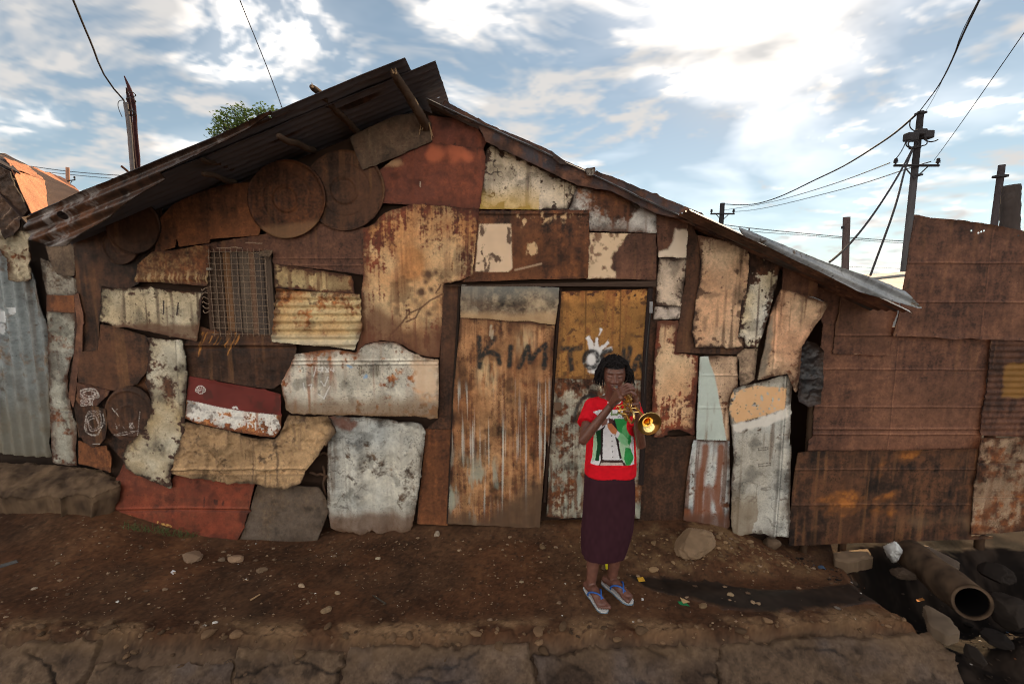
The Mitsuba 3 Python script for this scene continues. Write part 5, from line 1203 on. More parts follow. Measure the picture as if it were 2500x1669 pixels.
# slabs and stones round the ditch
def slab(name, P, th, seed, base, lab, ct, s=.014):
    P = np.asarray(P); cz = P[:, 2]; poly = rough_outline(P[:, :2], .012, seed, step=.015, rounds=.012); V2, tri, nb = tri_poly(poly, s)
    A = np.c_[P[:, :2], np.ones(len(P))]; co, *_ = np.linalg.lstsq(A, cz, rcond=None)
    z = co[0] * V2[:, 0] + co[1] * V2[:, 1] + co[2] + .018 * (fb(V2[:, 0], V2[:, 1], 9, o=4, seed=seed) - .5)
    e = cKDTree(V2[:nb]).query(V2)[0]; z = z - .012 * (1 - ss(0, .02, e)); top = np.c_[V2, z]
    ring = top[:nb] - [0, 0, th]; i = np.arange(nb); j = (i + 1) % nb; n = len(top)
    m = trimesh.Trimesh(np.vstack([top, top[:nb], ring]), np.vstack([tri, np.stack([n + i, n + nb + i, n + j], -1), np.stack([n + j, n + nb + i, n + nb + j], -1)]), process=False)
    coloured(None, name, m, stone_col(base, seed), 'dull', lab, ct)
slab('flat_stone', [at(2035, 1345, 3.56), at(2120, 1335, 3.60), at(2132, 1358, 3.48), at(2070, 1372, 3.42), at(2038, 1362, 3.46)], .09, 3, S(110, 92, 74), 'flat stone block sticking out under the fence, left of the pipe', 'stone')
slab('flat_stone_001', [at(2200, 1330, 3.58), at(2262, 1325, 3.60), at(2345, 1372, 3.36), at(2330, 1384, 3.28), at(2262, 1368, 3.34), at(2230, 1345, 3.50)], .05, 5, S(92, 80, 70), 'long flat slab lying along the right side of the pipe', 'stone')
slab('flat_stone_002', [at(2255, 1468, 2.72), at(2320, 1500, 2.58), at(2345, 1540, 2.44), at(2318, 1548, 2.40), at(2270, 1520, 2.50)], .06, 7, S(96, 82, 68), 'thin slab edge at the corner of the path above the ditch', 'stone')
for i, (x, y, Y, w, b, lab) in enumerate(((2205, 1400, 3.15, 46, S(62, 51, 42), 'dark stone beside the pipe under the plastic bag'), (2470, 1490, 2.75, 110, S(40, 34, 30), 'dark rock at the right border beside the pipe mouth'), (2430, 1400, 3.1, 70, S(34, 29, 26), 'dark rock behind the pipe mouth'), (2430, 1560, 2.5, 60, S(28, 24, 22), 'dark rock below the pipe mouth'), (2380, 1600, 2.4, 50, S(38, 32, 28), 'dark rock in the ditch beside the path corner'))):
    p = at(x, y, Y); r = w / FOC * ((p - CAM) @ FWD) / 2; k = 'ditch_rock' if i == 0 else f'ditch_rock_{i:03d}'
    coloured(None, 'ditch_rock', rock(p, r, 300 + i, (1.2, .9, .6), .4 * i, 5, .3), stone_col(b, 20 + i), 'dull', lab, 'rock')

# litter
def scrap(name, Pts, Y, colr, lab, ct, amp=.012, extra=None, th=.0015):
    P = [at(x, y, Y) for x, y in Pts]; P = [p if p[2] > H1(p[0], p[1]) + .004 else np.array([p[0], p[1], H1(p[0], p[1]) + .006]) for p in P]
    slab3(None, name, P, th, (lambda v: np.tile(colr, (len(v), 1)) * (.85 + .3 * meshkit.fbm(v * 60, 2, 3))[:, None]) if extra is None else extra, 'satin_paint', seg=.006, amp=amp, label=None)
    tag(list(scene)[-1], lab, ct)


def ground_scrap(name, pts, colr, lab, ct, amp=.004, lift=.006):
    P = []
    for x, y in pts:
        p = atz(x, y, 0); p = atz(x, y, H1(p[0], p[1]) + lift); P.append(p)
    slab3(None, name, P, .0015, lambda v: np.tile(colr, (len(v), 1)) * (.8 + .4 * meshkit.fbm(v * 50, 2, 3))[:, None], 'satin_paint', seg=.005, amp=amp)
    tag(list(scene)[-1], lab, ct)


ground_scrap('wrapper', [(1477, 1374), (1495, 1376), (1494, 1392), (1479, 1389)], S(236, 214, 30), 'bright yellow wrapper behind the legs of the person', 'wrapper', lift=.03)
ground_scrap('wrapper', [(1555, 1410), (1570, 1408), (1575, 1418), (1560, 1420)], S(206, 150, 52), 'orange-yellow packet at the left end of the wet strip', 'wrapper')
ground_scrap('wrapper', [(2226, 1418), (2244, 1420), (2258, 1438), (2232, 1432)], S(176, 60, 62), 'red and white wrapper lying on the pipe edge', 'wrapper', lift=.02)
ground_scrap('paper_strip', [(2248, 1434), (2260, 1432), (2294, 1450), (2291, 1454)], S(214, 210, 210), 'long white strip of paper beside the red wrapper', 'paper', lift=.03)
ground_scrap('paper_scrap', [(416, 1396), (422, 1390), (429, 1393), (423, 1401)], S(224, 222, 218), 'small white paper scrap on the path below the orange-red sheet', 'paper')
ground_scrap('paper_scrap', [(1566, 1459), (1571, 1459), (1572, 1465), (1567, 1465)], S(214, 208, 200), 'tiny white scrap right of the flip flops', 'paper')
ground_scrap('plastic_scrap', [(1654, 1467), (1672, 1466), (1684, 1478), (1660, 1474)], S(26, 110, 64), 'small green plastic scrap below the wet strip', 'plastic')
ground_scrap('leaf_litter', [(1660, 1456), (1672, 1460), (1684, 1466), (1668, 1470)], S(176, 144, 104), 'dry curled leaf beside the green plastic scrap', 'leaf', amp=.012, lift=.012)
ground_scrap('wrapper', [(2236, 1462), (2252, 1458), (2258, 1464), (2240, 1468)], S(150, 96, 44), 'brown wrapper on the black mud next to the slab edge', 'wrapper')
ground_scrap('rubber_strip', [(-10, 1380), (40, 1366), (46, 1372), (0, 1386)], S(34, 30, 28), 'black strip of rubber on the path at the left border', 'rubber')
ground_scrap('stick_piece', [(908, 1452), (914, 1452), (944, 1472), (940, 1475)], S(54, 46, 38), 'dark splinter of wood lying on the path below the left door', 'stick', lift=.008)
ground_scrap('twig', [(610, 1463), (634, 1449), (636, 1451), (612, 1466)], S(150, 120, 88), 'pale twig on the path left of the centre', 'twig', amp=.001)
bag = rock(at(2182, 1345, 3.38), .075, 44, (.9, .7, 1.1), .3, 5, .55)
coloured(None, 'plastic_bag', bag, lambda v: mixc(S(190, 190, 186), S(110, 106, 100), np.clip(2.2 * meshkit.fbm(v * 16, 4, 3) - .6, 0, 1)), 'satin_paint', 'crumpled clear plastic bag at the back end of the pipe', 'bag')
# tuft of grass by the orange-red sheet
gm = []
rg = np.random.default_rng(6)
for i in range(150):
    q = (rg.uniform(300, 480), rg.uniform(1283, 1312)); q = (q[0], 1278 + (q[0] - 300) * .16 + rg.uniform(0, 14)); p = atz(*q, .0); z = H1(p[0], p[1]); p = atz(*q, z); a = rg.uniform(0, 6.28); L = rg.uniform(.02, .055)
    gm.append(tube([p, p + [.3 * L * math.cos(a), .3 * L * math.sin(a), .7 * L], p + [.8 * L * math.cos(a), .8 * L * math.sin(a), .9 * L]], [.0016, .0013, .0003], 4))
flat('grass_green', S(70, 80, 46), .8); put(None, 'grass_tuft', cat(gm), 'grass_green', smooth=30, label='sparse tufts of grass under the orange-red sheet', cat='grass', kind='stuff')

# ------------------------------------------------------------------ poles, wires, tree and roofs behind
def pole(name, base, top, r0, r1, lab, matc=S(74, 72, 74), dark_from=None, sides=12):
    k = thing(name, lab, 'pole')
    base, top = np.asarray(base, float), np.asarray(top, float)
    base = top + (base - top) * max(1.0, (top[2] + .6) / (top[2] - base[2]))      # down to the ground
    P = line(base, top, 60)
    def fn(v):
        c = np.tile(matc, (len(v), 1)) * (.75 + .5 * meshkit.fbm(v * np.array([6, 6, 1.2]), 3, 3))[:, None]
        if dark_from is not None: c = mixc(c, S(48, 46, 48), ss(dark_from - .5, dark_from + .5, v[:, 2]))
        return c
    coloured(k, 'shaft', tube(P, np.linspace(r0, r1, 60), sides), fn, 'dull')
    return k


def crossarm(k, c, w, Yd, tilt=0., ins=True, brace=True, s=1.):
    c = np.asarray(c, float)
    a, b = c + [-w / 2, -.16 * s, -tilt], c + [w / 2, -.16 * s, tilt]
    put(k, 'crossarm', tube(line(a, b, 2), .05 * s, 4), 'pole_dark', smooth=False)
    if brace:
        for sg in (-1, 1): put(k, 'brace', tube(line(c + [sg * w * .28, -.15 * s, 0], c + [0, -.13 * s, -w * .28], 2), .025 * s, 5), 'pole_dark', smooth=30)
    if ins:
        for e, o in ((a, .06), (b, -.06)):
            m = trimesh.creation.revolve(np.array([[0, 0], [.03, 0], [.03, .07], [.09, .08], [.05, .12], [.085, .14], [.05, .18], [.07, .20], [.04, .25], [0, .26]]) * s, sections=12); m.apply_translation(e + [o * s, 0, .03 * s])
            put(k, 'insulator', m, 'pole_dark', smooth=40)


YP = 16.0
pt, pb_ = at(2248, 272, YP), at(2205, 690, YP)
PK = pole('utility_pole', pb_ - (pt - pb_) * .25, pt, .130, .095, 'tall utility pole with a crossarm, boxes and cables rising behind the fence', dark_from=(at(2235, 425, YP))[2])
crossarm(PK, at(2229, 407, YP), 1.52, YP, s=.85)
for (x0, y0, x1, y1) in ((2217, 328, 2231, 342), (2258, 323, 2268, 336), (2243, 319, 2251, 328)):
    put(PK, 'junction_box', box(at(x0, y1, YP - .3), at(x1, y0, YP - .05), .03), 'pole_dark', smooth=False)
for q in ((2237, 428), (2233, 361), (2247, 277)):
    c = at(*q, YP); put(PK, 'clamp', box(c + [-.13, -.13, -.03], c + [.13, .10, .03], .01), 'pole_dark', smooth=False)
lp = [tube(np.array([at(2224 + 12 * math.cos(a) * s + 3 * i, 352 + 9 * math.sin(a) * s, YP - .3 - .03 * i) for a in np.linspace(0, 6.28, 20)]), .018, 5, cap=False) for i, s in ((0, 1.), (1, .8), (2, 1.1))]
lp += [tube(bez(at(2256, 340, YP - .3), at(2268, 346, YP - .3), at(2290, 341, YP - .3), n=10), .02, 5), tube(bez(at(2258, 334, YP - .3), at(2262, 352, YP - .3), at(2250, 356, YP - .3), n=10), .02, 5), tube(bez(at(2224, 292, YP), at(2222, 310, YP), at(2233, 320, YP), n=10), .018, 5)]
put(PK, 'cable_coil', cat(lp), 'pole_dark', smooth=40, label='loops of spare cable below the boxes')


def wire(pts, r, lab, mat='pole_dark', n=36, name='power_line'):
    P = [at(*q) for q in pts]
    for e_, i0, i1 in ((0, 0, 1), (-1, -1, -2)):               # wires that leave the picture run on past it
        x_, y_ = pts[e_][:2]
        if x_ < -20 or x_ > 2505 or y_ < -20:
            d_ = P[i0] - P[i1]; q_ = P[i0] + d_ / np.linalg.norm(d_) * 4
            P = [q_] + P if e_ == 0 else P + [q_]
    k = put(None, name, tube(bez(*P, n=n), r, 6), mat, smooth=40); tag(k, lab, 'wire'); return k


f_ = lambda x, y, Y: (1600 + x / 2.61, y / 2.61, Y)
c_ = lambda x, y, Y: (1600 + x / 2.61, 500 + y / 2.61, Y)
d_ = lambda x, y, Y: (x / 2.61, y / 2.61, Y)
wire([f_(1675, 722, 16), f_(1760, 610, 14), f_(1830, 505, 12), f_(1905, 350, 10), f_(1965, 210, 8.6), f_(2065, 0, 7.2), f_(2130, -140, 6.4)], .016, 'thick black cable rising from the tall pole top to the upper border')
wire([f_(1690, 760, 16), f_(1775, 620, 14), f_(1835, 500, 12), f_(1900, 360, 10), f_(1955, 205, 8.6), f_(2060, 0, 7.2), f_(2125, -140, 6.4)], .006, 'thin wire twisted along the thick cable at the upper right')
wire([f_(1775, 1022, 16), f_(1900, 852, 13.5), f_(2050, 640, 11.5), f_(2200, 425, 10), f_(2349, 210, 8.8), f_(2480, 20, 8)], .009, 'single wire from the right insulator of the tall pole to the right border')
wire([f_(1662, 730, 16), f_(1530, 845, 18), f_(1400, 935, 20.5), f_(1200, 1058, 24), f_(1000, 1155, 28), f_(800, 1250, 32), f_(700, 1285, 34), f_(600, 1304, 36), f_(435, 1300, 38)], .035, 'heavy sagging cable between the tall pole and the small crossarm pole')
wire([f_(1495, 1038, 16), f_(1400, 1075, 18), f_(1200, 1150, 22), f_(900, 1245, 28), f_(700, 1295, 33), f_(430, 1340, 38)], .018, 'thin wire from the left insulator of the tall pole to the small far pole')
wire([f_(1755, 1030, 16), f_(1640, 1065, 17), f_(1400, 1145, 20), f_(1000, 1255, 27), f_(700, 1325, 33), f_(488, 1348, 38)], .018, 'lowest thin wire between the tall pole and the small far pole')
wire([f_(1640, 945, 15.7), f_(1560, 1095, 15), f_(1460, 1260, 14), f_(1310, 1470, 13), c_(1110, 365, 12)], .030, 'black cable slanting down left from the tall pole to the eave')
wire([f_(1642, 950, 15.7), f_(1590, 1085, 15), f_(1555, 1220, 14), f_(1500, 1400, 13), c_(1440, 260, 12.5), c_(1370, 450, 12)], .028, 'black cable hanging steeply from the tall pole behind the eave')
wire([f_(1600, 890, 15.8), f_(1570, 960, 15.8), f_(1515, 1030, 15.8)], .014, 'short drop wire from the box to the left insulator')
wire([c_(440, 128, 30), c_(600, 148, 30), c_(900, 178, 30), c_(1200, 205, 30), c_(1640, 234, 30)], .026, 'upper of the two flat wires behind the right eave')
wire([c_(440, 140, 30), c_(600, 167, 30), c_(900, 190, 30), c_(1200, 215, 30), c_(1640, 246, 30)], .018, 'lower of the two flat wires behind the right eave')
wire([c_(1180, 392, 34), c_(1300, 397, 34), c_(1640, 408, 34)], .014, 'faint lowest wire just above the far roof')
wire([d_(440, -60, 4.8), d_(470, 10, 4.9), d_(540, 180, 5.2), d_(600, 325, 5.5), d_(690, 520, 5.8), d_(750, 595, 5.9), d_(790, 640, 6.0), d_(806, 670, 6.0), d_(812, 720, 6.0)], .010, 'black wire curving down to the bundle of sticks at the upper left')
wire([d_(1505, -60, 6.5), d_(1528, 0, 6.6), d_(1580, 130, 6.9), d_(1690, 400, 7.4), d_(1800, 695, 8.0), d_(1830, 780, 8.1)], .007, 'thin straight wire going down behind the roof by the tree')
wire([d_(-40, 1035, 24), d_(105, 1048, 24), d_(400, 1088, 24), d_(760, 1118, 24), d_(860, 1125, 24)], .018, 'upper faint wire by the small far pole at the left')
wire([d_(-40, 1060, 24), d_(160, 1082, 24), d_(400, 1108, 24), d_(720, 1138, 24), d_(860, 1150, 24)], .016, 'lower faint wire by the small far pole at the left')

k = pole('utility_pole', at(1757, 600, 38), at(1764, 496, 38), .22, .18, 'small distant pole with a crossarm seen over the right roof slope', dark_from=2); crossarm(k, at(1761, 523, 38), 1.95, 38, s=1.3)
k = pole('utility_pole', at(2062, 690, 28), at(2067, 530, 28), .2, .19, 'plain distant pole with one small box, left of the tall pole', S(84, 72, 70)); put(k, 'junction_box', box(at(2053, 559, 27.8), at(2062, 551, 27.6)), 'pole_dark', smooth=False)
k = pole('utility_pole', at(2418, 620, 14), at(2446, 403, 14), .105, .085, 'bare leaning pole with a metal collar behind the fence', S(62, 56, 58)); c = at(2440, 431, 14); put(k, 'collar', box(c + [-.14, -.13, -.035], c + [.16, .1, .035], .01), 'pole_dark', smooth=False)
k = thing('wooden_post', 'thick split wooden post standing behind the fence at the right border', 'post')
pw = line(at(2462, 620, 4.7), at(2469, 452, 4.7), 30); coloured(k, 'shaft', tube(pw, np.linspace(.082, .070, 30), 12, rough=.16, seed=4), wood(S(66, 60, 58), 3, 2, 40), 'dull')
k = pole('utility_pole', at(166, 480, 22), at(165, 409, 22), .085, .075, 'small distant pole with a slanted crossarm above the orange roof', S(150, 112, 92)); crossarm(k, at(170, 443, 22), .72, 22, tilt=.06, s=.55)
k = pole('utility_pole', at(1828, 580, 26), at(1829, 556, 26), .05, .04, 'stub of a distant pole peeping over the right roof slope', S(70, 64, 62))
# bundle of sticks
k = thing('stick_bundle', 'upright bundle of broken sticks and a pipe lashed with wire, behind the left roof', 'sticks')
for i, (pts, r) in enumerate((([(850, 1120), (838, 1000), (822, 800), (806, 690), (800, 655)], .026), ([(872, 1120), (852, 980), (836, 800), (822, 650), (805, 560)], .021), ([(884, 1120), (878, 980), (862, 800), (850, 650), (815, 540), (792, 486)], .021))):
    P = bez(*[at(x / 2.61, y / 2.61, 6.0 + .06 * i) for x, y in pts], n=24); rr = np.full(24, r); rr[-3:] *= [.8, .6, .35] if i else [1, 1, 1]
    coloured(k, 'stick', tube(P, rr, 9, rough=.2, seed=i + 2), wood((S(96, 92, 92), S(52, 38, 40), S(66, 42, 44))[i], i + 3, 2, 50), 'dull')
lsh = [tube(np.array([at((835 + 30 * math.cos(a)) / 2.61, (y + 14 * math.sin(a) + 8 * math.cos(a)) / 2.61, 6.05 + .06 * math.sin(a)) for a in np.linspace(0, 6.28, 16)]), .006, 4, cap=False) for y in (600, 640, 715, 722)]
lsh += [tube(bez(at(790 / 2.61, 640 / 2.61, 5.95), at(770 / 2.61, 640 / 2.61, 5.95), at(778 / 2.61, 745 / 2.61, 5.95), n=12), .005, 4)]
put(k, 'lashing', cat(lsh), 'dark_steel', smooth=40)
k2 = thing('stick', 'thin stick poking up from behind the left roof beside the bundle', 'stick'); coloured(k2, 'shaft', tube(line(at(835 / 2.61, 1110 / 2.61, 6.1), at(773 / 2.61, 1058 / 2.61, 6.0), 8), .014, 7), wood(S(88, 64, 52), 5, 0, 40), 'dull')

# far house with a pale roof in the gap
k = thing('far_house', 'distant house with a pale sheet roof between the eave and the fence', 'house')
pA, pB = at(2120, 680, 11), at(2225, 668, 11)
put(k, 'wall', box((pA[0] + .25, 11.2, .2), (pB[0] + 3.2, 15, pA[2] - .30)), 'far_grey', smooth=False)
slab3(k, 'roof', [np.array([pA[0] + .15, 11.0, pA[2] - .28]), np.array([pB[0] + 3.4, 11.0, pA[2] - .16]), np.array([pB[0] + 3.4, 15, pA[2] + .30]), np.array([pA[0] + .15, 15, pA[2] - .02])], .03, plain(S(168, 156, 148), .2, 4), 'weathered', seg=.2, amp=.03)
put(k, 'ridge_pole', tube(line(np.array([pA[0] - .1, 10.9, pA[2] - .02]), np.array([pB[0] + .6, 10.9, pB[2] + .05]), 6), .035, 7, rough=.1), 'far_grey', smooth=40)

# tree behind the roof
TR = thing('tree', 'leafy green tree top showing over the left roof slope', 'tree')
rg = np.random.default_rng(21); tc = at(606, 336, 9.2)
trunk = bez(np.array([tc[0] + .3, 9.5, -.5]), np.array([tc[0] + .25, 9.5, 1.5]), np.array([tc[0] + .1, 9.3, tc[2] - .5]), n=16)
coloured(TR, 'trunk', tube(trunk, np.linspace(.13, .06, 16), 9, rough=.12), wood(S(84, 70, 58), 4, 2, 20), 'dull')
tips, br = [], []
for i in range(30):
    a, u = rg.uniform(0, 6.28), rg.uniform(.1, 1); R = np.array([.50, .5, .50]); d = np.array([math.cos(a) * math.sqrt(1 - u * u), math.sin(a) * math.sqrt(1 - u * u), u]) * R * rg.uniform(.75, 1.05)
    e = tc + d + [0.12 * d[2], 0, .06]; tips.append(e); br.append(tube(bez(trunk[-1], (trunk[-1] + e) / 2 + rg.normal(0, .06, 3), e, n=6), np.linspace(.03, .008, 6), 5))
tips += [at(655, 282, 9.2), at(662, 276, 9.2), at(632, 272, 9.2), at(585, 296, 9.2), at(550, 316, 9.2), at(533, 330, 9.2), at(545, 326, 9.2), at(676, 275, 9.2), at(672, 280, 9.2), at(645, 272, 9.2), at(640, 280, 9.2), at(610, 278, 9.2), at(603, 285, 9.2), at(540, 312, 9.2), at(528, 318, 9.2), at(522, 328, 9.2), at(560, 305, 9.2), at(575, 298, 9.2)]
put(TR, 'limbs', cat(br), 'pole_dark', smooth=40, kind='stuff')
LV, LF, n = [], [], 0
for e in tips:
    for j in range(30):
        p = e + rg.normal(0, .065, 3); a = rg.uniform(0, 6.28); dv = np.array([math.cos(a), math.sin(a), rg.uniform(-.5, .6)]); dv /= np.linalg.norm(dv); sv = np.cross(dv, rg.normal(size=3)); sv /= np.linalg.norm(sv); L, w = rg.uniform(.05, .085), rg.uniform(.014, .02)
        nn = np.cross(dv, sv); LV += [p, p + dv * L * .5 + sv * w - nn * .006, p + dv * L, p + dv * L * .5 - sv * w - nn * .006, p + dv * L * .5 + nn * .004]
        LF += [[n, n + 1, n + 4], [n + 1, n + 2, n + 4], [n + 2, n + 3, n + 4], [n + 3, n, n + 4]]; n += 5
scene['leaf_green'] = {'type': 'principledthin', 'base_color': {'type': 'rgb', 'value': [.10, .15, .045]}, 'roughness': .5, 'diff_trans': .9}
put(TR, 'crown', trimesh.Trimesh(np.array(LV), np.array(LF), process=False), 'leaf_green', smooth=False, kind='stuff', label='loose crown of small leaves')

# ------------------------------------------------------------------ the trumpet player
PE = thing('person', 'person in red printed T-shirt and long dark skirt playing a trumpet before the doors', 'person')


def sph(c, r, n=24):
    s = m3.Manifold.sphere(1.0, n); r = np.broadcast_to(np.asarray(r, float), (3,))
    return s.scale(tuple(float(v) for v in r)).translate(tuple(float(v) for v in c))


def chain(pts, rad, n=20):
    """tapered limb: hulls between neighbouring joint spheres"""
    out = m3.Manifold()
    for a, b, ra, rb in zip(pts[:-1], pts[1:], rad[:-1], rad[1:]):
        out = out + m3.Manifold.batch_hull([sph(a, ra, n), sph(b, rb, n)])
    return out


def hull(*s): return m3.Manifold.batch_hull(list(s))


def to_tri(m, edge, smooth_it=12):
    m = m.refine_to_length(edge).to_mesh()
    t = trimesh.Trimesh(np.array(m.vert_properties[:, :3]), np.array(m.tri_verts), process=True)
    if smooth_it: trimesh.smoothing.filter_taubin(t, lamb=.5, nu=.53, iterations=smooth_it)
    return t


A_ = np.array
# joints
HC = A_([.622, 2.735, 1.492])                                    # head centre
yaw = math.radians(-7); pit = math.radians(9)                     # face turned a little to the street, chin down
hx = A_([math.cos(yaw), math.sin(yaw), 0]); hf0 = A_([math.sin(yaw), -math.cos(yaw), 0])
hf = hf0 * math.cos(pit) - A_([0, 0, 1]) * math.sin(pit); hu = A_([0, 0, 1]) * math.cos(pit) + hf0 * math.sin(pit)
if hx @ np.cross(hf, hu) < 0: pass
shR, shL = A_([.502, 2.815, 1.262]), A_([.772, 2.82, 1.258])
elR, wrR = A_([.425, 2.625, 1.108]), A_([.575, 2.560, 1.343])
elL, wrL = A_([.792, 2.690, 1.058]), A_([.705, 2.520, 1.315])
anR, anL = A_([.522, 2.790, .075]), A_([.672, 2.845, .075])
knR, knL = A_([.556, 2.815, .43]), A_([.705, 2.825, .43])
hpR, hpL = A_([.575, 2.83, .80]), A_([.705, 2.83, .80])
toeR, toeL = A_([.578, 2.605, .032]), A_([.768, 2.682, .032])
heR, heL = A_([.505, 2.815, .045]), A_([.640, 2.872, .045])
# trumpet frame
TM = A_([.613, 2.640, 1.428]); TB = A_([.658, 2.185, 1.352]); ta = (TB - TM) / np.linalg.norm(TB - TM)
tv = A_([.10, 0, 1.]); tv -= ta * (tv @ ta); tv /= np.linalg.norm(tv); ts = np.cross(tv, ta); ts /= np.linalg.norm(ts)
if ts[0] < 0: ts = -ts
tp = lambda a, s, v: TM + ta * a + ts * s + tv * v
# ---- body
torso = hull(sph((.575, 2.835, .86), (.075, .085, .08)), sph((.70, 2.835, .86), (.075, .085, .08)), sph((.572, 2.83, 1.15), (.075, .082, .07)), sph((.70, 2.83, 1.15), (.075, .082, .07)))
torso += hull(sph((.572, 2.83, 1.15), (.075, .08, .07)), sph((.70, 2.83, 1.15), (.075, .08, .07)), sph(shR, .042), sph(shL, .042), sph((.637, 2.82, 1.30), .05))
neck = chain([A_([.637, 2.825, 1.27]), A_([.630, 2.78, 1.37]), A_([.625, 2.755, 1.43])], [.055, .046, .046])
armR = chain([shR, (shR + elR) / 2, elR, elR * .62 + wrR * .38, wrR], [.041, .034, .028, .028, .0195])
armL = chain([shL, (shL + elL) / 2, elL, elL * .62 + wrL * .38, wrL], [.041, .034, .028, .028, .0195])
def leg(h, k, a, he, toe):
    d = toe - he; d[2] = 0; d /= np.linalg.norm(d)
    g = chain([h, k, k * .62 + a * .38 + A_([0, .012, 0]), k * .2 + a * .8, a], [.082, .056, .052, .036, .031])
    g += hull(sph(he + A_([0, 0, .0]), (.030, .032, .026)), sph(a + A_([0, 0, -.015]), .030), sph(he + d * .13 + A_([0, 0, .012]), (.032, .03, .024)))
    g += hull(sph(he + d * .09 + A_([0, 0, .016]), (.032, .03, .030)), sph(he + d * .175 + A_([0, 0, -.006]), (.038, .03, .018)))
    p = A_([-d[1], d[0], 0])
    for i, (o, L, r) in enumerate(((-.030, .228, .0135), (-.012, .226, .0095), (.002, .221, .009), (.016, .214, .0085), (.029, .204, .0085))):
        sd = -1 if False else 1
        g += chain([he + d * .17 + p * o * sg_ * .9 + A_([0, 0, -.008]), he + d * (L - .008) + p * o * sg_ + A_([0, 0, -.012])], [r, r], 14)
    return g
sg_ = -1; legR = leg(hpR, knR, anR, heR, toeR)          # great toe on the inner side of each foot
sg_ = 1; legL = leg(hpL, knL, anL, heL, toeL)
# ---- hands: right over the valves, left round the valve casing
def finger(pts, r0, r1): return chain(pts, list(np.linspace(r0, r1, len(pts))), 14)
kn = [tp(.172 + .021 * i, -.034 - .004 * abs(i - 1), .060 - .004 * i) for i in range(4)]     # knuckles of the right hand
palmR = hull(sph(wrR, .021), sph(kn[0] + A_([-.012, .012, -.02]), .017), sph(kn[3] + A_([-.012, .01, -.02]), .016), sph(wrR * .5 + kn[1] * .5 + A_([-.008, 0, -.006]), .021))
palmR += hull(*[sph(q, .0125, 16) for q in kn], sph(wrR * .45 + kn[1] * .55, .018))
handR = palmR
va = [.196, .220, .244]                                            # valve positions along the trumpet
for i in range(3):
    handR += finger([kn[i], tp(va[i] - .004, -.014, .092 - .003 * i), tp(va[i] + .002, .006, .090), tp(va[i], .008, .080)], .0105, .0078)
handR += finger([kn[3], tp(.272, -.018, .080), tp(.282, .004, .070), tp(.280, .012, .056)], .0095, .0072)
handR += finger([wrR * .55 + kn[0] * .45 + A_([.004, -.008, -.012]), tp(.165, -.030, .020), tp(.190, -.024, .006), tp(.206, -.020, .004)], .0135, .0088)
knl = [tp(.200 + .004 * i, .046, .012 - .021 * i) for i in range(4)]
palmL = hull(sph(wrL, .021), sph(knl[0] + A_([.004, .02, 0]), .016), sph(knl[3] + A_([.004, .02, 0]), .016), sph(wrL * .45 + knl[1] * .55 + A_([.012, .008, 0]), .019))
palmL += hull(*[sph(q, .0125, 16) for q in knl], sph(wrL * .4 + knl[1] * .6, .018))
handL = palmL
for i in range(4):
    handL += finger([knl[i], tp(.262 - .003 * i, .034, .010 - .021 * i), tp(.272 - .003 * i, .004, .008 - .021 * i), tp(.266 - .003 * i, -.018, .006 - .021 * i)], .0105, .0080)
handL += finger([wrL * .5 + knl[0] * .5 + A_([-.006, .006, .012]), tp(.170, .030, .026), tp(.172, .008, .030), tp(.176, -.008, .028)], .0135, .0088)
# ---- head: shaped skull with a face
ic = trimesh.creation.icosphere(subdivisions=6); hv = np.array(ic.vertices)
X, Y_, Z_ = hv.T                                                  # X right, Y_ forward, Z_ up, unit sphere
R = np.stack([np.full(len(hv), .070), np.where(Y_ > 0, .083, .092), np.where(Z_ > 0, .098, .112)], -1)
pos = hv * R
low = np.clip(-Z_, 0, 1)
pos[:, 0] *= 1 - .26 * ss(.25, 1.0, low) * 1.0                      # jaw narrows
pos[:, 1] += .012 * ss(.45, .9, low) * (Y_ > -.2)                   # chin forward
pos[:, 1] *= np.where(Y_ > .0, 1 - .10 * ss(.72, 1., Y_) , 1)        # flat face plane
g3 = lambda cx, cz, wx, wz: np.exp(-((pos[:, 0] - cx) / wx) ** 2 - ((pos[:, 2] - cz) / wz) ** 2) * (Y_ > 0)
dY = np.zeros(len(hv))
dY += .0175 * g3(0, -.030, .0115, .012) + .011 * g3(0, -.012, .0065, .020)      # nose tip and bridge
for s in (-1, 1):
    dY += .0095 * g3(s * .0155, -.034, .0065, .0065)                                  # nostrils
    dY -= .0085 * g3(s * .030, .006, .015, .011)                                   # eye sockets
    dY += .0070 * g3(s * .030, .003, .0115, .0075)                                 # closed lids
    dY += .0045 * g3(s * .030, .024, .018, .006)                                   # brow ridge
    dY += .0060 * g3(s * .040, -.030, .016, .018)                                  # cheeks, puffed
dY += .0125 * g3(0, -.056, .021, .0070) - .0045 * g3(0, -.0625, .019, .0022) + .0100 * g3(0, -.069, .017, .006) - .004 * g3(0, -.081, .018, .006) + .007 * g3(0, -.098, .018, .012)
pos[:, 1] += dY
face_local = pos.copy()
W = HC + pos[:, :1] * hx + pos[:, 1:2] * hf + pos[:, 2:3] * hu
fcs = np.array(ic.faces)
if trimesh.Trimesh(W, fcs, process=False).volume < 0: fcs = fcs[:, ::-1]
head = m3.Manifold(m3.Mesh(vert_properties=W.astype(np.float32), tri_verts=fcs.astype(np.uint32)))
ears = m3.Manifold()
for s in (-1, 1):
    c = HC + hx * s * .069 - hf * .004 + hu * -.012
    e_ = sph((0, 0, 0), (.009, .017, .028)).rotate((0, 0, math.degrees(yaw))).translate(tuple(c)); ears = ears + e_
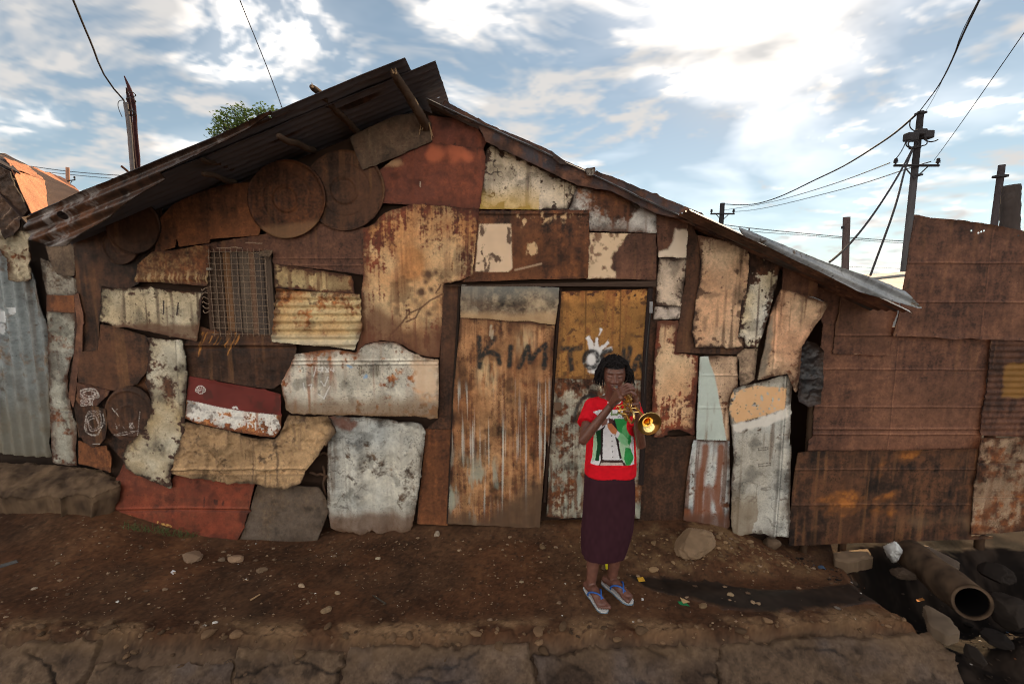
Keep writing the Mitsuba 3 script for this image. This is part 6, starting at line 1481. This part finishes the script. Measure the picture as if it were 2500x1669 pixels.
# smooth the jointed body first, then join the finer head and hands
b0 = to_tri(torso + neck + armR + armL + legR + legL, .009, 14)
h0 = to_tri(handR + handL, .0032, 7)
mani = lambda t: m3.Manifold(m3.Mesh(vert_properties=np.asarray(t.vertices, np.float32), tri_verts=np.asarray(t.faces, np.uint32)))
body_m = mani(b0) + mani(h0) + head + ears
bm_ = body_m.to_mesh(); bt = trimesh.Trimesh(np.array(bm_.vert_properties[:, :3]), np.array(bm_.tri_verts), process=True)


def skin(v):
    n = meshkit.fbm(v * 40, 3, 3); c = mixc(S(58, 37, 30), S(108, 70, 57), np.clip(.25 + .7 * n, 0, 1))
    q = v - HC; x, y, z = q @ hx, q @ hf, q @ hu; f = (y > .03) & (np.linalg.norm(q, axis=1) < .15)
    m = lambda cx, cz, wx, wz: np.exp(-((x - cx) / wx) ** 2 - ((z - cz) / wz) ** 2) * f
    c = c * (1 + .25 * m(0, -.03, .03, .04) + .20 * m(0, .055, .035, .02))[:, None]  # highlight on nose and forehead painted into the skin colour
    for s in (-1, 1):
        arc = z - (-.0035 + 10.0 * (x - s * .030) ** 2)
        c = mixc(c, S(16, 10, 9), .9 * np.exp(-(arc / .0022) ** 2) * (np.abs(x - s * .030) < .0155) * f)      # lash line of the closed eye
        c = mixc(c, S(28, 18, 15), .55 * np.exp(-((z - .0265 + 14 * (x - s * .030) ** 2) / .0026) ** 2) * (np.abs(x - s * .031) < .019) * f)   # brow
        c = mixc(c, S(30, 17, 15), .8 * m(s * .0085, -.0405, .0042, .0025))
    c = mixc(c, S(112, 58, 56), .6 * np.clip(m(0, -.0575, .018, .0045) + m(0, -.0685, .016, .005), 0, 1))
    c = mixc(c, S(28, 15, 14), .85 * m(0, -.0627, .019, .0016))
    # paler palms and nails
    return c


coloured(PE, 'body', bt, skin, 'skin_tone', smooth=True)
# nails of toes
# ---- hair: short twisted locks over a cap
rg = np.random.default_rng(9)
hair, cap_m = [], None
capv = hv * A_([.0775, .095, .106]) ; keep = ~((Y_ > .30) & (Z_ < .48)) & (Z_ > -.55)
capw = HC + capv[:, :1] * hx + (capv[:, 1:2] - .006) * hf + capv[:, 2:3] * hu
ff_ = np.array(ic.faces); ff_ = ff_[keep[ff_].all(1)]
cm = trimesh.Trimesh(capw, ff_, process=False); cm.remove_unreferenced_vertices()
vv = np.array(cm.vertices); cm.vertices = vv + (vv - HC) * (.10 * (meshkit.fbm(vv * 90, 2, 3) - .4))[:, None]
hair.append(cm)
pts = hv[(Z_ > -.25)]; pts = pts[rg.permutation(len(pts))][:900]
cnt = 0
for u in pts:
    if u[1] > .42 and u[2] < .62: continue
    if cnt >= 300: break
    cnt += 1
    root = HC + hx * u[0] * .072 + hf * (u[1] * .088 - .006) + hu * u[2] * .098
    side = math.hypot(u[0], min(u[1], 0)); out = hx * u[0] + hf * u[1] * .8 + hu * max(u[2], 0) * .55; out /= np.linalg.norm(out)
    endz = rg.uniform(-.078, -.020) if u[1] < .25 or abs(u[0]) > .55 else rg.uniform(.045, .075)
    zt = u[2] * .098; drop = max(zt - endz, .02)
    o = hx * np.sign(u[0]) * (.014 + .026 * rg.uniform()) * min(1, abs(u[0]) * 1.8) + hf * (u[1] * .035) + rg.normal(0, .007, 3)
    p1 = root + out * .016; p2 = root + out * .022 + o * .6 - hu * drop * .45; p3 = root + o - hu * drop * 1.0 + rg.normal(0, .004, 3)
    if u[1] > .25 and abs(u[0]) <= .55: p2 = root + out * .018 + hx * u[0] * .03 - hu * drop * .3; p3 = root + out * .010 + hx * u[0] * .055 - hu * drop * .8
    hair.append(tube(bez(root, p1, p2, p3, n=9), np.linspace(.0048, .0020, 9) * rg.uniform(.7, 1.3), 5, rough=.25, seed=cnt % 17))
hv_all = cat(hair)
coloured(PE, 'hair', hv_all, lambda v: np.asarray([.012, .010, .010]) * (.6 + 1.2 * meshkit.fbm(v * 120, 2, 3))[:, None], 'fabric')
ear = HC - hx * .076 - hu * .050
flat('earring_metal', S(196, 176, 140), .3, metallic=.8)
put(PE, 'earring', cat([tube(bez(ear + [0, 0, .012], ear + [-.002, -.004, 0], ear + [-.001, -.004, -.030], n=8), .0022, 6), tube([ear + [-.001, -.004, -.028], ear + [-.002, -.006, -.045]], [.003, .0045], 6)]), 'earring_metal', smooth=40)
# ---- T-shirt
tb = hull(sph((.565, 2.835, .82), (.092, .108, .03)), sph((.712, 2.835, .82), (.092, .108, .03)), sph((.572, 2.832, 1.08), (.085, .104, .05)), sph((.702, 2.832, 1.08), (.085, .104, .05)))
tb += hull(sph((.572, 2.832, 1.08), (.085, .104, .05)), sph((.702, 2.832, 1.08), (.085, .104, .05)), sph((.568, 2.828, 1.19), (.078, .090, .05)), sph((.706, 2.83, 1.19), (.078, .090, .05)))
tb += hull(sph((.568, 2.828, 1.19), (.078, .090, .05)), sph((.706, 2.83, 1.19), (.078, .090, .05)), sph(shR + A_([.004, 0, .004]), .050), sph(shL + A_([-.004, 0, .004]), .050), sph((.637, 2.82, 1.293), (.062, .058, .04)))
slR = chain([shR + A_([.006, 0, .002]), shR * .45 + elR * .55], [.053, .060]); slL = chain([shL + A_([-.006, 0, .002]), shL * .45 + elL * .55], [.053, .060])
def cutend(m, p, d):
    d = np.asarray(d) / np.linalg.norm(d); return m.trim_by_plane(tuple(-d), float(-(np.asarray(p) @ d)))
slR = cutend(slR, shR * .47 + elR * .53, elR - shR); slL = cutend(slL, shL * .47 + elL * .53, elL - shL)
shirt = (tb + slR + slL).trim_by_plane((0, 0, 1), .795)
st = to_tri(shirt, .0040, 12)
v = np.array(st.vertices); nrm = np.array(st.vertex_normals)
fold = .010 * (meshkit.fbm(v * A_([9, 5, 4.5]) + 3, 3, 5) - .5) + .006 * (1 - np.abs(2 * meshkit.fbm(v * A_([14, 6, 9]), 3, 8) - 1) - .6)
v = v + nrm * fold[:, None]; st = trimesh.Trimesh(v, st.faces, process=False)
zone = lambda t: np.array([at(x, y, 2.725)[[0, 2]] for x, y in pp(t)])


def shirt_col(v):
    n = meshkit.fbm(v * 60, 2, 3); red = np.asarray(S(196, 22, 34)) * (.85 + .3 * n)[:, None]
    # survey positions on the chest plane, followed straight back on to the cloth
    q = v - CAM; tq = 2.725 / q[:, 1] if False else None
    x, z = v[:, 0], v[:, 2]; front = (v[:, 1] < 2.80) & (np.array(x) > .40)
    slv = (np.linalg.norm(v - (shR * .5 + elR * .5), axis=1) < .075) | (np.linalg.norm(v - (shL * .5 + elL * .5), axis=1) < .075)
    front &= ~slv
    c = red
    P = lambda t, col, a=1.0: np.where((inside(x, z, zone(t)) & front)[:, None], np.asarray(col) * (.88 + .24 * n)[:, None] * a, c)
    white = S(216, 212, 216); green, lgreen, dgreen = S(44, 128, 66), S(150, 186, 150), S(24, 62, 38)
    c = P('Z 312 755 700 750 760 900 790 1140 788 1366 296 1366 330 1200 345 1000', white)
    c = P('Z 470 900 560 850 600 980 610 1160 640 1290 470 1300 410 1366 390 1200 400 960', S(38, 30, 32))
    c = P('Z 428 970 470 900 540 940 575 1090 612 1290 610 1305 420 1300', S(212, 208, 214))
    c = P('Z 400 1308 640 1300 690 1366 380 1366', S(58, 42, 40)); c = P('Z 405 1335 640 1330 660 1366 390 1366', S(176, 160, 152))
    c = P('Z 560 848 690 845 740 930 750 1100 720 1160 610 1100 600 1000', green)
    c = P('Z 620 1100 720 1130 780 1290 770 1340 690 1366 640 1290 612 1160', lgreen); c = P('Z 680 1160 740 1180 785 1290 730 1366 690 1366 660 1290', green)
    c = P('Z 350 990 400 960 402 1150 380 1320 340 1320 360 1150', dgreen); c = P('Z 330 1040 352 1000 365 1150 345 1300 312 1340', lgreen)
    c = P('Z 590 980 650 1010 712 1080 700 1150 640 1120 570 1040', S(120, 176, 128)); c = P('Z 650 930 740 880 752 1000 700 1060 640 1000', S(84, 152, 96))
    c = P('Z 585 975 620 1000 590 1060 560 1040', S(222, 216, 218))
    c = P('Z 475 900 520 890 590 970 570 1020 520 1000 480 940', S(176, 108, 72)); c = P('Z 400 880 440 830 490 850 470 900 420 930', S(120, 84, 74)); c = P('Z 490 840 540 845 550 890 500 900', S(70, 44, 44))
    for zz in (1030, 1092, 1150, 1212, 1272):
        cx, cz = zone(f'Z {522 + (zz - 1030) * .06:.0f} {zz}')[0]; c = np.where(((np.hypot(x - cx, z - cz) < .0036) & front)[:, None], np.asarray(S(40, 36, 40)), c)
    # the letters LA across the top of the print
    for L in ('Z 532 762 532 805', 'Z 528 803 578 803', 'Z 590 805 618 762', 'Z 618 762 645 805', 'Z 600 792 636 792'):
        c = np.where(((segdist(x, z, zone(L)) < .0052) & front)[:, None], np.asarray(S(104, 124, 84)), c)
    for L in ('Z 600 832 625 820 640 836', 'Z 650 836 662 812 672 832'):
        c = np.where(((segdist(x, z, zone(L)) < .0022) & front)[:, None], np.asarray(S(96, 96, 120)), c)
    return c


coloured(PE, 'shirt', st, shirt_col, 'fabric', 'red T-shirt with a printed figure in a green jacket')
# collar and hems
cr = [A_([.634 + .060 * math.cos(a), 2.812 + .054 * math.sin(a), 1.322 - .020 * (math.sin(a) < 0) * -math.sin(a) - .010 * math.sin(a) * 0 + .010 * math.sin(a)]) for a in np.linspace(0, 2 * np.pi, 40)]
flat('white_cloth', S(216, 212, 206), .9); put(PE, 'collar', tube(cr, .0058, 7, cap=False), 'white_cloth', smooth=60, label='white band round the neck of the T-shirt')
hm = [A_([.6385 + .166 * math.copysign(abs(math.cos(a)) ** .8, math.cos(a)), 2.835 + .108 * math.copysign(abs(math.sin(a)) ** .8, math.sin(a)), .806]) for a in np.linspace(0, 2 * np.pi, 60)]
# ---- skirt
lev = [(.88, .632, .146, .100), (.80, .634, .160, .106), (.70, .636, .165, .112), (.55, .634, .168, .116), (.42, .626, .168, .118), (.34, .618, .158, .114), (.285, .614, .149, .110), (.262, .612, .143, .106)]
zz = np.linspace(.88, .262, 90); cx = np.interp(-zz, [-l[0] for l in lev], [l[1] for l in lev]); rx = np.interp(-zz, [-l[0] for l in lev], [l[2] for l in lev]); ry = np.interp(-zz, [-l[0] for l in lev], [l[3] for l in lev])
a = np.linspace(0, 2 * np.pi, 120, endpoint=False); Za, Aa = np.meshgrid(zz, a, indexing='ij')
pw_ = .86; C_, S_ = np.cos(Aa), np.sin(Aa)
hemz = Za - .010 * ss(.45, .26, Za) * (S_ < 0) * np.abs(S_) + .012 * ss(.45, .26, Za) * C_
fo = 1 + .045 * (fb((Aa * 1.3).ravel(), Za.ravel(), 1.6, 1.4, 3, 4).reshape(Aa.shape) - .5) * ss(.85, .4, Za) + (.022 * np.sin(Aa * 7 + Za * 3) + .018 * np.sin(Aa * 13 - Za * 5 + 1)) * ss(.78, .28, Za) + .03 * (fb((Aa * 3).ravel(), (Za * 6).ravel(), 1.5, 1.2, 3, 8).reshape(Aa.shape) - .5)
SV = np.stack([cx[:, None] + rx[:, None] * fo * np.sign(C_) * np.abs(C_) ** pw_, 2.832 + ry[:, None] * fo * np.sign(S_) * np.abs(S_) ** pw_, hemz], -1)
inn = SV * [1, 1, 1]; inn = inn + (A_([0, 0, 0]) ); inn[..., 0] = cx[:, None] + (SV[..., 0] - cx[:, None]) * .975; inn[..., 1] = 2.832 + (SV[..., 1] - 2.832) * .97
nA, nZ = 120, 90; i, j = np.meshgrid(np.arange(nZ - 1), np.arange(nA), indexing='ij'); q0 = i * nA + j; q1 = i * nA + (j + 1) % nA
qo = np.stack([q0, q0 + nA, q1 + nA, q1], -1).reshape(-1, 4); n0 = nA * nZ
b_ = (nZ - 1) * nA + np.arange(nA); bj = (nZ - 1) * nA + (np.arange(nA) + 1) % nA
SF = np.vstack([qo[:, [0, 1, 2]], qo[:, [0, 2, 3]], qo[:, [0, 2, 1]] + n0, qo[:, [0, 3, 2]] + n0, np.stack([b_, b_ + n0, bj], -1), np.stack([bj, b_ + n0, bj + n0], -1)])
coloured(PE, 'skirt', trimesh.Trimesh(np.vstack([SV.reshape(-1, 3), inn.reshape(-1, 3)]), SF, process=False), lambda v: np.asarray(S(50, 27, 34)) * (.75 + .5 * meshkit.fbm(v * A_([60, 60, 20]), 3, 3))[:, None], 'fabric', 'long dark maroon skirt')
# ---- flip flops
flat('sole_white', S(180, 177, 174), .7); flat('strap_blue', S(38, 78, 142), .5, .4); flat('sole_blue', S(104, 122, 134), .7)
for he, toe, an, sg in ((heR, toeR, anR, -1), (heL, toeL, anL, 1)):
    d = toe - he; d[2] = 0; d /= np.linalg.norm(d); p = A_([-d[1], d[0], 0]) * sg
    o0 = A_([he[0], he[1]]) - d[:2] * .040
    prof = [(.004, .0), (.018, .018), (.06, .026), (.12, .024), (.18, .034), (.225, .037), (.252, .028), (.267, .010), (.268, -.004), (.256, -.024), (.222, -.033), (.18, -.030), (.12, -.024), (.06, -.025), (.018, -.018)]
    P2 = np.array([o0 + d[:2] * a_ + p[:2] * b__ * -1 for a_, b__ in prof]); pol = Polygon(P2).buffer(.016).buffer(-.012)
    hz = H1(he[0], he[1]) * 0; g0 = max(H1(*(he + d * t)[:2]) for t in (0, .06, .12, .18, .22))
    nm = 'sandal'
    kS = key(PE, nm)
    for z0, z1, sh, mt, nn in ((0.0, .010, 0, 'sole_blue', 'sole'), (.010, .017, -.0012, 'sole_white', 'insole')):
        m = trimesh.creation.extrude_polygon(pol.buffer(sh), z1 - z0, engine='earcut'); m.apply_translation([0, 0, .0 + z0]); scene[f'{kS}__{nn}'] = mikit.ply(m, mt, smooth=False)
    tb_ = he + d * .172 + p * -.012 + A_([0, 0, -.004]); tb_[2] = .017
    top = he + d * .160 + p * -.008; top[2] = .072
    for e_, w in ((.040, 1), (.034, -1)):
        end = he + d * .075 + p * w * .038; end[2] = .030; mid = he + d * .122 + p * w * .029; mid[2] = .080
        scene[f'{kS}__strap' + ('' if w == 1 else '_001')] = mikit.ply(tube(bez(tb_, top, mid, end, n=14), .0052, 8), 'strap_blue', smooth=50)

# ------------------------------------------------------------------ the trumpet
scene['brass'] = {'type': 'twosided', 'b': {'type': 'principled', 'base_color': {'type': 'rgb', 'value': [.92, .66, .26]}, 'metallic': 1.0, 'roughness': .16}}
scene['silver'] = {'type': 'twosided', 'b': {'type': 'principled', 'base_color': {'type': 'rgb', 'value': [.86, .84, .78]}, 'metallic': 1.0, 'roughness': .2}}
TP = thing('trumpet', 'shiny brass trumpet held to the lips, bell towards the camera', 'trumpet')
prof = [(.0052, 0), (.0054, .06), (.0058, .12), (.0066, .17), (.008, .205), (.0105, .232), (.0145, .252), (.021, .267), (.031, .278), (.043, .2845), (.055, .2875), (.0600, .2882), (.0612, .2872), (.0608, .2862), (.054, .2858), (.042, .2826), (.030, .2758), (.0195, .2645), (.0132, .250), (.0092, .231), (.0065, .205), (.005, .17), (.004, .10), (.004, 0)]
bell = trimesh.creation.revolve(np.array(prof), sections=56)
M4 = np.eye(4); M4[:3, 0], M4[:3, 1], M4[:3, 2] = ts, np.cross(ta, ts), ta; M4[:3, 3] = tp(.478 - .2882, .018, .0); bell.apply_transform(M4)
put(TP, 'bell', bell, 'brass', smooth=40)
put(TP, 'bell_bow', tube(bez(tp(.192, .018, 0), tp(.165, .018, 0), tp(.135, .018, -.004), tp(.112, .018, -.030), tp(.135, .018, -.058), tp(.180, .017, -.060), tp(.200, .010, -.060), n=40), .0056, 10), 'brass', smooth=50)
put(TP, 'mouthpiece', (lambda m: (m.apply_transform(np.vstack([np.c_[np.stack([ts, np.cross(ta, ts), ta], 1), tp(-.004, -.0, 0)], [0, 0, 0, 1]])), m)[1])(trimesh.creation.revolve(np.array([[0, .006], [.007, .003], [.0105, 0], [.0132, .001], [.0135, .006], [.0125, .016], [.0095, .028], [.0055, .036], [.0045, .085], [0, .085]]), sections=28)), 'silver', smooth=40)
put(TP, 'lead_pipe', tube(bez(tp(.075, 0, 0), tp(.12, -.008, 0), tp(.16, -.018, 0), tp(.22, -.020, 0), tp(.33, -.020, 0), n=30), .0058, 10), 'brass', smooth=50)
put(TP, 'tuning_slide', tube(bez(tp(.325, -.020, 0), tp(.352, -.020, -.002), tp(.372, -.020, -.018), tp(.372, -.020, -.042), tp(.352, -.020, -.058), tp(.325, -.020, -.060), tp(.262, -.014, -.060), n=44), .0066, 10), 'brass', smooth=50)
for s_ in (.300, .345): put(TP, 'brace', tube([tp(s_, -.020, 0), tp(s_, .018, 0)], .0026, 7), 'brass', smooth=50)
put(TP, 'slide_brace', tube([tp(.315, -.020, 0), tp(.315, -.020, -.060)], .0026, 7), 'brass', smooth=50)
for x_ in va:
    c = trimesh.creation.revolve(np.array([[0, -.088], [.006, -.088], [.0095, -.080], [.0095, -.074], [.0085, -.073], [.0085, .034], [.0095, .035], [.0095, .044], [.004, .048], [.0022, .049], [.0022, .068], [.0075, .069], [.0078, .073], [0, .074]]), sections=24)
    Mv = np.eye(4); Mv[:3, 0], Mv[:3, 1], Mv[:3, 2] = ta, np.cross(tv, ta), tv; Mv[:3, 3] = tp(x_, -.001, -.012); c.apply_transform(Mv); put(TP, 'valve', c, 'silver' if x_ < 0 else 'brass', smooth=40)
for x_, ln in ((.258, .052), (.196, .030)):
    put(TP, 'valve_slide', tube(bez(tp(x_, -.006, -.030), tp(x_ + .004, -.006 - ln * .7, -.030), tp(x_ + .006, -.010 - ln, -.040), tp(x_ + .004, -.006 - ln * .7, -.050), tp(x_, -.006, -.050), n=26), .0048, 9), 'brass', smooth=50)
rgm = [tp(.262 + .004, -.012 - .052 + .012 * math.cos(a) - .004, -.018 + .012 * math.sin(a)) for a in np.linspace(0, 2 * np.pi, 24)]
put(TP, 'finger_ring', tube(rgm, .0024, 7, cap=False), 'brass', smooth=50)
put(TP, 'finger_hook', tube(bez(tp(.275, -.016, .006), tp(.285, -.014, .020), tp(.300, -.014, .020), tp(.304, -.016, .010), n=16), .0024, 7), 'brass', smooth=50)
